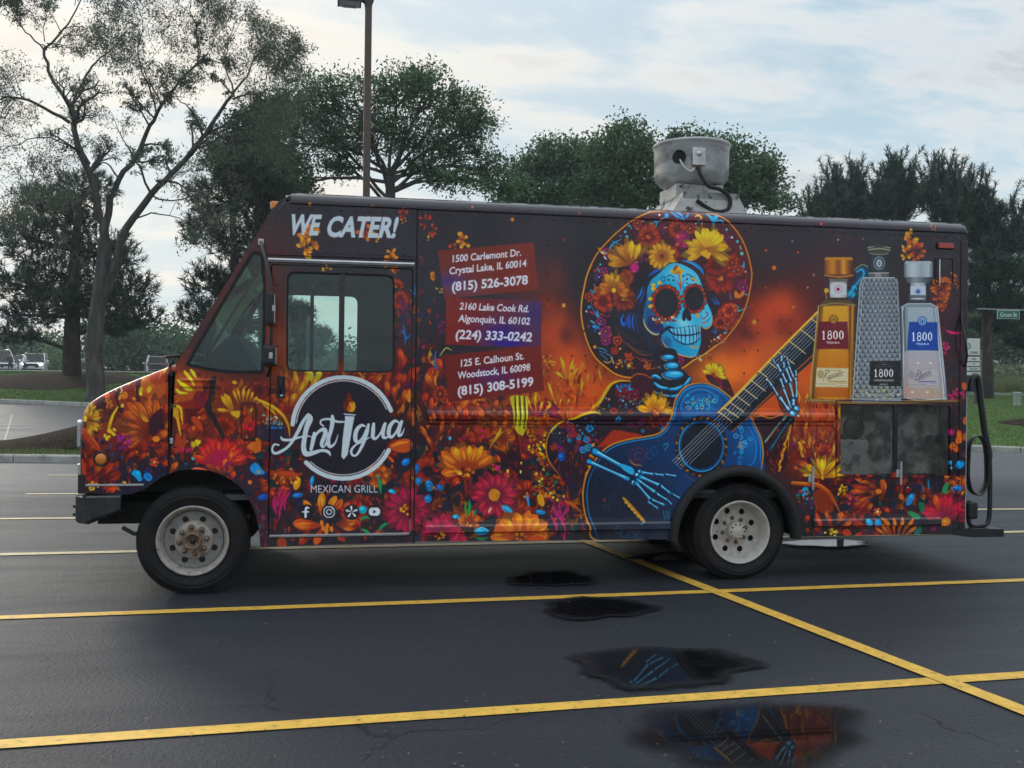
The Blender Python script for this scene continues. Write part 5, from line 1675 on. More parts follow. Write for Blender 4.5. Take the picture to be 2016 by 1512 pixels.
wrap_material()
glass_material('cab_glass',(0.88,0.97,0.95),0.96)
glass_material('car_glass',(0.35,0.42,0.45),0.5)
mat('black_rubber',(0.012,0.012,0.013),0.75,var=.3,vscale=30,bump=.002,bscale=90)
mat('tyre_rubber',(0.012,0.012,0.014),0.8,var=.35,vscale=9,bump=.002,bscale=120,spec=.3,col2=(0.022,0.020,0.019),thr=(.45,.7),cscale=5)
mat('black_plastic',(0.012,0.012,0.014),0.42,var=.2,bump=.0006,bscale=200)
mat('black_paint',(0.016,0.017,0.018),0.38,var=.25,bump=.0008,bscale=120,col2=(0.06,0.045,0.035),thr=(.66,.74),cscale=22)
mat('underbody',(0.010,0.010,0.010),0.8,var=.3,bump=.004,bscale=30)
mat('cab_interior',(0.020,0.023,0.023),0.7,var=.2)
mat('cab_liner',(0.055,0.065,0.065),0.6,var=.2,vscale=4)
mat('grey_bumper',(0.05,0.052,0.056),0.28,metal=0.5,var=.25,bump=.001,bscale=60,rvar=.1)
mat('wheel_white_paint',(0.50,0.47,0.43),0.5,var=.14,vscale=18,col2=(0.22,0.15,0.10),thr=(.60,.74),cscale=26,bump=.0006,bscale=90)
mat('wheel_worn_paint',(0.36,0.33,0.29),0.5,var=.2,vscale=18,col2=(0.13,0.09,0.07),thr=(.56,.72),cscale=22,bump=.0006,bscale=90)
mat('wheel_silver_paint',(0.24,0.23,0.22),0.45,metal=.2,var=.18,vscale=20,col2=(0.14,0.10,0.08),thr=(.58,.72),cscale=30,bump=.0006,bscale=90)
mat('rusty_steel',(0.13,0.072,0.042),0.75,metal=.2,var=.4,vscale=90,col2=(0.30,0.20,0.13),thr=(.45,.6),cscale=80,bump=.0012,bscale=160)
mat('aluminium',(0.52,0.53,0.54),0.38,metal=.85,var=.1,vscale=6,rvar=.1,col2=(0.30,0.29,0.29),thr=(.5,.7),cscale=5)
mat('fan_aluminium',(0.42,0.42,0.41),0.5,metal=.6,var=.2,vscale=5,rvar=.1,col2=(0.13,0.12,0.12),thr=(.45,.66),cscale=4,stretch=(.6,.6,1.6),bump=.001)
mat('bright_steel',(0.62,0.63,0.65),0.25,metal=.9,var=.1)
mat('rail_silver',(0.52,0.54,0.57),0.3,metal=.6,var=.15)
mat('scuffed_edge',(0.055,0.05,0.06),0.4,col2=(0.38,0.38,0.38),thr=(.50,.56),cscale=18,bump=.001,stretch=(.5,1,3))
mat('grimy_white_paint',(0.36,0.35,0.33),0.6,var=.15,col2=(0.03,0.03,0.03),thr=(.57,.60),cscale=9,bump=.001)
mat('grimy_grey_paint',(0.26,0.26,0.25),0.6,var=.2,col2=(0.06,0.06,0.06),thr=(.55,.62),cscale=12)
mat('engine_grime',(0.03,0.03,0.03),0.7,col2=(0.30,0.29,0.27),thr=(.45,.62),cscale=7,var=.3)
mat('screen_metal',(0.42,0.42,0.40),0.5,metal=.4,var=.3,vscale=8)
mat('amber_lens',(0.75,0.22,0.02),0.2,coat=.6,bump=.001,bscale=150)
mat('red_lens',(0.42,0.02,0.015),0.2,coat=.6,bump=.001,bscale=150)
mat('grey_lens',(0.45,0.47,0.5),0.12,coat=.5)
mat('white_sign',(0.62,0.63,0.62),0.5,var=.06)


# ------------------------------------------------------------------ mesh building
class MB:
    def __init__(self):
        self.v,self.f,self.smooth = [],[],[]

    def add(self,vs,fs,smooth=False):
        o = len(self.v)
        self.v += [tuple(p) for p in vs]
        self.f += [tuple(i + o for i in f) for f in fs]
        self.smooth += [smooth] * len(fs)
        return self

    def box(self,x0,x1,y0,y1,z0,z1,bev=0.0):
        if bev <= 0:
            vs = [(x,y,z) for z in (z0,z1) for y in (y0,y1) for x in (x0,x1)]
            fs = [(0,2,3,1),(4,5,7,6),(0,1,5,4),(2,6,7,3),(0,4,6,2),(1,3,7,5)]
            return self.add(vs,fs)
        b = min(bev,abs(x1 - x0) * .45,abs(y1 - y0) * .45,abs(z1 - z0) * .45)
        bm = bmesh.new()
        bmesh.ops.create_cube(bm,size=1)
        for v in bm.verts:
            v.co = Vector(((x0 + x1) / 2 + v.co.x * (x1 - x0),(y0 + y1) / 2 + v.co.y * (y1 - y0),(z0 + z1) / 2 + v.co.z * (z1 - z0)))
        bmesh.ops.bevel(bm,geom=bm.edges[:],offset=b,segments=2,profile=.6,affect='EDGES')
        self.frombm(bm)
        return self

    def frombm(self,bm,smooth=False):
        bm.verts.index_update()
        self.add([v.co[:] for v in bm.verts],[[v.index for v in f.verts] for f in bm.faces],smooth)
        bm.free()

    def tube(self,pts,r,n=8,cap=True,smooth=True):
        pts = [Vector(p) for p in pts]
        rr = [r] * len(pts) if isinstance(r,(int,float)) else list(r)
        vs,fs = [],[]
        prev = None
        for i,p in enumerate(pts):
            if i == 0:
                t = pts[1] - p
            elif i == len(pts) - 1:
                t = p - pts[i - 1]
            else:
                t = (pts[i + 1] - p).normalized() + (p - pts[i - 1]).normalized()
            t = t.normalized() if t.length > 1e-9 else Vector((0,0,1))
            if prev is None:
                a = t.orthogonal().normalized()
            else:
                a = (prev - t * prev.dot(t))
                a = a.normalized() if a.length > 1e-6 else t.orthogonal().normalized()
            prev = a
            b = t.cross(a)
            for k in range(n):
                an = 2 * math.pi * k / n
                vs.append(p + (a * math.cos(an) + b * math.sin(an)) * rr[i])
        for i in range(len(pts) - 1):
            for k in range(n):
                fs.append((i * n + k,i * n + (k + 1) % n,(i + 1) * n + (k + 1) % n,(i + 1) * n + k))
        self.add(vs,fs,smooth)
        if cap:
            self.add([vs[k] for k in range(n)],[tuple(reversed(range(n)))])
            self.add(vs[-n:],[tuple(range(n))])
        return self

    def lathe(self,prof,centre,axis='y',n=48,smooth=True,close=False):
        """prof: (radius,along) pairs"""
        c = Vector(centre)
        vs = []
        for r,h in prof:
            for k in range(n):
                an = 2 * math.pi * k / n
                ca,sa = math.cos(an) * r,math.sin(an) * r
                vs.append(c + (Vector((ca,h,sa)) if axis == 'y' else Vector((ca,sa,h)) if axis == 'z' else Vector((h,ca,sa))))
        m = len(prof)
        fs = []
        for i in range(m if close else m - 1):
            j = (i + 1) % m
            for k in range(n):
                q = (i * n + k,i * n + (k + 1) % n,j * n + (k + 1) % n,j * n + k)
                fs.append(q if axis != 'y' else q[::-1])
        self.add(vs,fs,smooth)
        return self

    def disc(self,centre,r,axis='y',n=24,sign=-1,off=0.0):
        c = Vector(centre)
        vs = []
        for k in range(n):
            an = 2 * math.pi * k / n
            ca,sa = math.cos(an) * r,math.sin(an) * r
            vs.append(c + (Vector((ca,off,sa)) if axis == 'y' else Vector((ca,sa,off)) if axis == 'z' else Vector((off,ca,sa))))
        self.add(vs,[tuple(range(n))])
        return self

    def plate(self,outer,holes,y0,y1,conv=None):
        """flat plate in the XZ plane between depths y0 < y1,with holes; outer and holes are (x,z) lists"""
        loops = [outer] + list(holes)
        flat = [p for lp in loops for p in lp]
        tris = tessellate_polygon([[Vector((p[0],p[1],0)) for p in lp] for lp in loops])
        f2,b2 = [],[]
        for t in tris:
            a,b,c = (flat[i] for i in t)
            ar = (b[0] - a[0]) * (c[1] - a[1]) - (c[0] - a[0]) * (b[1] - a[1])
            if abs(ar) < 1e-12:
                continue
            t = tuple(t) if ar > 0 else tuple(reversed(t))
            f2.append(t)
            b2.append(tuple(reversed(t)))
        self.add([(p[0],y0,p[1]) for p in flat],f2)
        self.add([(p[0],y1,p[1]) for p in flat],b2)
        for lp in loops:
            n = len(lp)
            vs = [(p[0],y0,p[1]) for p in lp] + [(p[0],y1,p[1]) for p in lp]
            ar = sum(lp[i][0] * lp[(i + 1) % n][1] - lp[(i + 1) % n][0] * lp[i][1] for i in range(n))
            ccw = ar > 0
            fs = []
            for i in range(n):
                j = (i + 1) % n
                q = (i,i + n,j + n,j)
                outerloop = lp is outer
                fs.append(q if (ccw != outerloop) else q[::-1])
            self.add(vs,fs)
        return self

    def xprism(self,prof,x0,x1):
        """profile (y,z) swept along X"""
        n = len(prof)
        vs = [(x0,p[0],p[1]) for p in prof] + [(x1,p[0],p[1]) for p in prof]
        fs = [(i,(i + 1) % n,(i + 1) % n + n,i + n) for i in range(n)] + [tuple(reversed(range(n))),tuple(range(n,2 * n))]
        self.add(vs,fs)
        return self

    def build(self,name,material,parent=None,kind=None,uv=False,fix=True):
        me = bpy.data.meshes.new(name)
        me.from_pydata(self.v,[],self.f)
        me.polygons.foreach_set('use_smooth',self.smooth)
        if fix:
            bm = bmesh.new()
            bm.from_mesh(me)
            bmesh.ops.recalc_face_normals(bm,faces=bm.faces)
            bm.to_mesh(me)
            bm.free()
        me.materials.append(MATS[material] if isinstance(material,str) else material)
        if material == 'wrap' or uv:
            ul = me.uv_layers.new(name='UVMap')
            co = np.empty(len(me.vertices) * 3,np.float32)
            me.vertices.foreach_get('co',co)
            co = co.reshape(-1,3)
            li = np.empty(len(me.loops),np.int32)
            me.loops.foreach_get('vertex_index',li)
            u = np.stack([(co[li,0] - AX0) / (AX1 - AX0),(co[li,2] - AZ0) / (AZ1 - AZ0)],1).astype(np.float32)
            ul.data.foreach_set('uv',u.ravel())
        ob = bpy.data.objects.new(name,me)
        COL.objects.link(ob)
        if parent is not None:
            ob.parent = parent
            ob.matrix_parent_inverse = Matrix.Translation(-parent.matrix_world.translation) if parent.type == 'EMPTY' else Matrix()
        if kind:
            ob['kind'] = kind
        return ob


def thing(name,label,cat,loc=(0,0,0),rz=0,group=None):
    o = bpy.data.objects.new(name,None)
    COL.objects.link(o)
    o.location = loc
    o.rotation_euler = (0,0,rz)
    o.empty_display_size = 0.2
    o['label'] = label
    o['category'] = cat
    if group:
        o['group'] = group
    return o


def tag(o,label=None,cat=None,group=None,kind=None):
    for k,v in (('label',label),('category',cat),('group',group),('kind',kind)):
        if v:
            o[k] = v
    return o


def childof(ob,parent):
    ob.parent = parent
    return ob


def copy_tree(root,loc,rz,label,group=None):
    """copy of a thing,its parts and their sub-parts,sharing meshes"""
    r = root.copy()
    COL.objects.link(r)
    r.location = loc
    r.rotation_euler = (0,0,rz)
    r['label'] = label
    if group:
        r['group'] = group
    for ch in list(root.children):
        c = ch.copy()
        COL.objects.link(c)
        c.parent = r
        for g in list(ch.children):
            d = g.copy()
            COL.objects.link(d)
            d.parent = c
    return r


def soup(name,V,F,material,parent=None,kind=None,smooth=False,mats=None,midx=None):
    """fast mesh from arrays; F is (n,3) or (n,4)"""
    V = np.asarray(V,np.float32)
    F = np.asarray(F,np.int32)
    me = bpy.data.meshes.new(name)
    me.vertices.add(len(V))
    me.vertices.foreach_set('co',V.ravel())
    k = F.shape[1]
    me.loops.add(F.size)
    me.loops.foreach_set('vertex_index',F.ravel())
    me.polygons.add(len(F))
    me.polygons.foreach_set('loop_start',np.arange(0,F.size,k,dtype=np.int32))
    me.polygons.foreach_set('loop_total',np.full(len(F),k,np.int32))
    for mm in (mats or [material]):
        me.materials.append(MATS[mm] if isinstance(mm,str) else mm)
    if midx is not None:
        me.polygons.foreach_set('material_index',np.asarray(midx,np.int32))
    if smooth:
        me.polygons.foreach_set('use_smooth',np.ones(len(F),bool))
    me.update(calc_edges=True)
    ob = bpy.data.objects.new(name,me)
    COL.objects.link(ob)
    if parent is not None:
        ob.parent = parent
    if kind:
        ob['kind'] = kind
    return ob


# ------------------------------------------------------------------ the food truck (its near side is the plane Y=0)
W = 2.36                                        # body width


def rrect(pts,r,n=5):
    """round the corners of a convex polygon"""
    out = []
    k = len(pts)
    for i in range(k):
        p,a,b = Vector(pts[i]),Vector(pts[i - 1]),Vector(pts[(i + 1) % k])
        u,v = (a - p),(b - p)
        rr = min(r,u.length * .45,v.length * .45)
        s,e = p + u.normalized() * rr,p + v.normalized() * rr
        for j in range(n + 1):
            t = j / n
            q = s * (1 - t) ** 2 + p * 2 * t * (1 - t) + e * t * t
            out.append((q.x,q.y))
    return out


def smooth_open(pts,k=5):
    return [tuple(p) for p in crom(np.array(pts,float),False,k)]


def S(*pts,y=0.0):
    return [side(a,b,y) for a,b in pts]


def inset(pts,d):
    """move a polygon's outline inwards by d"""
    n = len(pts)
    ar = sum(pts[i][0] * pts[(i + 1) % n][1] - pts[(i + 1) % n][0] * pts[i][1] for i in range(n))
    s = 1 if ar > 0 else -1
    out = []
    for i in range(n):
        p,a,b = Vector(pts[i]),Vector(pts[i - 1]),Vector(pts[(i + 1) % n])
        e1,e2 = (p - a),(b - p)
        if e1.length < 1e-7:
            e1 = e2
        if e2.length < 1e-7:
            e2 = e1
        e1.normalize()
        e2.normalize()
        n1,n2 = Vector((-e1.y,e1.x)) * s,Vector((-e2.y,e2.x)) * s
        m_ = n1 + n2
        m_ = m_.normalized() if m_.length > 1e-6 else n1
        c = max(m_.dot(n1),.5)
        out.append(tuple(p + m_ * d / c))
    return out


def build_truck():
    T_ = thing('food_truck','large dark food truck wrapped in orange flowers and a sombrero skeleton playing a blue guitar','food truck',(0,0,0))
    D = 0.035                                   # sheet thickness
    # ---- outlines traced on the side plane
    arch_f = smooth_open(S((512,1072),(509,1040),(500,1005),(482,970),(455,945),(420,929),(385,924),(352,927),(334,933)))
    pill = smooth_open(S((346,722),(352,708),(400,632),(450,552),(500,472),(540,408),(556,391),(572,386)),3)
    zr = 2.945                                  # where the roof rail starts
    xs = 1.655
    cab = S((815,1068),(660,1072),(514,1077)) + arch_f + pill + [(0.72,zr),(xs - .006,zr)]
    cab[0] = (xs - .006,cab[0][1])
    dl,dr = 0.556,1.628
    zt,zb = side(680,524)[1],0.415
    door_hole = [(dl,zb),(dr,zb),(dr,zt),(dl,zt)]
    qw = S((366,718),(408,727),(445,733),(518,734),(521,660),(522,560),(517,500),(497,495),(430,607))
    qw = rrect(qw,.02,3)
    b = MB()
    b.plate(cab,[rrect(door_hole,.03,3),qw],0,D)
    cs = b.build('cab_side','wrap',T_)
    # far side of the cab: same plate mirrored,plain
    fd = MB()
    fw = [side(540,640,W - .03)[0],side(703,640,W - .03)[0],side(620,732,W - .03)[1],side(620,582,W - .03)[1]]
    farw = rrect([(fw[0],fw[2]),(fw[1],fw[2]),(fw[1],fw[3]),(fw[0],fw[3])],.07,4)
    fd.plate(cab,[farw,qw],W - D,W)
    fo = fd.build('far_cab_side','wrap',T_)
    mx = side(614,640,W - .03)[0]
    MB().box(mx - .018,mx + .018,W - .04,W - .008,fw[2] + .003,fw[3] - .003).build('window_divider','black_plastic',fo)
    MB().plate(inset(farw,.004),[],W - .022,W - .018).build('pane','cab_glass',fo)
    MB().plate(inset(qw,.004),[],W - .022,W - .018).build('pane','cab_glass',fo)
    # ---- driver's door
    dp = inset(rrect(door_hole,.03,3),.008)
    win_o = rrect(S((558,528),(781,534),(781,739),(556,735)),.085,6)
    win = rrect(S((565,534),(777,541),(777,734),(563,731)),.07,6)
    door = MB().plate(dp,[win_o],.012,.045).build('sliding_door','wrap',T_)
    MB().plate(inset(win_o,.001),[win],.002,.05).build('window_frame','wrap',door)
    MB().plate(inset(win,.001),[inset(win,.012)],.008,.047).build('gasket','black_rubber',door)
    MB().plate(inset(win,.010),[],.026,.031).build('pane','cab_glass',door)
    bx0,bx1 = side(667,640)[0],side(678,640)[0]
    MB().plate([(bx0,side(670,731)[1]),(bx1,side(670,731)[1]),(bx1,side(670,539)[1]),(bx0,side(670,539)[1])],[],.006,.025).build('window_bar','wrap',door)
    hx,hz = side(553,762)
    h = MB().box(hx - .032,hx + .032,-.004,.012,hz - .083,hz + .083,.012)
    hd = h.build('door_handle','black_plastic',door)
    MB().tube([(hx,-.006,hz - .045),(hx,-.04,hz - .035),(hx,-.04,hz + .045),(hx,-.006,hz + .055)],.010,8).build('grip','black_plastic',door)
    MB().lathe([(.0001,-.012),(.011,-.010),(.012,-.002)],(hx + .005,0,hz - .066),'y',14).build('lock','bright_steel',door)
    # bottom trim,rails round the door
    MB().xprism([(.012,.421),(-.004,.425),(-.006,.433),(.012,.441)],dl + .01,dr - .01).build('sill_strip','rail_silver',T_)
    zA = side(680,516)[1]
    MB().xprism([(0,zA - .022),(-.014,zA - .016),(-.02,zA + .0),(-.016,zA + .01),(0,zA + .016)],dl - .02,xs - .02).build('drip_rail','rail_silver',T_)
    zB = side(680,504)[1]
    MB().xprism([(0,zB - .014),(-.02,zB - .010),(-.02,zB + .004),(0,zB + .016)],dl - .03,xs - .01).build('rain_gutter','wrap',T_)
    for i,(a,c) in enumerate(((746,750),(756,762))):
        z0,z1 = side(388,a)[1],side(388,c)[1]
        MB().xprism([(0,z1 - .006),(-.012,z1),(-.012,z0 - .006),(0,z0 + .006)],side(354,750)[0],side(423,750)[0]).build('side_moulding','wrap',T_)
    # fuel door
    fr = rrect(S((474,793),(505,793),(505,866),(474,866)),.03,4)
    fu = MB().plate(inset(fr,.006),[],-.005,-.001).build('fuel_door','wrap',T_)
    MB().plate(fr,[inset(fr,.009)],-.009,-.001).build('rim','black_rubber',fu)
    # ---- quarter window
    q = MB().plate(inset(qw,-.006),[inset(qw,.016)],-.006,.02).build('quarter_window','black_rubber',T_)
    MB().plate(inset(qw,.014),[],.006,.010).build('pane','cab_glass',q)
    # ---- cargo box near side
    ac = (side(1452,1062)[0],side(1452,1062)[1])
    xl = ac[0] - .60
    xr = ac[0] + .56
    ztop = side(1450,916)[1]
    arc_r = []
    for i in range(25):
        t = math.pi * i / 24
        rx = .56 if i < 12 else .60
        arc_r.append((ac[0] + rx * math.cos(t),ac[1] + (ztop - ac[1]) * math.sin(t)))
    zbot = .352
    vent = S((1654,795),(1870,799),(1870,937),(1654,934))
    cargo = [(xs + .006,zbot + .02),(xs + .006,zr),(6.37,zr),(6.395,zr - .03),(6.395,.37),(6.36,zbot)] + [(xr,zbot)] + arc_r + [(xl,zbot)]
    cg = MB().plate(cargo,[vent],0,D).build('cargo_side','wrap',T_)
    MB().xprism([(.004,.36),(.02,.36),(.02,zr),(.004,zr)],xs - .008,xs + .008).build('body_joint','black_rubber',T_)
    MB().plate([(xs + .02,.36),(6.37,.36),(6.37,zr),(xs + .02,zr)],[],W - D,W).build('far_cargo_side','wrap',T_)
    # corner post at the rear
    MB().box(6.335,6.402,-.008,.05,.40,zr - .06,.006).build('corner_post','wrap',T_)
    MB().box(6.4025,6.412,.0,.03,.42,side(1900,780)[1],0).build('edge_strip','rail_silver',T_)
    # ---- roof rail,curved into the roof
    prof = []
    for i in range(9):
        t = math.pi / 2 * i / 8
        prof.append((-.012 + .10 * (1 - math.cos(t)),zr + .005 + .085 * math.sin(t)))
    prof = [(-.006,zr - .004),(-.012,zr)] + prof
    n_ = len(prof)
    vs,fs = [],[]
    xa = [0.70,1.2,xs,2.5,4,5.5,6.36,6.39,6.40]
    dz = [0,0,0,0,0,0,0,-.006,-.02]
    for x,d_ in zip(xa,dz):
        for p in prof:
            vs.append((x,p[0] + (-d_ * .5),p[1] + d_))
    for i in range(len(xa) - 1):
        for k in range(n_ - 1):
            fs.append((i * n_ + k,(i + 1) * n_ + k,(i + 1) * n_ + k + 1,i * n_ + k + 1))
    MB().add(vs,fs,True).build('roof_rail','wrap',T_)
    ze = prof[-1][1]
    MB().xprism([(.070,ze - .006),(.074,ze + .006),(.095,ze + .009),(.12,ze + .002),(.12,ze - .006)],0.74,6.39).build('roof_edge','scuffed_edge',T_)
    rf = MB()
    rf.add([(0.70,.09,ze - .004),(6.40,.09,ze - .004),(6.40,W / 2,ze + .02),(0.70,W / 2,ze + .02),(6.40,W - .09,ze - .004),(0.70,W - .09,ze - .004),(0.70,W,zr),(6.40,W,zr)],
           [(0,1,2,3),(3,2,4,5),(5,4,7,6)])
    rf.build('roof','grimy_grey_paint',T_,fix=False)
    # front cap rounding between windscreen and roof
    fp = [side(540,408),side(548,396),side(556,389),side(568,379),(0.66,ze - .012),(0.70,ze - .004)]
    fp = [(p[0] - .004,p[1]) for p in fp]
    cap = MB()
    ys = [-.006,.0,.03,.10,W / 2,W - .1,W - .03,W]
    ins = [.075,.055,.02,0,0,0,.02,.06]
    vs,fs = [],[]
    for y,i_ in zip(ys,ins):
        for k,p in enumerate(fp):
            t = k / (len(fp) - 1)
            vs.append((p[0] + i_ * (1 - t) * .6,y,p[1] - i_ * (.3 + t * .7)))
    nn = len(fp)
    for i in range(len(ys) - 1):
        for k in range(nn - 1):
            fs.append((i * nn + k,i * nn + k + 1,(i + 1) * nn + k + 1,(i + 1) * nn + k))
    cap.add(vs,fs,True)
    cap.build('front_cap','wrap',T_)
    # windscreen with frame
    wb,wt = Vector((side(354,706)[0] - .0,0,side(354,706)[1])),Vector((side(538,410)[0] - .0,0,side(538,410)[1]))
    d = (wt - wb).normalized()
    nrm = Vector((-d.z,0,d.x))

    def slab(y0,y1,t0,t1,o0,o1):
        L_ = (wt - wb).length
        c = []
        for o_ in (o0,o1):
            for y in (y0,y1):
                for t in (t0,t1):
                    c.append(wb + d * (L_ * t) + nrm * o_ + Vector((0,y,0)))
        return MB().add(c,[(0,1,3,2),(4,6,7,5),(0,4,5,1),(2,3,7,6),(0,2,6,4),(1,5,7,3)])
    ws = slab(.005,.055,0,1,-.03,.004).build('windscreen_frame','wrap',T_)
    slab(W - .055,W - .005,0,1,-.03,.004).build('pillar','wrap',ws)
    slab(W / 2 - .03,W / 2 + .03,.05,.86,-.025,.002).build('pillar','wrap',ws)
    slab(.055,W - .055,0,.05,-.03,.003).build('lower_rail','wrap',ws)
    slab(.055,W - .055,.86,1,-.03,.003).build('header','wrap',ws)
    slab(.055,W / 2 - .03,.05,.86,-.014,-.010).build('pane','cab_glass',ws)
    slab(W / 2 + .03,W - .055,.05,.86,-.014,-.010).build('pane','cab_glass',ws)
    # ---- hood with rounded edges
    hp = smooth_open(S((344,717),(300,734),(250,754),(210,772),(184,787),(168,801),(160,822),(156,860),(155,910),(157,972)),3)
    hp = [(p[0],p[1]) for p in hp]
    rad = .05
    # outward normals of the profile
    hn = []
    for i in range(len(hp)):
        a = Vector(hp[max(i - 1,0)])
        c = Vector(hp[min(i + 1,len(hp) - 1)])
        t = (c - a).normalized()
        nn_ = Vector((t.y,-t.x))
        if nn_.x > 0 and nn_.y < 0:
            nn_ = -nn_
        if nn_.dot(Vector((-.5,.8))) < 0:
            nn_ = -nn_
        hn.append(nn_)
    inn = [tuple(Vector(p) - n2 * rad) for p,n2 in zip(hp,hn)]
    hs_poly = inn + S((232,975),(262,972),(285,963),(300,952),(318,940),(330,934)) + [side(331,722)]
    hb = MB().plate(hs_poly,[],0,.03)
    vs,fs = [],[]
    rows = [(1 - math.cos(t * math.pi / 12)) for t in range(7)]
    lv = []
    for i in range(7):
        t = math.pi / 2 * i / 6
        lv.append((rad * (1 - math.cos(t)),rad * math.sin(t)))
    full = [(y_,o_) for y_,o_ in lv] + [(.5,rad + .012),(W / 2,rad + .02),(W - .5,rad + .012)] + [(W - y_,o_) for y_,o_ in reversed(lv)]
    for y_,o_ in full:
        for p,n2 in zip(inn,hn):
            q_ = Vector(p) + n2 * o_
            vs.append((q_.x,y_,q_.y))
    m_ = len(inn)
    for i in range(len(full) - 1):
        for k in range(m_ - 1):
            fs.append((i * m_ + k,(i + 1) * m_ + k,(i + 1) * m_ + k + 1,i * m_ + k + 1))
    hb.add(vs,fs,True)
    hood = hb.build('hood','wrap',T_)
    MB().plate(inn + S((232,975),(262,972),(285,963),(300,952),(318,940),(330,934)) + [side(331,722)],[],W - .03,W).build('hood_flank','wrap',hood)
    z0 = side(230,955)[1]
    MB().xprism([(0,z0 - .009),(-.009,z0 - .004),(-.009,z0 + .004),(0,z0 + .009)],side(160,955)[0] + .03,side(283,955)[0]).build('moulding','rail_silver',hood)
    # seam between hood and cowl
    MB().box(side(331,800)[0] + .002,side(334,800)[0] + .004,.006,.04,side(332,934)[1],side(334,716)[1]).build('hood_seam','black_rubber',T_)
    for py_ in (735,800,868,905):
        x_,z_ = side(338,py_)
        MB().box(x_ - .012,x_ + .012,-.012,0,z_ - .022,z_ + .022,.004).build('hood_latch' if py_ > 850 else 'hinge','black_plastic' if py_ != 868 else 'bright_steel',T_)
    # mirror post foot on the cowl
    x_,z_ = side(345,708)
    MB().tube([(x_,.25,z_ - .01),(x_ - .01,.22,z_ + .035),(x_ - .09,.15,z_ + .02)],.012,8).build('wiper_arm','black_plastic',T_)
    # amber marker on the hood
    ax,az = side(199,903)
    am = MB().lathe([(.056,0),(.055,-.014),(.046,-.016),(.044,-.006)],(ax,0,az),'y',32).build('side_marker','black_plastic',T_)
    MB().lathe([(.0001,-.018),(.02,-.017),(.036,-.013),(.042,-.006)],(ax,0,az),'y',28).build('lens','amber_lens',am)
    # front: grille,lamps,corner lamps
    fx = side(155,900)[0]
    gr = MB().box(fx - .012,fx + .02,.45,W - .45,.84,1.22,.01).build('grille','black_plastic',T_)
    for i in range(7):
        z_ = .87 + i * .052
        MB().box(fx - .03,fx - .008,.48,W - .48,z_,z_ + .02).build('slat','aluminium',gr)
    for yc in (.24,W - .24):
        hl = MB().box(fx - .035,fx + .01,yc - .17,yc + .17,side(155,885)[1],side(155,828)[1],.02).build('headlamp','bright_steel',T_)
        MB().lathe([(.0001,-.05),(.05,-.047),(.085,-.036)],(fx,yc,side(155,857)[1]),'x',24).build('lens','grey_lens',hl)
        MB().box(fx - .03,fx + .015,yc - .16,yc + .16,side(155,947)[1],side(155,915)[1],.012).build('turn_signal','grey_lens',T_)
    MB().box(fx - .004,fx + .05,-.004,.06,side(157,972)[1],side(157,934)[1],.006).build('corner_trim','black_plastic',T_)
    # bumper,returning round the corners
    zt1,zb1 = side(150,976)[1],side(170,1032)[1]
    xf = side(141,990)[0]
    pl = [(xf + .0,.20),(xf + .012,.06),(xf + .10,-.035),(xf + .34,-.02),(xf + .34,.02),(xf + .12,.03),(xf + .07,.10),(xf + .06,.20)]
    pl = pl + [(p[0],W - p[1]) for p in reversed(pl)]
    mid = []
    vs,fs = [],[]
    lev = [(zb1 + .0,.02,.03),(zb1 + .02,0,0),(zt1 - .05,0,0),(zt1 - .012,0,0),(zt1,.012,0)]
    cx_,cy_ = xf + .2,W / 2
    k = len(pl)
    for z_,s_,rise in lev:
        for x_,y_ in pl:
            zz = z_ + max(0,(x_ - xf - .1)) * (.38 if z_ < .6 else 0)
            vs.append((x_ + (s_ if x_ < xf + .2 else 0),y_ + (s_ if y_ < 0 else 0),zz))
    for i in range(len(lev) - 1):
        for j in range(k):
            fs.append((i * k + j,i * k + (j + 1) % k,(i + 1) * k + (j + 1) % k,(i + 1) * k + j))
    top = [(len(lev) - 1) * k + j for j in range(k)]
    for j in range(7):
        fs.append((top[j],top[j + 1],top[k - 2 - j],top[k - 1 - j]))
        fs.append((j,j + 1,k - 2 - j,k - 1 - j))
    bmp = MB().add(vs,fs).build('front_bumper','grey_bumper',T_)
    for z_ in (zt1 - .09,zt1 - .15):
        MB().box(xf - .016,xf + .01,.1,.13,z_ - .01,z_ + .01).build('bolt','black_plastic',bmp)
    # wheel housings,chassis,tanks
    wh = MB()
    wh.box(-.62,-.58,.05,W - .05,.55,1.3)
    wh.box(side(512,1000)[0] + .02,side(512,1000)[0] + .06,.04,W - .04,.40,1.1)
    wh.box(-.6,.6,.25,W - .25,.75,.80)
    wh.box(-.72,-.2,.30,W - .3,.5,.66)
    wh.build('front_wheel_housing','underbody',T_)
    ah = MB()
    outer = [(p[0],p[1]) for p in arc_r]
    vs = [(p[0],y_,p[1]) for y_ in (.036,.75) for p in outer]
    k = len(outer)
    ah.add(vs,[(i,i + 1,i + 1 + k,i + k) for i in range(k - 1)],True)
    ah.add([(p[0],.75,p[1]) for p in outer],[tuple(range(k))])
    ah.build('rear_wheel_housing','underbody',T_)
    fr_ = MB()
    fr_.box(-.7,6.2,.72,.80,.50,.68)
    fr_.box(-.7,6.2,W - .80,W - .72,.50,.68)
    for x_ in (.9,2.2,3.4,5.4,6.1):
        fr_.box(x_,x_ + .06,.8,W - .8,.52,.66)
    fr_.box(xs - .9,6.36,.035,W - .035,.68,.72)
    fr_.build('chassis','underbody',T_)
    MB().box(1.9,3.0,W - .75,W - .3,.42,.66,.04).build('fuel_tank','underbody',T_)
    MB().box(.62,.78,.10,.5,.42,.60,.01).build('step_well','underbody',T_)
    MB().tube([(.55,.9,.46),(3.2,.9,.46),(3.6,.85,.5)],.04,10).build('exhaust_pipe','rusty_steel',T_)
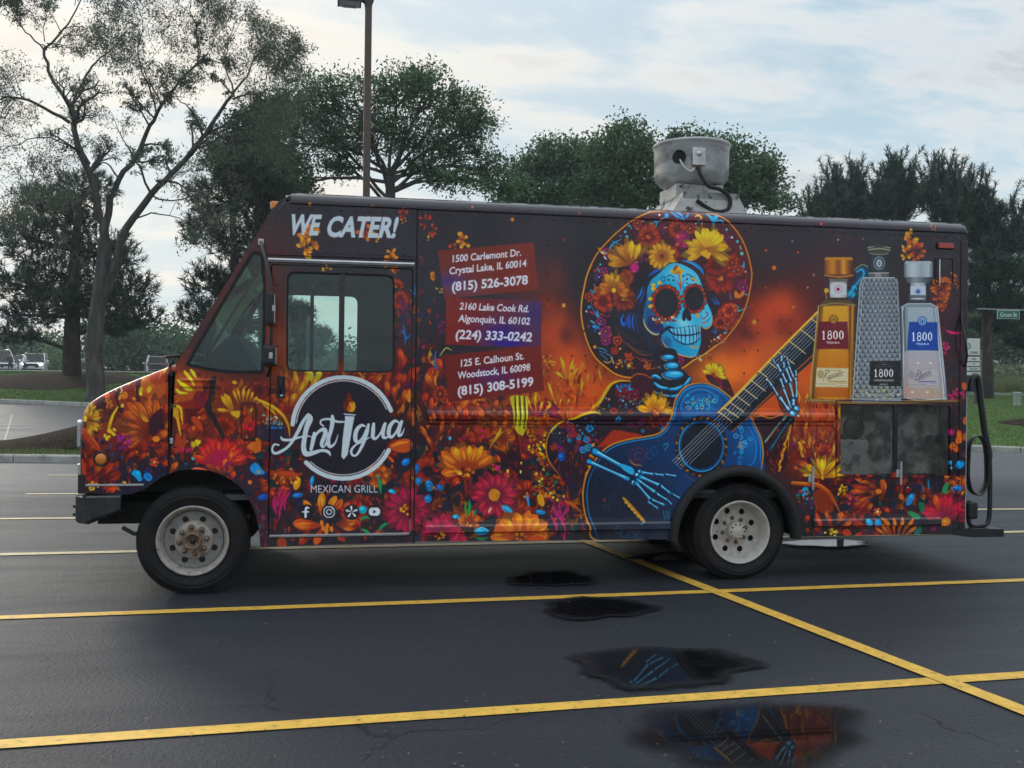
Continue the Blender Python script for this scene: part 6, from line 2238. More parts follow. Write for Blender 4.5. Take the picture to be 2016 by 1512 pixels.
    MB().tube([(4.35,.1,.39),(4.35,W - .1,.39)],.06,12).build('rear_axle','underbody',T_)
    MB().tube([(0.013,.25,.39),(0.013,W - .25,.36)],.045,12).build('front_axle','underbody',T_)
    MB().tube([(-.50,.10,.50),(-.42,.09,.455),(-.28,.09,.45),(-.2,.12,.47)],.016,8).build('brake_hose','black_rubber',T_)
    MB().box(.50,.64,.06,.14,.385,.43,.006).build('step_bracket','rusty_steel',T_)
    # black rubber flare of the rear arch
    fo_,fi_ = [],[]
    for i in range(31):
        t = math.pi * (i / 30)
        rx = .56 if i < 15 else .60
        fo_.append((ac[0] + rx * math.cos(t) * 1.0,ac[1] - .0 + (ztop - ac[1]) * math.sin(t) + .002))
        fi_.append((ac[0] + (rx - .075) * math.cos(t),ac[1] + (ztop - ac[1] - .085) * math.sin(t)))
    vs,fs = [],[]
    for a_,b_ in zip(fo_,fi_):
        A,B = Vector((a_[0],0,a_[1])),Vector((b_[0],0,b_[1]))
        for t,y_ in ((0,.0),(0,-.02),(.2,-.05),(.55,-.062),(.85,-.05),(1,-.02),(1,.05)):
            p = A.lerp(B,t)
            vs.append((p.x,y_,p.z))
    for i in range(30):
        for k in range(6):
            fs.append((i * 7 + k,i * 7 + k + 1,(i + 1) * 7 + k + 1,(i + 1) * 7 + k))
    MB().add(vs,fs,True).build('wheel_arch_flare','black_rubber',T_)
    # ---- rub rails carrying the print
    z0,z1 = side(1240,802)[1],side(1240,837)[1]
    H_ = z0 - z1
    MB().xprism([(0,z0),(-.010,z0 - .006),(-.012,z0 - H_ * .24),(-.026,z0 - H_ * .34),(-.030,z0 - H_ * .46),(-.028,z0 - H_ * .70),(-.004,z0 - H_ * .80),(-.004,z0 - H_ * .92),(-.010,z0 - H_ * .96),(0,z1)],side(841,810)[0],side(1641,815)[0]).build('rub_rail','wrap',T_)
    for a_,c_ in ((838,1318),(1600,1850)):
        za,zc = side(1200,1019)[1],side(1200,1050)[1]
        h_ = za - zc
        MB().xprism([(0,za),(-.010,za - .004),(-.012,za - h_ * .28),(-.026,za - h_ * .40),(-.028,za - h_ * .74),(-.003,za - h_ * .86),(-.003,za - h_ * .96),(0,zc)],side(a_,1030)[0],side(c_,1030)[0]).build('rub_rail','wrap',T_)
    # ---- ventilation door with two expanded-metal screens
    vf = S((1645,787),(1875,792),(1875,943),(1645,940))
    vd = MB().plate(inset(vf,.010),[vent],-.006,-.001).build('vent_door','wrap',T_)
    MB().plate(vf,[inset(vf,.006)],-.004,-.001).build('door_gap','black_rubber',vd)
    xm0,xm1 = side(1760,860)[0],side(1766,860)[0]
    vz0,vz1 = side(1760,936)[1],side(1760,797)[1]
    MB().box(xm0 - .004,xm1 + .004,-.002,.02,vz0 - .002,vz1 + .002).build('centre_bar','wrap',vd)

    def screen(x0,x1,z0,z1):
        cw,ch = .0205,.0115
        V,F = [],[]
        nx,nz = int((x1 - x0) / cw) + 1,int((z1 - z0) / ch) + 1
        th = .0044
        for j in range(nz):
            z = z0 + j * ch
            for i in range(nx * 2 + 1):
                x = x0 + i * cw / 2
                if x > x1:
                    break
                up = (i + j) % 2 == 0
                if not up:
                    continue
                # one diamond: two slanted strands leaving each lower knot
                for s in (-1,1):
                    xe = x + s * cw / 2
                    if xe < x0 - 1e-6 or xe > x1 + 1e-6:
                        continue
                    o = len(V)
                    V.extend([(x,.004,z - th / 2),(x,.000,z + th / 2),(xe,.001,z + ch + th / 2),(xe,.005,z + ch - th / 2)])
                    F.append((o,o + 1,o + 2,o + 3))
        return V,F
    for x0_,x1_ in ((side(1656,860)[0],xm0 - .004),(xm1 + .004,side(1869,860)[0])):
        V,F = screen(x0_,x1_,vz0,vz1 - .01)
        sc_ = soup('mesh_screen',V,F,'screen_metal',vd,'stuff')
    sx,sz = side(1828,865)
    MB().box(sx - .03,sx + .03,-.006,-.001,sz - .036,sz + .036,.003).build('screen_plate','black_paint',vd)
    sx,sz = side(1850,866)
    MB().box(sx - .029,sx + .029,-.003,.02,sz - .036,sz + .036).build('screen_opening','underbody',vd)
    gx0,gx1 = side(1640,860)[0],side(1880,860)[0]
    gb_ = MB()
    gb_.box(gx0,gx1,.70,.72,vz0 - .05,vz1 + .05)
    gb_.box(gx0,gx0 + .01,.036,.70,vz0 - .05,vz1 + .05)
    gb_.box(gx1 - .01,gx1,.036,.70,vz0 - .05,vz1 + .05)
    gb_.box(gx0,gx1,.036,.70,vz0 - .06,vz0 - .05)
    gb_.box(gx0,gx1,.036,.70,vz1 + .05,vz1 + .06)
    gb_.box(gx0 + .05,gx1 - .05,.16,.18,vz0 + .0,vz1 - .02)
    gb_.build('generator_bay','engine_grime',T_)
    gen = MB().box(gx0 + .1,gx0 + .42,.14,.55,vz0 - .04,vz0 + .30,.03).build('generator','grimy_grey_paint',T_)
    MB().box(gx0 + .52,gx0 + .84,.22,.5,vz0 + .02,vz0 + .44,.05).build('control_box','grimy_grey_paint',gen)
    MB().lathe([(.0001,-.02),(.09,-.02),(.10,0),(.10,.06)],(gx0 + .28,.16,vz0 + .40),'y',24).build('air_filter','black_paint',gen)
    # latches
    for px_,py_ in ((1596,945),(1769,935)):
        x_,z_ = side(px_,py_)
        lt = MB().box(x_ + .004,x_ + .024,-.02,0,z_ - .085,z_ + .115,.005).build('latch','aluminium',T_)
        MB().box(x_ - .028,x_ + .003,-.014,0,z_ - .02,z_ + .045,.004).build('latch_plate','aluminium',lt)
    # red side lamp,access hatch,grab handle
    x_,z_ = side(1861,484)
    rl = MB().box(x_ - .085,x_ + .075,-.012,0,z_ - .032,z_ + .028,.006).build('side_lamp','black_plastic',T_)
    MB().box(x_ - .078,x_ + .068,-.024,-.013,z_ - .025,z_ + .021,.008).build('lens','red_lens',rl)
    hatch = rrect(S((1840,508),(1876,509),(1876,560),(1840,558)),.02,3)
    ht = MB().plate(hatch,[inset(hatch,.006)],-.006,0).build('hatch','black_rubber',T_)
    a_,c_ = side(1847,512),side(1847,560)
    MB().tube([(a_[0] + .02,-.004,a_[1]),(a_[0],-.022,a_[1]),(c_[0],-.022,c_[1])],.005,6).build('hinge_rod','bright_steel',ht)
    gp = [(1893,614,-.004),(1894,635,-.03),(1897,655,-.055),(1902,680,-.07),(1904,700,-.06),(1901,718,-.03),(1898,722,.0)]
    MB().tube([(side(p[0],p[1],p[2])[0],p[2],side(p[0],p[1],p[2])[1]) for p in gp],.009,8).build('grab_handle','black_paint',T_)
    a_ = side(1894,622)
    MB().box(a_[0] - .010,a_[0] + .012,-.006,0,a_[1] - .05,a_[1] + .05,.002).build('handle_plate','aluminium',T_)
    # rear face
    rr_ = MB().box(6.34,6.39,.05,W - .05,.40,zr - .02)
    rr_.build('rear_wall','black_paint',T_)
    # rear step with the tubular rack
    xe = side(1955,1042,.1)[0]
    st = MB()
    zz0 = side(1950,1052,.1)[1]
    st.add([(6.20,.02,zz0 + .03),(6.20,.02,zz0 + .075),(6.44,-.04,zz0 + .075),(6.44,-.04,zz0),(xe,-.04,zz0 + .0),(xe,-.04,zz0 + .065),
            (6.20,W - .02,zz0 + .03),(6.20,W - .02,zz0 + .075),(6.44,W + .04,zz0 + .075),(6.44,W + .04,zz0),(xe,W + .04,zz0),(xe,W + .04,zz0 + .065)],
           [(0,1,2,3),(3,2,5,4),(6,9,8,7),(9,10,11,8),(1,7,8,2),(2,8,11,5),(4,5,11,10),(0,3,9,6),(3,4,10,9)])
    st.build('rear_step','black_paint',T_)

    def back(px,py,y=.05):
        q_ = side(px,py,y)
        return (q_[0],y,q_[1])
    rk = MB().tube([tuple(p) for p in crom(np.array([back(1911,770),back(1913,750),back(1920,741),back(1926,748),back(1931,790),back(1939,850),back(1946,884),back(1948,900)]),False,4)],.028,10).build('rear_rack','black_paint',T_)
    MB().tube([tuple(p) for p in crom(np.array([back(1948,895),back(1949,940),back(1948,1010),back(1943,1030),back(1932,1035),back(1914,1035),back(1907,1024),back(1908,985)]),False,4)],.020,8).build('lower_tube','black_paint',rk)
    bnd = [(1905,905),(1908,873),(1922,857),(1936,866),(1942,890),(1944,930),(1941,955),(1928,975),(1912,968),(1905,945),(1904,920)]
    ring = [Vector(p) for p in crom(np.array([back(a,c,.05) for a,c in bnd]),True,4)]
    vs,fs = [],[]
    for p in ring:
        vs += [p + Vector((0,-.035,0)),p + Vector((0,.035,0))]
    k = len(ring)
    rc = sum(ring,Vector()) / k
    vs += [v_ + (rc - v_).normalized() * .008 for v_ in list(vs)]
    for i in range(k):
        j = (i + 1) % k
        fs += [(2 * i,2 * j,2 * j + 1,2 * i + 1),(2 * i + 2 * k,2 * i + 1 + 2 * k,2 * j + 1 + 2 * k,2 * j + 2 * k),(2 * i,2 * i + 2 * k,2 * j + 2 * k,2 * j),(2 * i + 1,2 * j + 1,2 * j + 1 + 2 * k,2 * i + 1 + 2 * k)]
    MB().add(vs,fs,True).build('strap_ring','black_paint',rk)
    p = back(1911,1003)
    MB().box(p[0] - .05,p[0] + .04,.0,.09,p[2] - .08,p[2] + .07,.02).build('tow_plug','black_plastic',rk)
    # marker lamps on the roof front
    for y_ in (.10,.9,1.18,1.46,W - .1):
        x_,z_ = side(541,402,.0)
        MB().box(x_ - .035,x_ + .03,y_ - .05,y_ + .05,z_ - .03,z_ + .035,.014).build('marker_lamp','amber_lens',T_)
    # ---- mirror
    def mp(px,py,y):
        q_ = side(px,py,y)
        return (q_[0],y,q_[1])
    mr_ = MB().tube([mp(513,476,-.02),mp(516,484,-.10),mp(524,515,-.16),mp(533,550,-.2),mp(534,640,-.2),mp(533,700,-.2),mp(532,728,-.16),mp(527,740,-.01)],.013,8).build('mirror_arm','black_paint',T_)
    x_,y_,z_ = mp(514,476,-.01)
    MB().box(x_ - .02,x_ + .02,-.03,0,z_ - .03,z_ + .02,.005).build('bracket','aluminium',mr_)
    for (pa,pb,qa,qb) in ((521,575,543,642),(515,679,546,722)):
        a_,c_ = mp(pa,pb,-.2),mp(qa,qb,-.2)
        mm = MB().box(a_[0] + .012,c_[0] - .008,-.30,-.10,c_[2],a_[2],.03).build('mirror_head','black_plastic',T_)
        MB().box(c_[0] - .0079,c_[0] - .005,-.28,-.12,c_[2] + .02,a_[2] - .02).build('mirror_glass','bright_steel',mm)
        zc_ = (a_[2] + c_[2]) / 2 + (.0 if pb < 600 else .0)
        MB().box(a_[0] + .06,a_[0] + .085,-.306,-.301,zc_ - .022,zc_ + .022,.002).build('clamp','aluminium',mm)
    # ---- cab interior
    ci = MB()
    ci.box(-.1,6.3,.06,W - .06,.70,.74)
    ci.box(xs - .02,xs + .0,.05,W - .05,.72,2.9)
    ci.build('cab_floor_and_bulkhead','cab_liner',T_)
    MB().box(.55,xs,.05,W - .05,2.60,2.64).build('cab_ceiling','cab_liner',T_)
    MB().box(side(705,640,W - .05)[0],xs - .03,W - .06,W - .04,.75,2.6).build('cab_lining','cab_liner',T_)
    dsh = S((368,724),(395,722),(448,668),(468,660),(505,722),(515,735),(505,800),(400,800),(372,745),y=.5)
    MB().plate(dsh,[],.35,W - .35).build('dashboard','cab_interior',T_)
    swx,swz = side(480,620,.75)
    ring = [(swx + .20 * math.cos(a) * .45,.75 + .2 * math.sin(a),swz - .02 + .2 * math.cos(a) * .75) for a in np.linspace(0,2 * math.pi,25)]
    sw = MB().tube(ring,.014,6,False).build('steering_wheel','black_plastic',T_)
    MB().tube([(swx,.75,swz - .02),(swx - .2,.75,swz - .4)],.02,6).build('column','black_plastic',sw)
    seat = MB().box(.72,1.15,.5,1.0,1.05,1.17,.04).build('driver_seat','cab_interior',T_)
    MB().box(1.10,1.22,.5,1.0,1.15,1.68,.04).build('backrest','cab_interior',seat)
    MB().box(.8,1.1,.6,.9,.74,1.05,.02).build('pedestal','black_plastic',seat)
    fx_,fz_ = side(575,697,1.9)
    MB().box(fx_ - .05,fx_ + .03,1.85,1.95,fz_ - .07,fz_ + .06,.01).build('switch_box','grimy_grey_paint',T_)
    # ---- rivets
    rv = MB()

    def rivet(x,z,y=0.0,r=.0095):
        n = 6
        vs = [(x + r * math.cos(k * math.pi / 3),y,z + r * math.sin(k * math.pi / 3)) for k in range(n)] + \
             [(x + r * .6 * math.cos(k * math.pi / 3),y - .004,z + r * .6 * math.sin(k * math.pi / 3)) for k in range(n)]
        rv.add(vs,[(k,(k + 1) % n,(k + 1) % n + n,k + n) for k in range(n)] + [tuple(range(n,2 * n))],True)
    for i in range(9):
        rivet(.76 + i * .105,zr - .035)
    for i in range(46):
        rivet(xs + .05 + i * .104,zr - .035)
    for i in range(9):
        rivet(.63 + i * .115,side(600,493)[1])
        if i > 2:
            rivet(.63 + i * .115,side(600,481)[1])
    for t in range(15):
        p,q_ = Vector(side(362,704)),Vector(side(555,400))
        c = p.lerp(q_,(t + .5) / 15) + Vector((.022,-.012))
        if t > 8:
            rivet(c.x,c.y)
    for z in np.arange(.5,2.85,.105):
        rivet(xs + .045,z)
    for py_ in (455,482,535,590,700,730):
        for px_ in (1078,1126,1153):
            rivet(*side(px_,py_))
    for px_ in (1465,1492,1538,1556):
        for py_ in (455,545,630,655,690,735):
            rivet(*side(px_,py_))
    for px_ in (1150,1215,1262,1300):
        for py_ in (625,652):
            rivet(*side(px_,py_))
    for px_ in range(1760,1900,17):
        rivet(*side(px_,461 + (px_ - 1760) * .05))
    for z in np.arange(.5,2.8,.12):
        rivet(6.30,z)
    for px_ in np.arange(1175,1330,22):
        rivet(*side(px_,953))
        rivet(*side(px_,1045))
    for px_ in np.arange(850,1300,26):
        rivet(*side(px_,842))
    for py_ in np.arange(940,1060,18):
        rivet(*side(1588,py_))
    for py_ in (775,800,850,880,905):
        rivet(*side(345,py_))
    for px_ in (545,560):
        for py_ in np.arange(560,1040,40):
            if px_ == 545:
                rivet(*side(px_,py_),.012)
    rv.build('rivet_row','black_paint',T_,'stuff')
    # ---- exhaust fan on the roof
    yc = W / 2

    def fpz(px,py,y=yc):
        return side(px,py,y)
    cx_ = fpz(1361,330)[0]
    R0 = (fpz(1434,300)[0] - fpz(1289,300)[0]) / 2 * .985
    zt_,zm_,zl_,zn_ = fpz(1361,288)[1],fpz(1361,345)[1],fpz(1361,366)[1],fpz(1361,388)[1]
    fan = MB().lathe([(R0 * .82,zt_ - .012),(R0 * .94,zt_ - .004),(R0 * 1.0,zt_ - .0),(R0 * 1.02,zt_ - .012),(R0 * 1.0,zt_ - .028),(R0 * .975,zt_ - .05),(R0 * .96,zm_),(R0 * .93,zm_ - .05),
                      (R0 * .84,zl_ + .005),(R0 * .70,zl_ - .028),(R0 * .66,zl_ - .034)],(cx_,yc,0),'z',56).build('exhaust_fan','fan_aluminium',T_)
    MB().disc((cx_,yc,zt_ - .014),R0 * .83,'z',40).build('top_plate','fan_aluminium',fan)
    hw = R0 * .64
    zc0 = fpz(1361,398)[1]
    MB().box(cx_ - hw,cx_ + hw,yc - hw,yc + hw,zc0 - .01,zl_ - .03,.012).build('neck','grimy_white_paint',fan)
    cl,cr,ct = fpz(1285,408)[0],fpz(1440,408)[0],fpz(1361,395)[1]
    b0 = MB()
    zb0 = 3.0
    b0.add([(cl,yc - .45,zb0),(cr,yc - .45,zb0),(cr,yc + .45,zb0),(cl,yc + .45,zb0),(cl,yc - .45,zb0 + .09),(cr,yc - .45,zb0 + .10),(cr,yc + .45,zb0 + .10),(cl,yc + .45,zb0 + .09),
            (cx_ - hw * .9,yc - .36,ct),(cx_ + hw * 1.35,yc - .36,ct),(cx_ + hw * 1.35,yc + .36,ct),(cx_ - hw * .9,yc + .36,ct)],
           [(0,1,5,4),(1,2,6,5),(2,3,7,6),(3,0,4,7),(4,5,9,8),(5,6,10,9),(6,7,11,10),(7,4,8,11),(8,9,10,11)])
    cb = b0.build('roof_curb','grimy_white_paint',fan)
    MB().box(cx_ - hw * .92,cx_ + hw * 1.37,yc - .38,yc - .36,ct - .075,ct + .004).build('curb_band','grimy_grey_paint',fan)
    yf = yc - R0 * .97
    jx,jz = side(1336,309,yf + .02)
    jp = MB().lathe([(.0001,.0),(.048,0)],(jx,yf + .005,jz),'y',24)
    jp.build('inlet_hole','underbody',fan)
    MB().lathe([(.058,.03),(.062,-.012),(.052,-.016),(.048,.01)],(jx,yf + .008,jz),'y',28).build('inlet_ring','black_rubber',fan)
    bx_,bz_ = side(1375,310,yf - .0)
    MB().box(bx_ - .062,bx_ + .062,yf - .022,yf + .06,bz_ - .075,bz_ + .085,.006).build('switch_plate','aluminium',fan)
    MB().lathe([(.0001,-.03),(.024,-.028),(.026,-.02)],(bx_,yf - .0,bz_ + .03),'y',16).build('knob','aluminium',fan)
    lx_,lz_ = side(1412,318,yf + .1)
    MB().box(lx_ - .06,lx_ + .06,yf + .085,yf + .12,lz_ - .05,lz_ + .05,.003).build('data_plate','white_sign',fan)
    MB().box(bx_ - .04,bx_ + .03,yf - .02,yf + .04,bz_ - .10,bz_ - .076,.003).build('junction','rusty_steel',fan)
    MB().tube([tuple(crom(np.array([(jx,yf - .01,jz - .03),(jx + .03,yf - .03,jz - .09),(jx + .09,yf - .03,jz - .135),(bx_ - .05,yf - .02,jz - .11),(bx_ - .03,yf,bz_ - .09)]),False,5)[i]) for i in range(21)],.007,6).build('power_cord','white_sign',fan)
    cp = [(bx_ - .01,yf - .02,bz_ - .09),(bx_ + .01,yf - .05,bz_ - .18),(bx_ + .08,yf - .06,bz_ - .27)] + [(side(a,c,yf - .06)[0],yf - .06,side(a,c,yf - .06)[1]) for a,c in ((1415,372),(1433,384),(1438,400),(1430,414),(1408,416),(1388,406),(1372,394))]
    cc = crom(np.array(cp),False,5)
    MB().tube([tuple(p) for p in cc],.018,8).build('conduit','black_rubber',fan)
    # ---- wheels
    def tyre(c,r,w,n=64):
        ri = .262
        t = MB()
        pr = [(ri,.015),(ri + .02,-.002),(ri + .06,-.010),(ri + .065,-.014),(ri + .07,-.010),(ri + .085,-.010),(ri + .09,-.013),(r - .045,-.006),(r - .016,.012),(r - .003,.032),(r,.06),(r,w - .06),(r - .003,w - .032),(r - .05,w + .004),(ri + .02,w),(ri,w - .015)]
        t.lathe(pr,c,'y',n)
        return t

    def tread(c,r,w,parent):
        b_ = MB()
        cvec = Vector(c)
        for k in range(60):
            an = 2 * math.pi * k / 60
            for s_,y0_ in ((0,.022),(1,.068),(2,.122),(3,.168)):
                if k % 2 and s_ in (1,2):
                    continue
                a0,a1 = an,an + .085
                vs = []
                for a in (a0,a1):
                    for y_ in (y0_,y0_ + .036):
                        for rr_ in (r - .012,r + .004 - (.006 if s_ in (0,3) else 0)):
                            vs.append(cvec + Vector((math.cos(a) * rr_,y_ * w / .23,math.sin(a) * rr_)))
                b_.add(vs,[(0,1,3,2),(4,6,7,5),(0,4,5,1),(2,3,7,6),(1,5,7,3)])
        return b_.build('tread','tyre_rubber',parent,'stuff')

    def circ(cx,cz,r,n=20,ph=0):
        return [(cx + r * math.cos(2 * math.pi * k / n + ph),cz + r * math.sin(2 * math.pi * k / n + ph)) for k in range(n)]

    def wheel(c,r,front,label=None):
        x,y,z = c
        w_ = .225
        ty = tyre(c,r,w_).build('wheel','tyre_rubber',T_)
        tread(c,r,w_,ty)
        mt = 'wheel_silver_paint' if front else 'wheel_white_paint'
        if front:
            rim = MB().lathe([(.250,.03),(.262,.012),(.264,-.004),(.256,-.012),(.247,-.006),(.240,.012),(.232,.022),(.228,.060),(.212,.076)],c,'y',64)
            rim.build('rim','wheel_worn_paint',ty)
            dy = y + .064
            hr = .163
            holes = [circ(x + hr * math.cos(R_(22 + 45 * k)),z + hr * math.sin(R_(22 + 45 * k)),.024,14) for k in range(8)]
            MB().plate(circ(x,z,.214,56),holes,dy,dy + .012).build('wheel_disc',mt,ty)
            MB().lathe([(.145,.064),(.132,.036),(.060,.022),(.060,.03)],c,'y',40).build('mounting_face','wheel_worn_paint',ty)
            for k in range(8):
                a = R_(8 + 45 * k)
                cx,cz = x + .100 * math.cos(a),z + .100 * math.sin(a)
                MB().lathe([(.0001,-.006),(.010,-.005),(.013,.0),(.015,.014),(.021,.016),(.022,.036)],(cx,y,cz),'y',10).build('lug_nut','rusty_steel',ty)
            MB().lathe([(.068,.018),(.067,-.022),(.058,-.028),(.048,-.024),(.046,-.002),(.0001,-.002)],c,'y',32).build('hub','rusty_steel',ty)
            MB().lathe([(.0001,-.012),(.020,-.012),(.024,.0)],c,'y',14).build('axle_end','black_paint',ty)
            back_ = y + .06
        else:
            rim = MB().lathe([(.250,.03),(.262,.010),(.262,-.006),(.254,-.012),(.246,-.004),(.238,.02),(.228,.05),(.224,.11),(.215,.135),(.205,.14)],c,'y',64)
            rim.build('rim','wheel_white_paint',ty)
            dy = y + .135
            hr = .170
            holes = [circ(x + hr * math.cos(R_(20 + 45 * k)),z + hr * math.sin(R_(20 + 45 * k)),.026,14) for k in range(8)]
            MB().plate(circ(x,z,.216,56),holes,dy,dy + .012).build('wheel_disc',mt,ty)
            MB().lathe([(.140,.135),(.133,.125),(.07,.125)],c,'y',40).build('mounting_face',mt,ty)
            for k in range(8):
                a = R_(10 + 45 * k)
                cx,cz = x + .104 * math.cos(a),z + .104 * math.sin(a)
                MB().lathe([(.0001,.096),(.009,.097),(.012,.104),(.014,.118),(.018,.120),(.019,.126)],(cx,y,cz),'y',10).build('lug_nut','rusty_steel',ty)
            MB().lathe([(.078,.125),(.074,.10),(.070,.055),(.060,.045),(.0001,.043)],c,'y',32).build('hub','wheel_white_paint',ty)
            for k in range(10):
                a = R_(36 * k)
                cx,cz = x + .060 * math.cos(a),z + .060 * math.sin(a)
                MB().lathe([(.0001,.034),(.007,.035),(.008,.046)],(cx,y,cz),'y',8).build('hub_bolt','rusty_steel',ty)
            back_ = y + .16
        MB().lathe([(.0001,0),(.235,0)],(x,back_ + .01,z),'y',24).build('brake_drum','underbody',ty)
        return ty
    rF = .408
    fxx = side(379,1071,.03)[0]
    wheel((fxx,.035,rF - .006),rF,True)
    rxx = side(1457,1060,.03)[0]
    rR = .400
    wheel((rxx,.03,rR - .006),rR,False)
    for cxx,yy in ((rxx,.30),(rxx,W - .26),(rxx,W - .53),(fxx,W - .27)):
        ty = tyre((cxx,yy,rR - .004),rR,.225,40).build('wheel','tyre_rubber',T_)
        MB().lathe([(.0001,.11),(.262,.11)],(cxx,yy,rR - .004),'y',24).build('wheel_disc','wheel_white_paint',ty)
    return T_


TRUCK = build_truck()


# ------------------------------------------------------------------ lie of the land: u metres right,d metres ahead of the camera
def W2(u,d):
    p = CAM + RT * u + FW * d
    return p.x,p.y


def sstep(a,b,x):
    t = np.clip((x - a) / (b - a),0,1)
    return t * t * (3 - 2 * t)


LK = np.array([(0,0),(20.5,0),(24,.06),(36,.62),(45,1.72),(50,1.80),(80,2.0),(130,2.3),(420,3.5),(1500,6)])
RK = np.array([(0,0),(24.6,0),(30,.16),(60,1.42),(75,1.55),(110,1.7),(200,3.0),(420,4.5),(1500,6)])


def land(u,d):
    u,d = np.asarray(u,float),np.asarray(d,float)
    wl = sstep(0.12,-0.30,u / np.maximum(d,1))
    return np.interp(d,LK[:,0],LK[:,1]) * wl + np.interp(d,RK[:,0],RK[:,1]) * (1 - wl)


def kerb_d(u):
    return np.interp(u,[-60,-17,12.4,40],[44,36,24.7,16])


def lift(u,d):
    """kerb height added on the planted ground beyond the kerb line"""
    return 0.14 * (d > kerb_d(u))


def sheet(name,us,ds,dz,material,kind='structure',keep=None,zf=None):
    U,Dd = np.meshgrid(us,ds)
    Z = (zf or land)(U,Dd) + dz
    X = CAM.x + RT.x * U + FW.x * Dd
    Y = CAM.y + RT.y * U + FW.y * Dd
    V = np.stack([X,Y,Z],-1).reshape(-1,3)
    nx = len(us)
    i,j = np.meshgrid(np.arange(len(ds) - 1),np.arange(nx - 1),indexing='ij')
    a = (i * nx + j).ravel()
    F = np.stack([a,a + 1,a + nx + 1,a + nx],1)
    if keep is not None:
        cu = ((U[:-1,:-1] + U[1:,1:]) / 2).ravel()
        cd = ((Dd[:-1,:-1] + Dd[1:,1:]) / 2).ravel()
        F = F[keep(cu,cd)]
    ob = soup(name,V,F,material,None,kind,True)
    return ob


def asphalt_material():
    m = bpy.data.materials.new('asphalt')
    m.use_nodes = True
    nt = m.node_tree
    b = nt.nodes['Principled BSDF']
    N,K = nt.nodes.new,nt.links.new
    g = N('ShaderNodeNewGeometry')

    def noise(sc,det=4,ro=.55,st=(1,1,1),rot=0,off=(0,0,0)):
        mp = N('ShaderNodeMapping')
        mp.inputs['Scale'].default_value = st
        mp.inputs['Rotation'].default_value = (0,0,rot)
        mp.inputs['Location'].default_value = off
        K(g.outputs['Position'],mp.inputs[0])
        n = N('ShaderNodeTexNoise')
        n.inputs['Scale'].default_value = sc
        n.inputs['Detail'].default_value = det
        n.inputs['Roughness'].default_value = ro
        K(mp.outputs[0],n.inputs['Vector'])
        return n.outputs[0]

    def mr(v,a,c,d,e):
        r = N('ShaderNodeMapRange')
        for i,x in enumerate((a,c,d,e)):
            r.inputs[i + 1].default_value = x
        K(v,r.inputs[0])
        return r.outputs[0]

    def mix(f,a,c,mode='MIX'):
        n = N('ShaderNodeMix')
        n.data_type = 'RGBA'
        n.blend_type = mode
        for k,v in ((0,f),(6,a),(7,c)):
            if isinstance(v,(int,float)):
                n.inputs[k].default_value = v
            elif isinstance(v,tuple):
                n.inputs[k].default_value = (*v,1)
            else:
                K(v,n.inputs[k])
        return n.outputs[2]
    rot = math.radians(4.2)
    big = noise(.35,4,.6)
    streak = noise(1.0,5,.6,(.25,2.2,1),rot)
    agg = noise(190,2,.7)
    agg2 = noise(38,4,.75,off=(3,1,0))
    worn = noise(.16,3,.5,(.6,1.6,1),rot,(5,2,0))
    c = mix(mr(big,.35,.65,0,1),(.014,.017,.025),(.021,.025,.035))
    # the drive behind the stalls is older,paler asphalt
    sx = N('ShaderNodeSeparateXYZ')
    K(g.outputs['Position'],sx.inputs[0])
    old = mr(sx.outputs[1],6.0,9.0,0,1)
    om = N('ShaderNodeMath')
    om.operation = 'MULTIPLY'
    om.use_clamp = True
    K(old,om.inputs[0])
    K(mr(streak,.32,.62,.35,1),om.inputs[1])
    c = mix(om.outputs[0],c,(.115,.115,.12))
    c = mix(mr(worn,.56,.70,0,.45),c,(.075,.076,.080))
    # tar-like seal shows darker along wheel tracks
    c = mix(mr(streak,.62,.72,0,.35),c,(.022,.023,.026))
    c = mix(mr(agg,.55,.72,0,.7),c,(.13,.13,.135))
    c = mix(mr(agg2,.34,.48,.6,0),c,(.010,.010,.012))
    c = mix(mr(agg2,.56,.68,0,.4),c,(.075,.077,.085))
    # hairline cracks
    vo = N('ShaderNodeTexVoronoi')
    vo.feature = 'DISTANCE_TO_EDGE'
    vo.inputs['Scale'].default_value = .55
    mv = N('ShaderNodeMapping')
    K(g.outputs['Position'],mv.inputs[0])
    wob = N('ShaderNodeTexNoise')
    wob.inputs['Scale'].default_value = 2.5
    wob.inputs['Detail'].default_value = 5
    K(g.outputs['Position'],wob.inputs['Vector'])
    add = N('ShaderNodeVectorMath')
    add.operation = 'MULTIPLY_ADD'
    K(wob.outputs[1],add.inputs[0])
    add.inputs[1].default_value = (.55,.55,0)
    K(mv.outputs[0],add.inputs[2])
    K(add.outputs[0],vo.inputs['Vector'])
    crack = mr(vo.outputs['Distance'],0.002,0.006,1,0)
    cm = N('ShaderNodeMath')
    cm.operation = 'MULTIPLY'
    K(crack,cm.inputs[0])
    K(mr(noise(.45,3,.5,off=(9,9,0)),.50,.56,0,.9),cm.inputs[1])
    c = mix(cm.outputs[0],c,(.006,.006,.006))
    K(c,b.inputs['Base Color'])
    K(mr(streak,.3,.7,.50,.66),b.inputs['Roughness'])
    b.inputs['Specular IOR Level'].default_value = .30
    bp = N('ShaderNodeBump')
    bp.inputs['Distance'].default_value = .014
    bp.inputs['Strength'].default_value = 1
    K(agg2,bp.inputs['Height'])
    bp2 = N('ShaderNodeBump')
    bp2.inputs['Distance'].default_value = .003
    K(agg,bp2.inputs['Height'])
    K(bp.outputs[0],bp2.inputs['Normal'])
    K(bp2.outputs[0],b.inputs['Normal'])
    MATS['asphalt'] = m


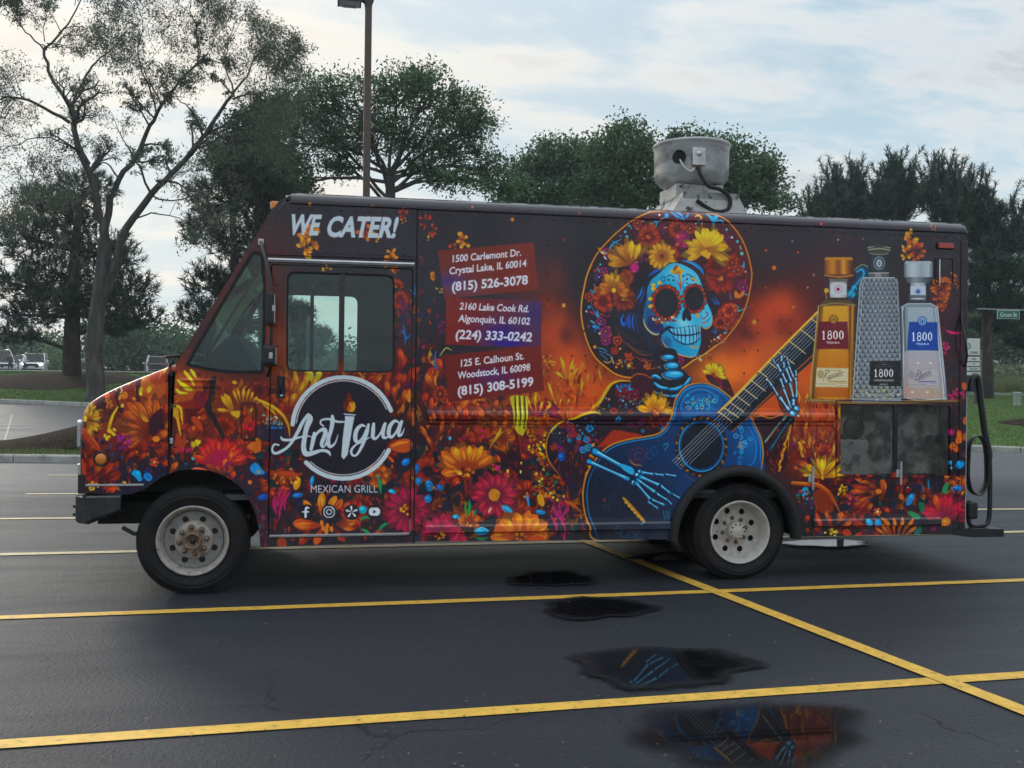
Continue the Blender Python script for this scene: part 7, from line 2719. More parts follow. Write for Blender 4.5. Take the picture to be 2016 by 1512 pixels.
asphalt_material()
mat('line_paint',(.74,.43,.06),.6,var=.15,vscale=9,col2=(.34,.21,.05),thr=(.56,.72),cscale=24,bump=.003,bscale=70)
mat('sheen_line_paint',(.52,.42,.22),.6,var=.15,vscale=9,col2=(.16,.14,.10),thr=(.55,.72),cscale=25,bump=.003,bscale=70)  # far stall lines: wet sheen put into the colour as a paler yellow
mat('white_line_paint',(.24,.24,.24),.6,var=.15,col2=(.14,.14,.15),thr=(.50,.65),cscale=8)
mat('concrete',(.34,.33,.30),.85,var=.15,vscale=4,col2=(.20,.19,.17),thr=(.5,.7),cscale=3,bump=.004,bscale=60)
mat('lawn',(.055,.120,.020),.9,spec=.1,var=.3,vscale=3,col2=(.075,.105,.035),thr=(.40,.62),cscale=.8,bump=.05,bscale=14)
mat('mulch',(.026,.018,.013),.95,spec=.1,var=.5,vscale=14,col2=(.048,.033,.023),thr=(.5,.62),cscale=22,bump=.05,bscale=18)
mat('dry_grass',(.16,.13,.06),.95,var=.3,vscale=6,col2=(.06,.09,.03),thr=(.45,.6),cscale=2,bump=.05,bscale=16)

# paved lot,one sheet out to the horizon
gs = np.unique(np.concatenate([-np.geomspace(1400,30,26),np.linspace(-30,30,61),np.geomspace(30,1400,26)]))
gd = np.unique(np.concatenate([np.linspace(-300,-5,12),np.linspace(-5,60,66),np.geomspace(60,1500,40)]))
sheet('parking_lot',gs,gd,0.0,'asphalt')

# planted ground beyond the kerb
us = np.linspace(-70,60,131)


def strip(name,off0,off1,n,z0,material,kind='structure',ulim=(-70,60)):
    """sheet that follows the kerb line"""
    uu = us[(us >= ulim[0]) & (us <= ulim[1])]
    V,F = [],[]
    for t in np.linspace(0,1,n) ** 1.5:
        o_ = off0 + (off1 - off0) * t
        for u in uu:
            d = kerb_d(u) + o_
            x,y = W2(u,d)
            V.append((x,y,float(land(u,d)) + z0))
    k = len(uu)
    for i in range(n - 1):
        for j in range(k - 1):
            F.append((i * k + j,i * k + j + 1,(i + 1) * k + j + 1,(i + 1) * k + j))
    return soup(name,V,F,material,None,kind,True)


strip('lawn',.16,34,30,.13,'lawn')
# kerb: stones with joints
kb = thing('kerb','pale concrete kerb along the edge of the mown lawn behind the truck','kerb')
kpts = [(u,kerb_d(u)) for u in np.arange(-45,30,3.05)]


def kerbstone(p,q,parent,zf,w=.16,h=.145,name='kerbstone'):
    V = []
    a,b = np.array(p,float),np.array(q,float)
    t = (b - a) / np.hypot(*(b - a))
    a,b = a + t * .012,b - t * .012
    n = np.array([-t[1],t[0]])
    for c in (a,b):
        z = float(zf(c[0],c[1]))
        for o_,zz in ((0,-.1),(0.01,h - .03),(.035,h),(w,h),(w,-.1)):
            x,y = W2(*(c + n * o_))
            V.append((x,y,z + zz))
    F = [(0,1,6,5),(1,2,7,6),(2,3,8,7),(3,4,9,8)]
    return MB().add(V,F + [(0,1,2,3,4),(9,8,7,6,5)]).build(name,'concrete',parent)


for a,b in zip(kpts[:-1],kpts[1:]):
    kerbstone(a,b,kb,land)
# far kerb of the upper car park
kb2 = thing('kerb','low grey kerb at the top of the lawn before the parked cars','kerb')
for u in np.arange(-48,-8,4.0):
    kerbstone((u,50.2),(u + 4.0,50.2),kb2,lambda a,b: land(a,b) + .02,.2,.22)

# island with mulch mound,left
isl_u = np.linspace(-17,3,41)
isl_d = np.linspace(18.55,22.2,15)


def isl_edge(u):
    return np.clip((u + 17) / 3.0,0,1) ** .5


def mound(u,d):
    return land(u,d) + .13 + .80 * np.exp(-((u + 7.5) / 2.6) ** 2 * 1.1) * np.clip(1 - ((d - 20.9) / 1.35) ** 2,0,1)


sheet('grass_island',isl_u,isl_d,0.0,'dry_grass',zf=lambda u,d: land(u,d) + .125)
sheet('mulch_bed',np.linspace(-13.2,2.5,60),np.linspace(19.5,22.3,24),0.012,'mulch',zf=mound,keep=lambda u,d: d > 19.5 + .1 * np.sin(u * 1.3) + np.clip((-10 - u) * .6,0,3))
ki = thing('kerb','grey kerb round the planted island left of the hood','kerb')
for u in np.arange(-17,3,2.5):
    kerbstone((u,18.4),(u + 2.5,18.4),ki,land)
    kerbstone((u + 2.5,22.35),(u,22.35),ki,land)
kerbstone((-17.0,22.35),(-17.0,18.4),ki,land)

# mulch round the pine,left,and on the right lawn
for nm,u0,d0,ru,rd in (('mulch_bed',-19.9,42.6,3.1,3.4),('mulch_bed',18.6,33.0,1.7,1.6)):
    V,F = [],[]
    for r_ in np.linspace(0,1,8):
        for k in range(40):
            a = 2 * math.pi * k / 40
            rr_ = r_ * (1 + .06 * math.sin(a * 5 + 1) * r_)
            u,d = u0 + ru * rr_ * math.cos(a),d0 + rd * rr_ * math.sin(a)
            x,y = W2(u,d)
            V.append((x,y,float(land(u,d)) + .15 + .22 * (1 - r_ ** 2)))
    for i in range(7):
        for k in range(40):
            F.append((i * 40 + k,i * 40 + (k + 1) % 40,(i + 1) * 40 + (k + 1) % 40,(i + 1) * 40 + k))
    soup(nm,V,F,'mulch',None,'structure',True)


# blades
def blades(name,u0,u1,d0,d1,n,h,w,material,zf,keep=None,seed=1,bend=.4):
    r = np.random.default_rng(seed)
    u = r.uniform(u0,u1,n)
    d = r.uniform(d0,d1,n)
    if keep is not None:
        k = keep(u,d)
        u,d = u[k],d[k]
    n = len(u)
    z = zf(u,d)
    X = CAM.x + RT.x * u + FW.x * d
    Y = CAM.y + RT.y * u + FW.y * d
    an = r.uniform(0,2 * math.pi,n)
    hh = h * r.uniform(.5,1.2,n)
    bx,by = r.normal(0,bend,n) * hh,r.normal(0,bend,n) * hh
    P0 = np.stack([X - np.cos(an) * w,Y - np.sin(an) * w,z],1)
    P1 = np.stack([X + np.cos(an) * w,Y + np.sin(an) * w,z],1)
    P2 = np.stack([X + bx,Y + by,z + hh],1)
    V = np.stack([P0,P1,P2],1).reshape(-1,3)
    F = np.arange(3 * n).reshape(-1,3)
    ms = material if isinstance(material,list) else [material]
    return tag(soup(name,V,F,ms[0],None,'stuff',False,ms,r.integers(0,len(ms),n)),label=None)


def leafmat(name,c,tr=.35,var=.3):
    m = bpy.data.materials.new(name)
    m.use_nodes = True
    nt = m.node_tree
    nt.nodes.clear()
    N,K = nt.nodes.new,nt.links.new
    o = N('ShaderNodeOutputMaterial')
    d = N('ShaderNodeBsdfDiffuse')
    t = N('ShaderNodeBsdfTranslucent')
    gl = N('ShaderNodeBsdfGlossy')
    gl.inputs['Roughness'].default_value = .45
    gl.inputs['Color'].default_value = (.8,.85,.9,1)
    g = N('ShaderNodeNewGeometry')
    n = N('ShaderNodeTexNoise')
    n.inputs['Scale'].default_value = .9
    n.inputs['Detail'].default_value = 4
    K(g.outputs['Position'],n.inputs['Vector'])
    mr = N('ShaderNodeMapRange')
    for i,x in enumerate((.3,.7,1 - var,1 + var)):
        mr.inputs[i + 1].default_value = x
    K(n.outputs[0],mr.inputs[0])
    hs = N('ShaderNodeHueSaturation')
    hs.inputs['Color'].default_value = (*c,1)
    K(mr.outputs[0],hs.inputs['Value'])
    K(hs.outputs[0],d.inputs[0])
    K(hs.outputs[0],t.inputs[0])
    mx = N('ShaderNodeMixShader')
    mx.inputs[0].default_value = tr
    K(d.outputs[0],mx.inputs[1])
    K(t.outputs[0],mx.inputs[2])
    m2 = N('ShaderNodeMixShader')
    m2.inputs[0].default_value = .035
    K(mx.outputs[0],m2.inputs[1])
    K(gl.outputs[0],m2.inputs[2])
    K(m2.outputs[0],o.inputs[0])
    MATS[name] = m


leafmat('grass_blade',(.060,.125,.024),.3)
leafmat('grass_blade_pale',(.09,.15,.04),.3)
leafmat('straw',(.20,.16,.08),.3)
blades('grass_blades',-17,3,18.6,20.3,26000,.10,.006,['grass_blade','grass_blade','straw'],lambda u,d: land(u,d) + .12,None,3)
blades('grass_blades',-26,-4,35,50,60000,.07,.012,['grass_blade','grass_blade_pale'],lambda u,d: land(u,d) + .13,lambda u,d: (d > kerb_d(u) + .2) & (((u + 19.9) / 3.1) ** 2 + ((d - 42.6) / 3.4) ** 2 > 1),4)
blades('grass_blades',9,34,21,58,70000,.06,.012,['grass_blade','grass_blade_pale'],lambda u,d: land(u,d) + .13,lambda u,d: (d > kerb_d(u) + .2) & (((u - 18.6) / 1.7) ** 2 + ((d - 33) / 1.6) ** 2 > 1),5)
blades('tall_grass',24,60,60,74,42000,.95,.022,['straw','grass_blade_pale','grass_blade'],lambda u,d: land(u,d),None,6,.25)


# ---- painted lines
def line(name,p0,p1,w,material,z=.006):
    a,b = np.array(ground(*p0)),np.array(ground(*p1))
    t = (b - a) / np.hypot(*(b - a))
    n = np.array([-t[1],t[0]]) * w / 2
    m_ = max(int(np.hypot(*(b - a)) / .25),4)
    r = np.random.default_rng(int(p0[1]))
    V,F = [],[]
    for i in range(m_ + 1):
        c = a + (b - a) * i / m_
        e0,e1 = 1 + r.normal(0,.025),1 + r.normal(0,.025)
        V += [(*(c - n * e0),z),(*(c + n * e1),z)]
    F = [(2 * i,2 * i + 1,2 * i + 3,2 * i + 2) for i in range(m_)]
    o = soup(name,V,F,material,None,'structure')
    return o


line('parking_line',(-350,1230),(2500,1125),.105,'line_paint')
line('parking_line',(-350,1491),(2500,1297),.11,'line_paint')
line('parking_line',(1136,1060),(2350,1532),.115,'line_paint',.010)
line('parking_line',(-250,1098),(2300,1041),.12,'sheen_line_paint')
line('parking_line',(-100,1023),(2300,1000),.11,'sheen_line_paint')
line('parking_line',(50,973),(1600,966),.11,'sheen_line_paint')
line('parking_line',(94,936),(1500,934),.11,'sheen_line_paint')


def wline(pts,w):
    V,F = [],[]
    for (u,d) in pts:
        x,y = W2(u,d)
        V.append((u,d))
    a,b = np.array(pts[0],float),np.array(pts[1],float)
    n = np.array([-(b - a)[1],(b - a)[0]]) / np.hypot(*(b - a)) * w / 2
    vs = []
    k = 8
    for i in range(k + 1):
        c = a + (b - a) * i / k
        for s in (-1,1):
            q = c + n * s
            x,y = W2(*q)
            vs.append((x,y,float(land(*q)) + .008))
    soup('parking_line',vs,[(2 * i,2 * i + 1,2 * i + 3,2 * i + 2) for i in range(k)],'white_line_paint',None,'structure')


wline([(-18,27.9),(-14.0,27.9)],.14)
wline([(-15,24.2),(-10.6,24.2)],.12)
wline([(-16.3,31.5),(-11.9,22.6)],.05)


# ---- puddles: a wet rim of darkened asphalt and still water inside
def water_material(name,soft):
    m = bpy.data.materials.new(name)
    m.use_nodes = True
    nt = m.node_tree
    nt.nodes.clear()
    N,K = nt.nodes.new,nt.links.new
    o = N('ShaderNodeOutputMaterial')
    b = N('ShaderNodeBsdfPrincipled')
    b.inputs['Base Color'].default_value = (.006,.006,.007,1)
    b.inputs['Roughness'].default_value = .02
    b.inputs['IOR'].default_value = 1.33
    b.inputs['Specular IOR Level'].default_value = .5
    wet = N('ShaderNodeBsdfPrincipled')
    wet.inputs['Base Color'].default_value = (.012,.012,.014,1)
    wet.inputs['Specular IOR Level'].default_value = .15
    wet.inputs['Roughness'].default_value = .7
    g = N('ShaderNodeNewGeometry')
    uv = N('ShaderNodeUVMap')
    sp = N('ShaderNodeSeparateXYZ')
    K(uv.outputs[0],sp.inputs[0])
    nz = N('ShaderNodeTexNoise')
    nz.inputs['Scale'].default_value = 4
    nz.inputs['Detail'].default_value = 10
    nz.inputs['Roughness'].default_value = .65
    K(g.outputs['Position'],nz.inputs['Vector'])
    gr = N('ShaderNodeTexNoise')
    gr.inputs['Scale'].default_value = 130
    gr.inputs['Detail'].default_value = 2
    K(g.outputs['Position'],gr.inputs['Vector'])

    def ma(op,x,y):
        n = N('ShaderNodeMath')
        n.operation = op
        for i,v in enumerate((x,y)):
            if isinstance(v,(int,float)):
                n.inputs[i].default_value = v
            else:
                K(v,n.inputs[i])
        return n.outputs[0]

    def mr(v,a,c,d,e):
        r = N('ShaderNodeMapRange')
        for i,x in enumerate((a,c,d,e)):
            r.inputs[i + 1].default_value = x
        K(v,r.inputs[0])
        return r.outputs[0]
    rad = ma('ADD',sp.outputs[0],ma('MULTIPLY',ma('SUBTRACT',nz.outputs[0],.5),.42))
    rad = ma('ADD',rad,ma('MULTIPLY',ma('SUBTRACT',gr.outputs[0],.5),.12 + .2 * soft))
    cover_ = mr(rad,.88 - .2 * soft,.96,1,0)
    inner = mr(rad,.66 - .1 * soft,.90,1,0)
    bump = N('ShaderNodeBump')
    bump.inputs['Distance'].default_value = .004
    K(gr.outputs[0],bump.inputs['Height'])
    K(bump.outputs[0],wet.inputs['Normal'])
    mi = N('ShaderNodeMixShader')
    K(inner,mi.inputs[0])
    K(wet.outputs[0],mi.inputs[1])
    K(b.outputs[0],mi.inputs[2])
    tr = N('ShaderNodeBsdfTransparent')
    mo = N('ShaderNodeMixShader')
    K(cover_,mo.inputs[0])
    K(tr.outputs[0],mo.inputs[1])
    K(mi.outputs[0],mo.inputs[2])
    K(mo.outputs[0],o.inputs[0])
    MATS[name] = m


water_material('puddle_water',.2)
water_material('puddle_water_soft',1.0)


def puddle(px,py,rx,ry,material='puddle_water',seed=0,z=.013):
    c = np.array(ground(px,py + ry * .12))
    ex = np.array(ground(px + rx,py)) - np.array(ground(px,py))
    top,bot = np.array(ground(px,py - ry)),np.array(ground(px,py + ry))
    c = (top + bot) / 2
    ey = (top - bot) / 2
    n,k = 48,10
    r = np.random.default_rng(seed)
    wob = 1 + .10 * np.sin(np.arange(n) * 2 * math.pi / n * 3 + r.random() * 6) + .06 * np.sin(np.arange(n) * 2 * math.pi / n * 7 + r.random() * 6)
    V,F,UV = [],[],[]
    for i in range(k + 1):
        for j in range(n):
            a = 2 * math.pi * j / n
            q = c + (ex * math.cos(a) + ey * math.sin(a)) * (i / k) * wob[j] * 1.08
            V.append((q[0],q[1],z))
            UV.append((i / k,0))
    for i in range(k):
        for j in range(n):
            F.append((i * n + j,i * n + (j + 1) % n,(i + 1) * n + (j + 1) % n,(i + 1) * n + j))
    ob = soup('puddle',V,F,material,None,'structure')
    ul = ob.data.uv_layers.new(name='UVMap')
    li = np.empty(len(ob.data.loops),np.int32)
    ob.data.loops.foreach_get('vertex_index',li)
    ul.data.foreach_set('uv',np.array(UV,np.float32)[li].ravel())


puddle(1088,1142,92,15,seed=1)
puddle(1175,1200,112,22,seed=2)
puddle(1305,1316,182,41,seed=3)
puddle(1482,1452,245,72,'puddle_water_soft',4)
puddle(1625,1071,92,8,seed=5)
puddle(1330,1098,90,9,seed=6)
puddle(110,832,70,4,seed=7,z=.2)


# ------------------------------------------------------------------ trees
mat('bark',(.050,.046,.040),.95,var=.35,vscale=3,col2=(.09,.085,.075),thr=(.45,.65),cscale=5,bump=.03,bscale=9,stretch=(1,1,.25))
mat('pine_bark',(.035,.028,.024),.95,var=.35,vscale=3,col2=(.07,.05,.04),thr=(.5,.65),cscale=6,bump=.04,bscale=9,stretch=(1,1,.3))
leafmat('locust_leaf',(0.078,0.111,0.062),.38)
leafmat('locust_leaf_pale',(0.128,0.140,0.095),.42)
leafmat('oak_leaf',(0.052,0.109,0.041),.35)
leafmat('oak_leaf_pale',(0.093,0.150,0.059),.38)
leafmat('dark_leaf',(0.029,0.073,0.032),.25)
leafmat('dark_leaf_pale',(0.056,0.109,0.041),.3)
leafmat('pine_needle',(0.027,0.057,0.038),.15)
leafmat('pine_needle_pale',(0.061,0.097,0.068),.2)
leafmat('far_leaf',(0.063,0.129,0.061),.3)
leafmat('far_leaf_pale',(0.093,0.150,0.073),.3)


class Wood:
    def __init__(self):
        self.V,self.F = [],[]
        self.n = 0

    def tube(self,pts,r0,r1,n=5):
        pts = np.asarray(pts,float)
        k = len(pts)
        t = np.gradient(pts,axis=0)
        t /= np.linalg.norm(t,axis=1)[:,None] + 1e-9
        ref = np.array([0.31,0.87,0.38])
        a = np.cross(t,ref)
        a /= np.linalg.norm(a,axis=1)[:,None] + 1e-9
        b = np.cross(t,a)
        rr = np.linspace(r0,r1,k) if np.isscalar(r0) else np.asarray(r0)
        an = np.arange(n) * 2 * math.pi / n
        ring = pts[:,None] + (a[:,None] * np.cos(an)[None,:,None] + b[:,None] * np.sin(an)[None,:,None]) * rr[:,None,None]
        self.V.append(ring.reshape(-1,3))
        i,j = np.meshgrid(np.arange(k - 1),np.arange(n),indexing='ij')
        p = i * n + j
        q = i * n + (j + 1) % n
        self.F.append(np.stack([p,q,q + n,p + n],-1).reshape(-1,4) + self.n)
        self.n += k * n

    def build(self,name,material,parent):
        return soup(name,np.concatenate(self.V),np.concatenate(self.F),material,parent,None,True)


def curve(p,q,r,sag=.1,n=6,jit=.05):
    """bent path between two points"""
    p,q = np.array(p,float),np.array(q,float)
    L_ = np.linalg.norm(q - p)
    t = np.linspace(0,1,n)[:,None]
    mid = np.sin(t * math.pi) * np.array([0,0,sag * L_])
    w = np.cumsum(r.normal(0,jit * L_ / n ** .5,(n,3)),0)
    w = w - t * w[-1]
    return p + (q - p) * t + mid + w


def quads(C,size,r,droop=0.0,aspect=.45):
    """leaf sprays: one kite per centre"""
    n = len(C)
    d = r.normal(0,1,(n,3))
    d[:,2] -= droop
    d /= np.linalg.norm(d,axis=1)[:,None]
    s = np.cross(d,r.normal(0,1,(n,3)))
    s /= np.linalg.norm(s,axis=1)[:,None] + 1e-9
    sz = (size * r.uniform(.6,1.35,n))[:,None]
    V = np.stack([C,C + d * sz * .5 + s * sz * aspect * .5,C + d * sz,C + d * sz * .5 - s * sz * aspect * .5],1).reshape(-1,3)
    return V,np.arange(4 * n).reshape(-1,4)


def grow(w,leaves,path,r0,r1,level,r,ratio=.55,nchild=5,up=.15,leafn=5,spread=.9):
    """twigs along a path,recursively; leaf positions gather on the last two levels"""
    seg = np.diff(path,axis=0)
    L_ = np.linalg.norm(seg,axis=1).sum()
    k = len(path)
    for i in range(nchild):
        t = r.uniform(.25,1.0)
        f = t * (k - 1)
        a = int(min(f,k - 2))
        p = path[a] + (path[a + 1] - path[a]) * (f - a)
        dr = seg[a] / (np.linalg.norm(seg[a]) + 1e-9)
        v = r.normal(0,1,3)
        v -= dr * v.dot(dr)
        v /= np.linalg.norm(v) + 1e-9
        nd = dr * r.uniform(.4,1.0) + v * spread
        nd[2] += up
        nd /= np.linalg.norm(nd)
        ln = L_ * ratio * r.uniform(.55,1.15) * (1.15 - .4 * t)
        q = p + nd * ln
        rr_ = (r0 + (r1 - r0) * t) * .55
        c = curve(p,q,r,r.uniform(-.08,.14),5 if level > 1 else 4,.11)
        w.tube(c,rr_,rr_ * .35,4 if level > 1 else 3)
        if level > 1:
            grow(w,leaves,c,rr_,rr_ * .35,level - 1,r,ratio,nchild,up,leafn,spread)
        if level <= 2:
            m_ = leafn if level == 1 else leafn // 2
            if m_:
                tt = r.uniform(.3,1.05,m_)
                idx = tt * (len(c) - 1)
                ia = np.minimum(idx.astype(int),len(c) - 2)
                P_ = c[ia] + (c[ia + 1] - c[ia]) * (idx - ia)[:,None]
                leaves.append(P_ + r.normal(0,.05,P_.shape))


def base_at(px,depth):
    p = far(px,756,depth)
    q = p - CAM
    u,d = q.dot(RT),q.dot(FW)
    return p.x,p.y,float(land(u,d)) + (.13 if 0 < d - kerb_d(u) < 34 else 0)


def F3(px,py,d):
    p = far(px,py,d)
    return np.array([p.x,p.y,p.z])


def crown_mesh(leaves,size,r,mats,parent,droop=0,aspect=.45,name='crown'):
    C = np.concatenate(leaves)
    V,F = quads(C,size,r,droop,aspect)
    return soup(name,V,F,mats[0],parent,None,False,mats,r.choice(len(mats),len(F),p=[.6,.4] if len(mats) == 2 else None))


def locust():
    """the tall thin-leaved locust on the left,limbs set out one by one"""
    r = np.random.default_rng(5)
    D0 = 36.5
    t = thing('locust_tree','tall thin-leaved locust tree with bare grey forking limbs at the far left','tree',base_at(188,D0))
    w,lv = Wood(),[]
    bx = base_at(188,D0)

    def limb(pts,r0,r1,child=5,lvl=3,dd=0.0,**k):
        n = len(pts)
        P_ = np.array([F3(a,b,D0 + dd * i / (n - 1)) for i,(a,b) in enumerate(pts)])
        P_ = crom(P_,False,3)
        P_ += r.normal(0,.025,P_.shape)
        w.tube(P_,r0 * .72,r1 * .6,7)
        if child:
            ln = np.linalg.norm(np.diff(P_,axis=0),axis=1).sum()
            grow(w,lv,P_[len(P_) // 5:],r0 * .5,r1,lvl,r,**{**dict(nchild=child + 2,ratio=min(.66,2.5 / ln),leafn=3,spread=1.1,up=.03),**k})
        return P_
    w.tube(crom(np.array([(bx[0],bx[1],bx[2] - .2)] + [F3(a,b,D0) for a,b in ((188,745),(186,680),(193,600),(203,520),(206,470))]),False,4),
           np.concatenate([[.50,.42],np.linspace(.34,.22,19)]),1,12)
    limb([(206,480),(203,440),(194,417),(180,347),(156,295),(146,236),(139,208)],.26,.13,7,3,-.6)
    limb([(139,208),(114,174),(97,139),(87,100),(94,94),(125,60),(150,20),(170,-40)],.11,.03,8,3,1)
    limb([(139,212),(156,174),(174,139),(194,115),(226,90),(250,60)],.09,.02,8,3,1.5)
    limb([(139,242),(87,212),(42,194),(0,193),(-50,200)],.10,.03,8,3,-1.5)
    limb([(87,100),(60,70),(30,40),(10,-20)],.05,.02,8,3,-1)
    limb([(156,295),(120,280),(70,270),(20,290),(-30,300)],.05,.015,7,3,1.5)
    limb([(206,475),(214,400),(222,382),(236,354),(264,312),(288,264),(309,222),(333,188),(365,146),(410,108)],.20,.05,9,3,1)
    limb([(389,122),(389,97),(385,52),(375,20),(385,-40)],.05,.015,9,3,1)
    limb([(309,222),(290,160),(270,110),(280,50),(270,0)],.05,.015,8,3,-1)
    limb([(264,312),(240,270),(215,215)],.04,.01,7,2,-1)
    limb([(200,590),(229,520),(243,462),(264,430),(299,385),(340,340),(382,295),(403,264),(448,198),(458,184)],.24,.08,8,3,-1.5)
    limb([(403,264),(434,250),(465,229),(503,215),(560,190)],.07,.02,8,3,-1)
    limb([(392,292),(437,274),(486,260),(540,270),(580,300)],.07,.02,8,3,1)
    limb([(458,184),(486,149),(500,115),(531,97),(565,80)],.06,.015,10,3,-1)
    limb([(458,184),(445,130),(450,80),(470,30)],.05,.015,9,3,1)
    limb([(399,257),(375,215),(347,191),(330,150)],.05,.015,7,3,.5)
    limb([(264,430),(300,420),(350,430),(400,470)],.05,.012,6,3,-1)
    limb([(236,354),(210,320),(190,330),(150,350),(100,380)],.05,.012,7,3,-1)
    limb([(194,417),(150,400),(100,410),(40,380),(-20,400)],.06,.015,7,3,1)
    limb([(299,385),(340,395),(390,380),(440,350)],.05,.012,7,3,1)
    limb([(200,560),(150,500),(90,440),(40,420)],.05,.012,6,3,1)
    w.build('trunk','bark',t)
    # vine of small leaves up the foot of the trunk
    C = np.concatenate([F3(188 + q,yy,D0)[None] + r.normal(0,.28,(60,3)) for q,yy in ((0,720),(4,690),(-4,660),(0,740))])
    lv.append(C)
    crown_mesh(lv,.115,r,['locust_leaf','locust_leaf_pale'],t,.8,.34)


def fixbase(t):
    """parts were made in world coordinates: shift them under the thing's base"""
    bpy.context.view_layer.update()
    for ch in t.children:
        ch.matrix_parent_inverse = Matrix.Translation(-Vector(t.location))


def broadleaf(name,label,trunk,clumps,depth,n,size,mats,seed,group=None,holes=.5,rad=.3,limbs=True,aspect=.55,wood='bark'):
    """trunk [(px,py)...] from the foot up; clumps (px,py,rx,ry[,depth offset]) of foliage in the photograph"""
    r = np.random.default_rng(seed)
    b = base_at(trunk[0][0],depth)
    t = thing(name,label,'tree',b,0,group)
    w,lv = Wood(),[]
    tp = [np.array([b[0],b[1],b[2] - .3])] + [F3(a,c,depth) for a,c in trunk[1:]]
    tp = crom(np.array(tp),False,3)
    w.tube(tp,rad,rad * .55,9)
    top = tp[-1]
    tot = sum(c[2] * c[3] for c in clumps)
    for c in clumps:
        dd = c[4] if len(c) > 4 else r.uniform(-1,1) * depth * .03
        C0 = F3(c[0],c[1],depth + dd)
        s = depth / FPX
        R3 = np.array([c[2] * s,c[2] * s * .8,c[3] * s])
        a0 = tp[r.integers(len(tp) // 2,len(tp))] if limbs else top
        P_ = curve(top if r.random() < .6 else a0,C0,r,.06,8,.05)
        if limbs:
            w.tube(P_,rad * .26,rad * .10,6)
            for k in range(9):
                v = r.normal(0,1,3)
                v /= np.linalg.norm(v)
                q = C0 + v * R3 * .85
                c2 = curve(P_[r.integers(4,8)],q,r,.05,5,.09)
                w.tube(c2,rad * .12,rad * .03,4)
                grow(w,lv,c2,rad * .07,rad * .02,2,r,nchild=4,ratio=.42,leafn=4)
        m_ = int(n * c[2] * c[3] / tot)
        K_ = max(m_ // 26,3)
        v = r.normal(0,1,(K_,3))
        v /= np.linalg.norm(v,axis=1)[:,None]
        rr_ = r.uniform(.25,1.0,K_)[:,None] ** .5
        cen = C0 + v * rr_ * R3 * (1 + .16 * r.normal(0,1,(K_,1)))
        ph = cen * 1.7
        g = np.sin(ph[:,0] * 1.1 + 2 * np.sin(ph[:,2] * .9)) + np.sin(ph[:,1] * 1.3 + ph[:,2] * 1.2 + 1.3)
        cen = cen[g > np.quantile(g,holes * .5)]
        pts = (cen[:,None] + r.normal(0,1,(len(cen),26,3)) * np.array([.33,.33,.22]) * (.7 + .6 * r.random((len(cen),1,1))) * max(depth / 45,.8)).reshape(-1,3)
        lv.append(pts)
    w.build('trunk',wood,t)
    crown_mesh(lv,size,r,mats,t,.2,aspect)
    fixbase(t)
    return t


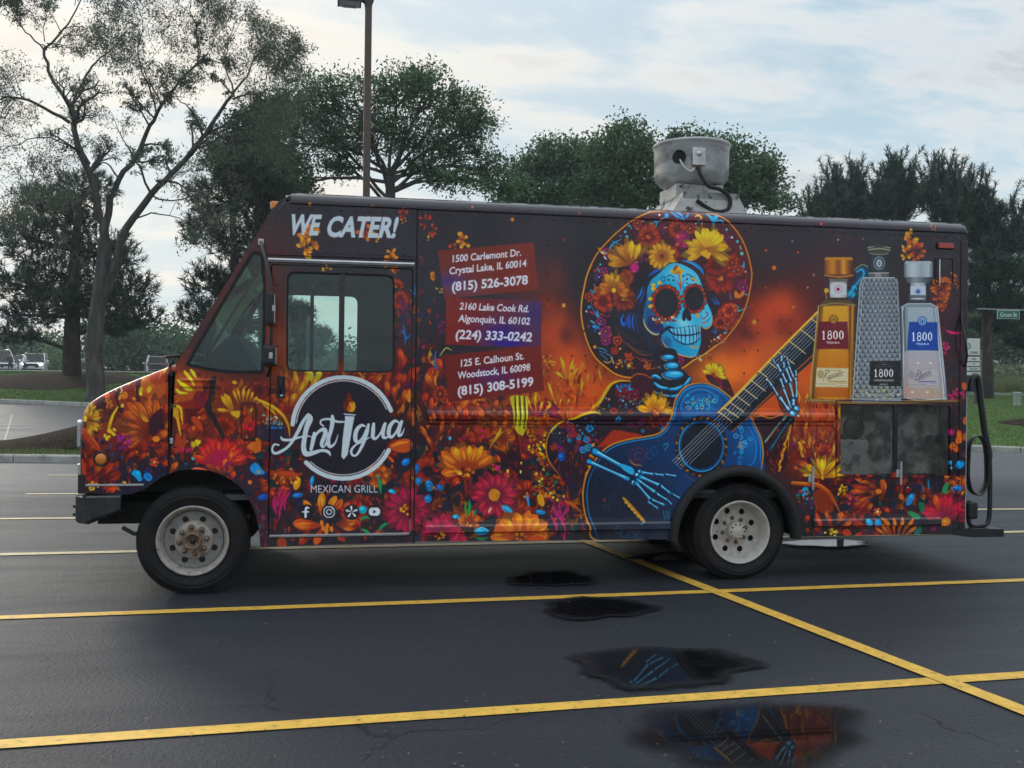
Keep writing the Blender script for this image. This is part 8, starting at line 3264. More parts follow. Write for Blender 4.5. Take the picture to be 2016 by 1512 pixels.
def pine(label,trunk,clumps,depth,n,seed,group=None,rad=.25,L_=.26,name='pine_tree',up=.75,candles=0):
    r = np.random.default_rng(seed)
    b = base_at(trunk[0][0],depth)
    t = thing(name,label,'tree',b,0,group)
    w = Wood()
    tp = [np.array([b[0],b[1],b[2] - .3])] + [F3(a,c,depth) for a,c in trunk[1:]]
    tp = crom(np.array(tp),False,3)
    w.tube(tp,rad,rad * .3,9)
    tot = sum(c[2] * c[3] for c in clumps)
    cen_all,dir_all = [],[]
    s = depth / FPX
    for c in clumps:
        dd = c[4] if len(c) > 4 else r.uniform(-1,1) * 1.2
        C0 = F3(c[0],c[1],depth + dd)
        R3 = np.array([c[2] * s,c[2] * s * .8,c[3] * s])
        zt = tp[:,2]
        k0 = int(np.argmin(abs(zt - (C0[2] - .4))))
        P_ = curve(tp[k0],C0,r,.03,6,.04)
        w.tube(P_,rad * .25,rad * .12,5)
        m_ = int(n * c[2] * c[3] / tot)
        v = r.normal(0,1,(m_,3))
        v /= np.linalg.norm(v,axis=1)[:,None]
        rr_ = r.uniform(.1,1.05,m_)[:,None] ** .45
        cen = C0 + v * rr_ * R3
        for q in cen[::7]:
            w.tube(curve(P_[r.integers(2,6)],q,r,-.03,4,.06),rad * .08,rad * .03,3)
        dr = v * np.array([.8,.8,.5]) + np.array([0,0,up]) + r.normal(0,.25,(m_,3))
        dr /= np.linalg.norm(dr,axis=1)[:,None]
        cen_all.append(cen)
        dir_all.append(dr)
        for k in range(candles):
            # an upright shoot that breaks the crown's outline
            a = r.uniform(0,2 * math.pi)
            q = C0 + np.array([math.cos(a),math.sin(a) * .8,0]) * R3 * r.uniform(.1,1) + np.array([0,0,R3[2] * r.uniform(.3,.75)])
            h_ = r.uniform(.7,1.5)
            ax = np.array([r.normal(0,.18) + .25 * math.cos(a),r.normal(0,.18),1.0])
            tt = np.linspace(0,1,7)[:,None]
            cen_all.append(q + ax * h_ * tt + r.normal(0,.03,(7,3)))
            dir_all.append(np.tile(ax / np.linalg.norm(ax),(7,1)))
            w.tube(np.array([q - ax * .4,q + ax * h_ * .5,q + ax * h_]),.03,.01,3)
    w.build('trunk','pine_bark',t)
    C = np.concatenate(cen_all)
    Dr = np.concatenate(dir_all)
    k = 15
    m_ = len(C)
    nd = Dr[:,None] * r.uniform(.35,1.25,(m_,k,1)) + r.normal(0,.55,(m_,k,3))
    nd /= np.linalg.norm(nd,axis=2)[...,None]
    base = C[:,None] + Dr[:,None] * r.uniform(-.4,.5,(m_,k,1)) * L_
    tip = base + nd * L_ * r.uniform(.7,1.25,(m_,k,1))
    side_ = np.cross(nd,r.normal(0,1,(m_,k,3)))
    side_ /= np.linalg.norm(side_,axis=2)[...,None] + 1e-9
    wd = .012 * depth / 45 + .006
    V = np.stack([base - side_ * wd,base + side_ * wd,tip + side_ * wd * .3,tip - side_ * wd * .3],2).reshape(-1,3)
    F = np.arange(4 * m_ * k).reshape(-1,4)
    soup('crown',V,F,'pine_needle',t,None,False,['pine_needle','pine_needle_pale'],np.repeat(r.choice(2,m_,p=[.65,.35]),k))
    fixbase(t)
    return t


locust()
for _o in [o for o in bpy.data.objects if o.name == 'locust_tree']:
    fixbase(_o)
# the pines left of the truck
pine('dark pine with a thick leaning trunk in the mulch bed left of the hood',[(141,742),(142,660),(146,560),(150,470),(156,410)],
     [(60,470,70,50),(130,430,70,50),(30,560,60,40),(110,540,80,40),(200,500,80,50),(60,620,55,30),(180,590,90,40),(250,570,60,40),(270,625,55,24),(210,640,60,24),(20,660,50,22),(110,600,70,30),(90,390,50,34),(170,370,60,36)],
     43,2500,11,'pines behind the left end of the truck',.42,.30)
pine('bushy dark pine standing right behind the windscreen and cab',[(470,742),(468,600),(460,480),(455,380)],
     [(460,330,60,40),(430,390,55,46),(520,400,70,60),(400,450,46,36),(480,480,70,50),(560,470,60,60),(410,560,48,44),(480,560,70,40),(385,615,36,24),(440,640,60,40),(520,620,70,50),(500,350,70,50),(450,700,60,30)],
     41,2900,12,'pines behind the left end of the truck',.3,.27)
pine('small pine seen through the two windows of the cab',[(588,742),(588,690),(592,600)],
     [(590,615,30,20),(585,650,40,22),(620,660,28,16),(575,690,40,20),(612,695,26,14),(640,668,14,10)],
     39,700,13,'pines behind the left end of the truck',.16,.22)
# locusts and broad trees behind the truck
broadleaf('locust_tree','broad dome-shaped locust tree rising behind the cab and light pole',[(762,742),(764,500),(768,400),(768,345)],
          [(560,205,46,34),(630,185,60,40),(700,200,60,50),(780,170,60,44),(850,175,60,46),(900,215,60,44),(945,240,36,26),(620,260,80,46),(720,270,80,44),(820,260,90,46),(900,290,60,34),(560,290,60,50),(650,330,50,18),(960,330,44,30),(900,355,60,22),(830,330,40,16),(560,365,60,26),(1000,370,40,24)],
          42,47000,.17,['oak_leaf','oak_leaf_pale'],21,'broadleaf trees behind the truck',.75,.34,True,.4)
broadleaf('broadleaf_tree','dense dark tree filling the gap between the tall locust and the cab roof',[(520,742),(520,500),(520,360)],
          [(500,260,60,50),(540,330,60,50),(480,330,50,44),(570,400,50,40),(440,300,30,30),(530,220,40,30)],
          46,22000,.17,['dark_leaf','dark_leaf_pale'],22,'broadleaf trees behind the truck',.35,.3)
broadleaf('broadleaf_tree','rounded green tree above the middle of the truck roof left of the fan',[(1120,742),(1120,500),(1120,390)],
          [(1050,340,44,36),(1100,310,56,40),(1150,320,50,44),(1060,385,70,34),(1130,380,70,40),(1010,390,44,24)],
          52,24000,.19,['oak_leaf','far_leaf_pale'],23,'broadleaf trees behind the truck',.45,.3)
broadleaf('broadleaf_tree','taller round tree directly behind the left side of the roof fan',[(1235,742),(1235,500),(1235,360)],
          [(1235,275,46,34),(1200,310,50,40),(1260,320,50,44),(1225,370,80,44),(1185,380,50,40),(1290,390,50,30)],
          50,22000,.19,['oak_leaf','oak_leaf_pale'],24,'broadleaf trees behind the truck',.4,.3)
broadleaf('broadleaf_tree','open-crowned tree behind the roof fan and just right of it',[(1420,742),(1418,500),(1415,400)],
          [(1350,285,46,26),(1400,290,40,30),(1450,310,46,38),(1490,330,40,32),(1380,340,60,44),(1460,370,56,40),(1515,365,34,26),(1400,395,60,30),(1535,400,30,16)],
          50,23000,.19,['oak_leaf','oak_leaf_pale'],25,'broadleaf trees behind the truck',.75,.3)
# pines on the right
G = 'tall pines behind the rear of the truck'
pine('leftmost pine of the right-hand row above the truck roof',[(1660,742),(1660,560),(1660,380)],[(1618,405,26,16),(1650,375,24,22),(1685,372,22,22),(1660,410,50,24),(1700,410,34,28),(1600,428,22,10)],56,900,31,G,.3,.32,up=1.1,candles=9)
pine('second pine from the left in the right-hand row with the highest top',[(1770,742),(1770,560),(1770,350)],[(1768,350,16,18),(1748,372,22,20),(1790,378,22,22),(1770,410,46,30),(1735,412,22,26)],57,850,32,G,.3,.32,up=1.1,candles=9)
pine('third pine from the left in the right-hand row above the bottles',[(1858,742),(1858,560),(1858,350)],[(1850,358,20,18),(1880,375,20,22),(1828,388,22,24),(1870,415,42,34),(1900,445,30,44),(1898,392,16,18)],55,1150,33,G,.3,.32,up=1.1,candles=9)
pine('tall pine leaning out beyond the rear corner of the truck',[(1945,745),(1943,600),(1938,480),(1935,400)],[(1925,400,30,30),(1950,430,36,34),(1925,470,40,40),(1975,480,34,30),(1940,530,50,34),(1990,530,30,26),(1920,590,40,26),(1985,590,40,24),(1960,640,50,20),(2005,455,20,24)],50,1900,34,G,.32,.30,candles=6)
pine('partly hidden pine at the right edge of the picture',[(2040,745),(2038,600),(2034,480)],[(2020,470,36,30),(2040,540,44,34),(2010,620,40,26),(2050,420,30,40),(2030,670,50,20)],53,1000,35,G,.3,.32,candles=5)


def bushrow(name,label,px0,px1,ytop,depth,n,size,mats,seed,ybot=742,wob=14,lumps=16,kind='stuff'):
    r = np.random.default_rng(seed)
    lv = []
    for k in range(lumps):
        x = px0 + (px1 - px0) * (k + .5) / lumps + r.normal(0,6)
        yt = ytop(x) if callable(ytop) else ytop
        yt += r.normal(0,wob * .5)
        h = (ybot - yt) / 2
        rx = (px1 - px0) / lumps * .95
        K_ = max(n // lumps // 22,4)
        v = r.normal(0,1,(K_,3))
        v /= np.linalg.norm(v,axis=1)[:,None]
        s = depth / FPX
        cen = F3(x,yt + h,depth + r.normal(0,3)) + v * (r.random((K_,1)) ** .35) * np.array([rx * s,rx * s,h * s])
        lv.append((cen[:,None] + r.normal(0,.012 * depth,(K_,22,3)) * np.array([1,1,.7])).reshape(-1,3))
    C = np.concatenate(lv)
    V,F = quads(C,size,r,0,.6)
    return soup(name,V,F,mats[0],None,kind,False,mats,r.choice(2,len(F),p=[.6,.4]))


tag(bushrow('woodland','',190,520,lambda x: 640 + max(0,x - 300) * .35 - (20 if x < 260 else 0),98,26000,.42,['dark_leaf','oak_leaf'],41,738,16,20),'dark far wood beyond the upper car park',None,None)
bushrow('woodland','',-60,130,lambda x: 668 + abs(x - 60) * .1,115,12000,.5,['dark_leaf','oak_leaf'],42,730,14,12)
bushrow('woodland','',500,760,lambda x: 692,130,12000,.5,['far_leaf','dark_leaf'],43,742,8,16)
bushrow('woodland','',1880,2100,lambda x: 600 - (x - 1900) * .1,95,22000,.45,['dark_leaf','oak_leaf'],44,712,22,14)
bushrow('shrubbery','',1935,2010,lambda x: 716 + abs(x - 1972) * .5,68,2600,.16,['oak_leaf','straw'],45,760,4,5)
bushrow('shrubbery','',95,128,lambda x: 700,88,2600,.25,['oak_leaf','oak_leaf_pale'],46,734,4,3)


# ------------------------------------------------------------------ light pole
mat('brown_pole',(.085,.062,.050),.45,metal=.3,var=.12,bump=.001)
mat('dark_bronze',(.045,.040,.038),.45,metal=.4,var=.1)
mat('lamp_lens',(.45,.47,.5),.15)
mat('galvanised',(.30,.31,.32),.45,metal=.6,var=.1)


def light_pole():
    D_ = 19.0
    b = far(717,756,D_)
    bx,by = b.x,b.y
    t = thing('light_pole','square brown light pole with boxy lamp heads rising behind the cab roof','light pole',(bx,by,0))
    w = .068
    ztop = far(717,10,D_).z
    MB().box(bx - w,bx + w,by - w,by + w,.55,ztop,.012).build('post','brown_pole',t)
    MB().lathe([(.0001,.72),(.30,.72),(.32,.68),(.32,-.1)],(bx,by,0),'z',28).build('concrete_base','concrete',t)
    MB().box(bx - .075,bx + .075,by - .075,by + .075,ztop - .02,ztop + .22,.01).build('tenon','dark_bronze',t)
    hd = far(682,8,D_)
    zl = hd.z
    for s in (-1,1):
        x0 = bx + s * .14
        x1 = bx + s * .60 if s < 0 else bx + .62
        up_a = .0 if s < 0 else .34
        arm = MB().tube([(bx + s * .05,by,ztop + .05),(bx + s * .16,by,ztop + .12 + up_a * 1.3)],.045,8).build('arm','dark_bronze',t)
        xa,xb = sorted((x0,x1))
        h = MB()
        z0 = zl - .07 + up_a
        h.add([(xa,by - .19,z0 + .05),(xb,by - .19,z0 + .05),(xb,by + .19,z0 + .05),(xa,by + .19,z0 + .05),(xa,by - .19,z0 + .30),(xb,by - .19,z0 + .24),(xb,by + .19,z0 + .24),(xa,by + .19,z0 + .30)],
              [(0,1,5,4),(1,2,6,5),(2,3,7,6),(3,0,4,7),(4,5,6,7),(3,2,1,0)])
        hh = h.build('lamp_head','dark_bronze',t)
        MB().add([(xa + .03,by - .16,z0 + .049),(xb - .03,by - .16,z0 + .049),(xb - .03,by + .16,z0 + .049),(xa + .03,by + .16,z0 + .049),(xa + .12,by - .09,z0 - .0),(xb - .10,by - .09,z0 - .0),(xb - .10,by + .09,z0 - .0),(xa + .12,by + .09,z0 - .0)],
                 [(0,4,5,1),(1,5,6,2),(2,6,7,3),(3,7,4,0),(4,7,6,5)]).build('lens','lamp_lens',hh)
    fixbase(t)


light_pole()

# ------------------------------------------------------------------ parked cars
mat('car_white',(.62,.63,.64),.3,coat=.8,var=.03)
mat('car_silver',(.36,.38,.40),.3,metal=.5,coat=.8,var=.03)
mat('car_black',(.018,.02,.022),.3,coat=.8,var=.1)
mat('car_green',(.03,.05,.045),.3,coat=.8,var=.1)
mat('car_trim',(.02,.02,.022),.5,var=.2)
mat('head_lamp_on',(.9,.8,.6),.2,emit=((1.0,.78,.48),6.0))
mat('head_lamp',(.55,.58,.6),.12,coat=.5)
mat('tail_lamp',(.35,.015,.01),.2,coat=.5)


def car(name,label,loc,rz,paint,suv=True,lamps_on=False,group='cars in the upper car park',van=False):
    t = thing(name,label,'car' if not van else 'van',loc,rz,group)
    Lh = 2.35 if not van else 2.6
    H_ = 1.78 if suv else 1.45
    if van:
        H_ = 2.15
    hw = .95
    belt = 1.02 if suv else .90
    # side profile (x forward): lower body
    low = [(-Lh,.42),(-Lh,.80),(-Lh + .06,belt),(-Lh + .4,belt + .03),(.75,belt + .02),(1.0,belt - .02),(Lh - .25,belt - .20 if not suv else belt - .10),(Lh - .05,belt - .34 if not suv else belt - .2),(Lh,.60),(Lh,.36),(Lh - .1,.26),(-Lh + .1,.26)]
    if van:
        low[5:8] = [(1.3,belt + .02),(Lh - .3,belt - .1),(Lh - .08,belt - .3)]
    vs,fs = [],[]
    rows = [(-hw,.06),(-hw + .03,.0),(-hw + .2,0),(hw - .2,0),(hw - .03,0),(hw,.06)]
    n = len(low)
    for y_,i_ in ((-hw + .05,.06),(-hw,.02),(-hw,.02),(hw,.02),(hw,.02),(hw - .05,.06)):
        pass
    m = MB()
    ys = [-hw,-hw + .05,-hw + .22,hw - .22,hw - .05,hw]
    ins = [.07,.025,0,0,.025,.07]
    cx,cz = 0,.65
    for y_,i_ in zip(ys,ins):
        for x,z in low:
            vs.append((x - math.copysign(min(abs(x) * .12,i_ * 2.2),x),y_,z - math.copysign(i_ * .6,z - cz)))
    for i in range(5):
        for k in range(n):
            j = (k + 1) % n
            fs.append((i * n + k,i * n + j,(i + 1) * n + j,(i + 1) * n + k))
    fs += [tuple(range(n)),tuple(reversed(range(5 * n,6 * n)))]
    m.add(vs,fs,False)
    body = m.build('body',paint,t)
    # cabin: glasshouse with pillars and roof
    if suv:
        cb = [(-Lh + .10,belt),(-Lh + .28,H_ - .12),(-Lh + .55,H_),(.10,H_),(.45,H_ - .08),(1.05,belt)]
    else:
        cb = [(-Lh + .55,belt),(-1.15,H_ - .06),(-.8,H_),(.05,H_),(.35,H_ - .06),(1.15,belt - .03)]
    if van:
        cb = [(-Lh + .05,belt),(-Lh + .12,H_ - .06),(-Lh + .3,H_),(.9,H_),(1.15,H_ - .1),(1.85,belt)]
    wr = .72

    def cabin(mb,s0,w0,w1,dz=0):
        V = []
        for sgn in (-1,1):
            for x,z in cb:
                f = (z - belt) / (H_ - belt)
                V.append((x * s0,sgn * (w0 + (w1 - w0) * max(f,0)),z + dz))
        k = len(cb)
        Fs = [(i,i + 1,i + 1 + k,i + k) for i in range(k - 1)]
        Fs += [tuple(range(k)),tuple(reversed(range(k,2 * k)))]
        mb.add(V,Fs)
        return mb
    cabin(MB(),.985,hw - .09,wr,-.012).build('windows','car_glass',t)
    # roof and pillars in paint
    rf = MB()
    top = [p for p in cb if p[1] > H_ - .2]
    V = []
    for sgn in (-1,1):
        for x,z in cb[1:-1]:
            f = (z - belt) / (H_ - belt)
            V.append((x,sgn * (hw - .085 + (wr - hw + .09) * f),z + .004))
    k = len(cb) - 2
    rf.add(V,[(i,i + 1,i + 1 + k,i + k) for i in range(1 if suv or van else 0,k - 1 if not suv else k - 2)] or [(0,1,1 + k,k)])
    for sgn in (-1,1):
        for a,b in ((cb[0],cb[1]),(cb[-2],cb[-1])):
            fa,fb = (a[1] - belt) / (H_ - belt),(b[1] - belt) / (H_ - belt)
            rf.tube([(a[0],sgn * (hw - .085 + (wr - hw + .09) * fa),a[1]),(b[0],sgn * (hw - .085 + (wr - hw + .09) * fb),b[1])],.045,6)
        for xm in ((-.35,) if not suv else (-.35,-1.35)):
            rf.tube([(xm,sgn * (hw - .08),belt),(xm - .03,sgn * (wr + .005),H_ - .02)],.035,6)
        pr = [(x,sgn * (wr + .0),z) for x,z in cb[1:-1]]
        rf.tube(pr,.035,6)
    rf.build('roof',paint,t)
    for sx in (-1,1):
        for sy in (-1,1):
            cx_,cy_ = sx * 1.42,sy * (hw - .11)
            wl = MB().lathe([(.20,-.11),(.31,-.105),(.345,-.07),(.345,.07),(.31,.105),(.20,.11)],(cx_,cy_,.345),'y',22).build('wheel','tyre_rubber',t)
            MB().lathe([(.0001,sy * .09),(.21,sy * .10)],(cx_,cy_,.345),'y',18).build('rim','wheel_silver_paint',wl)
    # front
    MB().box(Lh - .06,Lh + .012,-.55,.55,.50,.50 + (.34 if suv else .2),.02).build('grille','car_trim',t)
    MB().box(Lh - .04,Lh + .02,-.8,.8,.28,.42,.02).build('lower_grille','car_trim',t)
    MB().box(Lh + .012,Lh + .022,-.26,.26,.50,.62).build('number_plate','white_sign',t)
    for sy in (-1,1):
        z_ = belt - (.22 if suv else .30)
        MB().box(Lh - .20,Lh - .004,sy * .58 - .16,sy * .58 + .16 + .06 * sy,z_ - .07,z_ + .07,.03).build('headlight','head_lamp_on' if lamps_on else 'head_lamp',t)
        MB().box(-Lh - .008,-Lh + .12,sy * (hw - .14) - .09,sy * (hw - .14) + .09,belt - .26,belt + (.14 if suv else -.04),.02).build('tail_light','tail_lamp',t)
        MB().box(.72,.88,sy * (hw + .11) - .09,sy * (hw + .11) + .09,belt - .02,belt + .16,.04).build('mirror',paint,t)
    MB().box(-Lh - .01,-Lh + .02,-.8,.8,.30,.48,.02).build('rear_bumper','car_trim',t)
    MB().box(-Lh - .016,-Lh - .004,-.26,.26,.70,.84).build('number_plate','white_sign',t)
    # parts were built in local coordinates already
    for ch in t.children_recursive:
        ch.matrix_parent_inverse = Matrix()
    return t


def car_at(px,d,face,*a,**k):
    """face: 0 front towards the camera,1 rear"""
    p = far(px,756,d)
    q = p - CAM
    z = float(land(q.dot(RT),q.dot(FW)))
    rz = math.atan2(CAM.y - p.y,CAM.x - p.x) + (0 if face == 0 else math.pi)
    rz += k.pop('turn',0)
    nm,lb = a[0],a[1]
    return car(nm,lb,(p.x,p.y,z),rz,*a[2:],**k)


car_at(69,83,0,'parked_car','white pickup-sized car with its headlamps glowing, beside the person','car_white',True,True,turn=-.12)
car_at(102,118,0,'parked_car','silver car facing out just right of the one with glowing headlamps','car_silver',False,False,turn=.15)
car_at(164,112,0,'parked_car','white car seen between the pine trunk and the locust trunk','car_white',False,False,turn=-.1)
car_at(203,112,0,'parked_car','white car half hidden behind the right side of the locust trunk','car_white',False,False,turn=.2)
car_at(151,125,0,'parked_car','pale car whose side shows just right of the pine trunk','car_silver',False,False,turn=.1)
car_at(307,90,1,'parked_car','tall white car with a black tailgate just above the hood','car_white',True,False,turn=.05)
car_at(274,118,1,'parked_car','low white car showing its rear left of the taller white one','car_white',False,False,turn=-.05)
car_at(33,92,0,'parked_car','dark green car with its side turned, left of the glowing headlamps','car_green',True,False,turn=.5)
car_at(-6,88,0,'parked_van','white van cut off by the left edge of the picture','car_white',True,False,turn=.3,van=True)
car_at(1964,150,0,'parked_car','left one of two white cars behind the low tan building','car_white',False,False,group='cars beyond the tan building')
car_at(1982,150,0,'parked_car','right one of two white cars behind the low tan building','car_white',False,False,group='cars beyond the tan building')
# black tailgate of the tall white car
for o in bpy.data.objects:
    if o.get('label','').startswith('tall white car'):
        tg = MB().box(-2.375,-2.352,-.78,.78,.5,1.0,.01).build('tailgate','car_black',None)
        tg.parent = o
        tg['label'] = 'black tailgate'


# ------------------------------------------------------------------ person by the cars
mat('skin',(.35,.2,.14),.6)
mat('white_shirt',(.6,.62,.66),.8,var=.1)
mat('dark_trousers',(.03,.035,.05),.8,var=.1)
mat('dark_hair',(.015,.012,.01),.6)


def person_at(px,d,label,rz):
    p = far(px,756,d)
    q = p - CAM
    z = float(land(q.dot(RT),q.dot(FW)))
    t = thing('person',label,'person',(p.x,p.y,z),rz)
    J = {'pel': (0,0,.94),'spine': (.03,0,1.14),'chest': (.07,0,1.34),'neck': (.09,0,1.50),'head0': (.10,0,1.60),'head1': (.11,0,1.72)}
    E_ = [('pel','spine'),('spine','chest'),('chest','neck'),('neck','head0'),('head0','head1')]
    R3 = {'pel': .13,'spine': .12,'chest': .145,'neck': .055,'head0': .085,'head1': .095}
    for s,nm in ((-1,'r'),(1,'l')):
        fwd = .10 * s
        J.update({'hip' + nm: (0,s * .09,.88),'kn' + nm: (.03 + fwd,s * .10,.48),'an' + nm: (fwd * .8,s * .10,.08),'to' + nm: (.13 + fwd * .8,s * .11,.04),
                  'sh' + nm: (.07,s * .18,1.40),'el' + nm: (.10,s * .24,1.12),'wr' + nm: (.30,s * .20,1.06),'ha' + nm: (.38,s * .18,1.07)})
        R3.update({'hip' + nm: .095,'kn' + nm: .06,'an' + nm: .045,'to' + nm: .04,'sh' + nm: .06,'el' + nm: .042,'wr' + nm: .03,'ha' + nm: .035})
        E_ += [('pel','hip' + nm),('hip' + nm,'kn' + nm),('kn' + nm,'an' + nm),('an' + nm,'to' + nm),('chest','sh' + nm),('sh' + nm,'el' + nm),('el' + nm,'wr' + nm),('wr' + nm,'ha' + nm)]
    ks = list(J)
    me = bpy.data.meshes.new('body')
    me.from_pydata([J[k] for k in ks],[(ks.index(a),ks.index(b)) for a,b in E_],[])
    ob = bpy.data.objects.new('body',me)
    COL.objects.link(ob)
    md = ob.modifiers.new('Skin','SKIN')
    for i,k in enumerate(ks):
        me.skin_vertices[0].data[i].radius = (R3[k],R3[k] * 1.0)
    me.skin_vertices[0].data[0].use_root = True
    ob.modifiers.new('Sub','SUBSURF').levels = 1
    bpy.context.view_layer.update()
    em = bpy.data.meshes.new_from_object(ob.evaluated_get(bpy.context.evaluated_depsgraph_get()))
    bpy.data.objects.remove(ob)
    ob = bpy.data.objects.new('body',em)
    COL.objects.link(ob)
    em.materials.clear()
    for m_ in ('skin','white_shirt','dark_trousers','dark_hair'):
        em.materials.append(MATS[m_])
    for pl in em.polygons:
        c = pl.center
        if c.z > 1.68:
            pl.material_index = 3
        elif c.z > 1.50:
            pl.material_index = 0
        elif c.z > .96 and not (c.x > .26):
            pl.material_index = 1
        elif c.z > .96:
            pl.material_index = 0
        else:
            pl.material_index = 2
        pl.use_smooth = True
    ob.parent = t
    return t


person_at(47,80,'person in a white shirt leaning beside the car with lit headlamps',.6)
person_at(20,84,'person in dark clothes standing near the white van',2.2)
for o in bpy.data.objects:
    if o.get('label','').startswith('person in dark clothes'):
        for ch in o.children:
            ch.data.materials[1] = MATS['dark_trousers']

# ------------------------------------------------------------------ signs and building on the right
mat('sign_green',(.01,.16,.10),.4,var=.05)
mat('sign_navy',(.02,.03,.06),.5,var=.1)
mat('sign_black',(.02,.02,.022),.5)
mat('tan_wall',(.30,.25,.18),.8,var=.1,bump=.002)
mat('tan_roof',(.33,.27,.19),.8,var=.12,vscale=2,bump=.01,bscale=20)
mat('dark_window',(.015,.018,.02),.15)
mat('pale_green_box',(.30,.36,.32),.6,var=.1)


def letters(s,parent,centre,height,material,bold=.02,right=None,width=None):
    """flat raised lettering on a vertical face that looks at the camera"""
    v,tri = text_tris(s,bold)
    cap_ = .682 + bold
    x = v[:,0] - (v[:,0].min() + v[:,0].max()) / 2
    k = height / cap_
    kx = k if width is None else width / (v[:,0].max() - v[:,0].min())
    rt = Vector(right) if right is not None else RT
    nrm = -FW
    c = Vector(centre)
    V = [c + rt * (a * kx) + UP * ((b - cap_ / 2) * k) + nrm * .006 for a,b in zip(x,v[:,1])]
    return soup('lettering',[tuple(p) for p in V],tri,material,parent)


def face_box(mb,c,w,h,dep=.04):
    """box facing the camera: centre,width,height"""
    c = Vector(c)
    V = []
    for f in (-.5,.5):
        for a,b in ((-1,-1),(1,-1),(1,1),(-1,1)):
            V.append(c + RT * (a * w / 2) + UP * (b * h / 2) + FW * (dep * f))
    mb.add([tuple(p) for p in V],[(0,1,2,3),(7,6,5,4),(0,4,5,1),(1,5,6,2),(2,6,7,3),(3,7,4,0)])
    return mb


def street_sign():
    d = 38.0
    c = far(1985,619.5,d)
    pp = far(2075,756,d)
    q = pp - CAM
    z0 = float(land(q.dot(RT),q.dot(FW)))
    t = thing('street_sign','green street name sign with white border on a thin arm at the right edge','street sign',(pp.x,pp.y,z0))
    face_box(MB(),c,.88,.335,.012).build('border','white_sign',t)
    face_box(MB(),c - FW * .012,.84,.30,.006).build('panel','sign_green',t)
    letters('Cross St',t,c - FW * .016,.15,'white_sign',.02,width=.66)
    a = c + UP * .20
    MB().tube([tuple(c - RT * 1.2 + UP * .22 + FW * .06),tuple(a + FW * .06),tuple(pp + UP * (c.z - pp.z + .18))],.022,8).build('arm','galvanised',t)
    MB().tube([(pp.x,pp.y,z0 - .1),(pp.x,pp.y,c.z + .8)],.09,12).build('pole','galvanised',t)
    fixbase(t)


street_sign()


def plaza_sign():
    d = 45.0
    x0,x1 = 1858,1930
    b = far((x0 + x1) / 2,760,d)
    q = b - CAM
    z0 = float(land(q.dot(RT),q.dot(FW))) + .13
    t = thing('plaza_sign','white business directory sign with stacked name panels behind the rear corner','sign',(b.x,b.y,z0))
    k = d / FPX
    w = (x1 - x0) * k
    cx = (x0 + x1) / 2
    face_box(MB(),far(cx,718,d) + FW * .08,w + .02,106 * k,.1).build('frame','sign_black',t)
    for i,(ya,yb,tx,m_) in enumerate(((666,699,None,'white_sign'),(702,711,'ALL','white_sign'),(713,720.5,'D','white_sign'),(722.5,729.5,'Plumber','white_sign'),(732,738.5,'CAFE','white_sign'),(741,748,None,'sign_navy'),(750,757,None,'sign_navy'),(759,768,None,'sign_navy'))):
        face_box(MB(),far(cx,(ya + yb) / 2,d),w - .06,(yb - ya) * k,.05).build('name_panel',m_,t)
        if tx:
            letters(tx,t,far(1917,(ya + yb) / 2,d) - FW * .03,(yb - ya) * k * .45,'sign_black',.02)
    ring = [far(1906 + 3.6 * math.cos(a),681 + 5 * math.sin(a),d) - FW * .035 for a in np.linspace(0,2 * math.pi,19)]
    MB().tube([tuple(p) for p in ring],.02,5,False).build('emblem','sign_green',t)
    letters('CARE',t,far(1917,694,d) - FW * .03,.10,'sign_black',.02)
    for px in (x0 + 6,x1 - 6):
        p = far(px,760,d) + FW * .1
        MB().box(p.x - .06,p.x + .06,p.y - .06,p.y + .06,z0 - .2,far(px,700,d).z).build('post','sign_black',t)
    fixbase(t)


plaza_sign()


def speed_sign():
    d = 52.0
    c = far(1932,701,d)
    q = c - CAM
    z0 = float(land(q.dot(RT),q.dot(FW)))
    t = thing('speed_sign','white speed limit sign on a thin post half behind the directory sign','road sign',(c.x,c.y,z0))
    k = d / FPX
    face_box(MB(),c,17 * k,23 * k,.02).build('panel','white_sign',t)
    letters('SPEED',t,c + UP * 8 * k - FW * .012,3 * k,'sign_black',.02)
    letters('LIMIT',t,c + UP * 3.8 * k - FW * .012,3 * k,'sign_black',.02)
    letters('30',t,c - UP * 4 * k - FW * .012,9.5 * k,'sign_black',.05)
    MB().tube([(c.x,c.y + .03,z0 - .1),(c.x,c.y + .03,c.z + .3)],.025,6).build('post','galvanised',t)
    fixbase(t)


speed_sign()


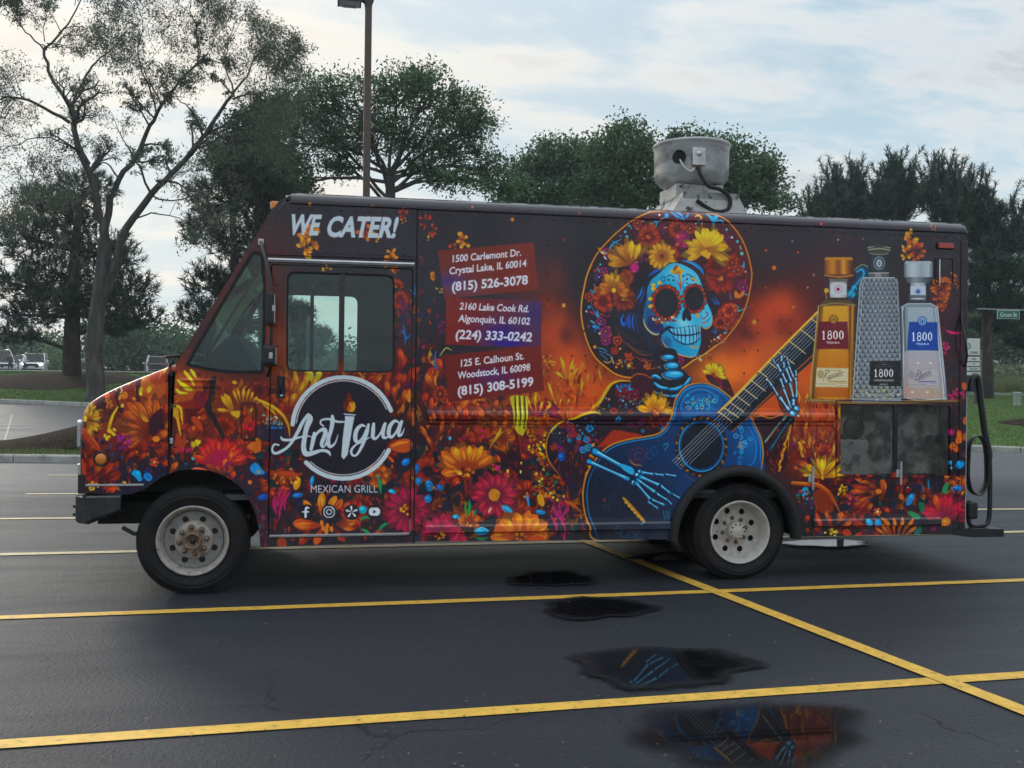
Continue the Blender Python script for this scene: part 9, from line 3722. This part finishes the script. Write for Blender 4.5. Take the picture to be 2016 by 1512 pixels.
def tan_building():
    d = 112.0
    b = far(2010,756,d)
    q = b - CAM
    z0 = float(land(q.dot(RT),q.dot(FW))) - .1
    t = thing('low_building','long low tan building with a dark window band beyond the tall grass','building',(b.x,b.y,z0))
    k = d / FPX
    xL,xR = 1885,2200

    def blk(name,y0,y1,f0,f1,m_,par=t,a=xL,c=xR):
        mb = MB()
        pts = []
        for f in (f0,f1):
            for px,yy in ((a,y1),(c,y1),(c,y0),(a,y0)):
                p = far(px,yy,d) + FW * f
                pts.append(tuple(p))
        mb.add(pts,[(0,1,2,3),(7,6,5,4),(0,4,5,1),(1,5,6,2),(2,6,7,3),(3,7,4,0)])
        return mb.build(name,m_,par)
    blk('wall',730,762,.3,9,'tan_wall')
    blk('roof',714,733,-.4,9.5,'tan_roof')
    for i in range(14):
        a = xL + 6 + i * 22
        w_ = blk('window',735,741,.2,.35,'dark_window',t,a,a + 18)
    fixbase(t)


tan_building()
p = far(2003,756,44)
q = p - CAM
z0 = float(land(q.dot(RT),q.dot(FW))) + .13
ub = MB().lathe([(.0001,.62),(.13,.62),(.16,.59),(.16,.56),(.15,.54),(.15,-.1)],(p.x,p.y,z0),'z',20).build('utility_pedestal','pale_green_box')
tag(ub,'short pale green utility pedestal on the lawn at the right edge','utility box')
p = far(15,756,95)
q = p - CAM
z0 = float(land(q.dot(RT),q.dot(FW)))
up_ = MB().tube([(p.x,p.y,z0 - .2),(p.x,p.y,z0 + 5.6)],.09,8).build('lamp_post','galvanised')
tag(up_,'thin grey post above the parked cars at the far left','post')
# overhead wire on the right
a_,b_ = far(1880,634,60),far(2120,660,60)
wr_ = MB().tube([tuple(a_),tuple(a_.lerp(b_,.5) - UP * .15),tuple(b_)],.018,4).build('overhead_wire','sign_black')
tag(wr_,'thin black overhead wire crossing the trees right of the truck','wire')
# fallen leaves and grit on the paving
r_ = np.random.default_rng(77)
Cn = []
for k in range(420):
    px,py = r_.uniform(-100,2100),r_.uniform(1060,1600)
    g_ = ground(px,py)
    Cn.append((g_[0],g_[1],.014))
Cn = np.array(Cn)
V,F = quads(Cn,.022,r_,0,.5)
V[:,2] = .010 + np.abs(V[:,2] - .014) * .3
soup('fallen_leaves',V,F,'straw',None,'stuff')


# ------------------------------------------------------------------ thin summer haze
def air():
    m = bpy.data.materials.new('haze_air')
    m.use_nodes = True
    nt = m.node_tree
    nt.nodes.clear()
    o = nt.nodes.new('ShaderNodeOutputMaterial')
    v = nt.nodes.new('ShaderNodeVolumePrincipled')
    v.inputs['Color'].default_value = (.86,.93,1.0,1)
    v.inputs['Density'].default_value = .0006
    v.inputs['Anisotropy'].default_value = .35
    nt.links.new(v.outputs[0],o.inputs['Volume'])
    MATS['haze_air'] = m
    ob = MB().box(-1900,1900,-1900,1900,-1.2,26).build('haze','haze_air',None,'stuff')
    return ob


air()
SC.cycles.volume_bounces = 0
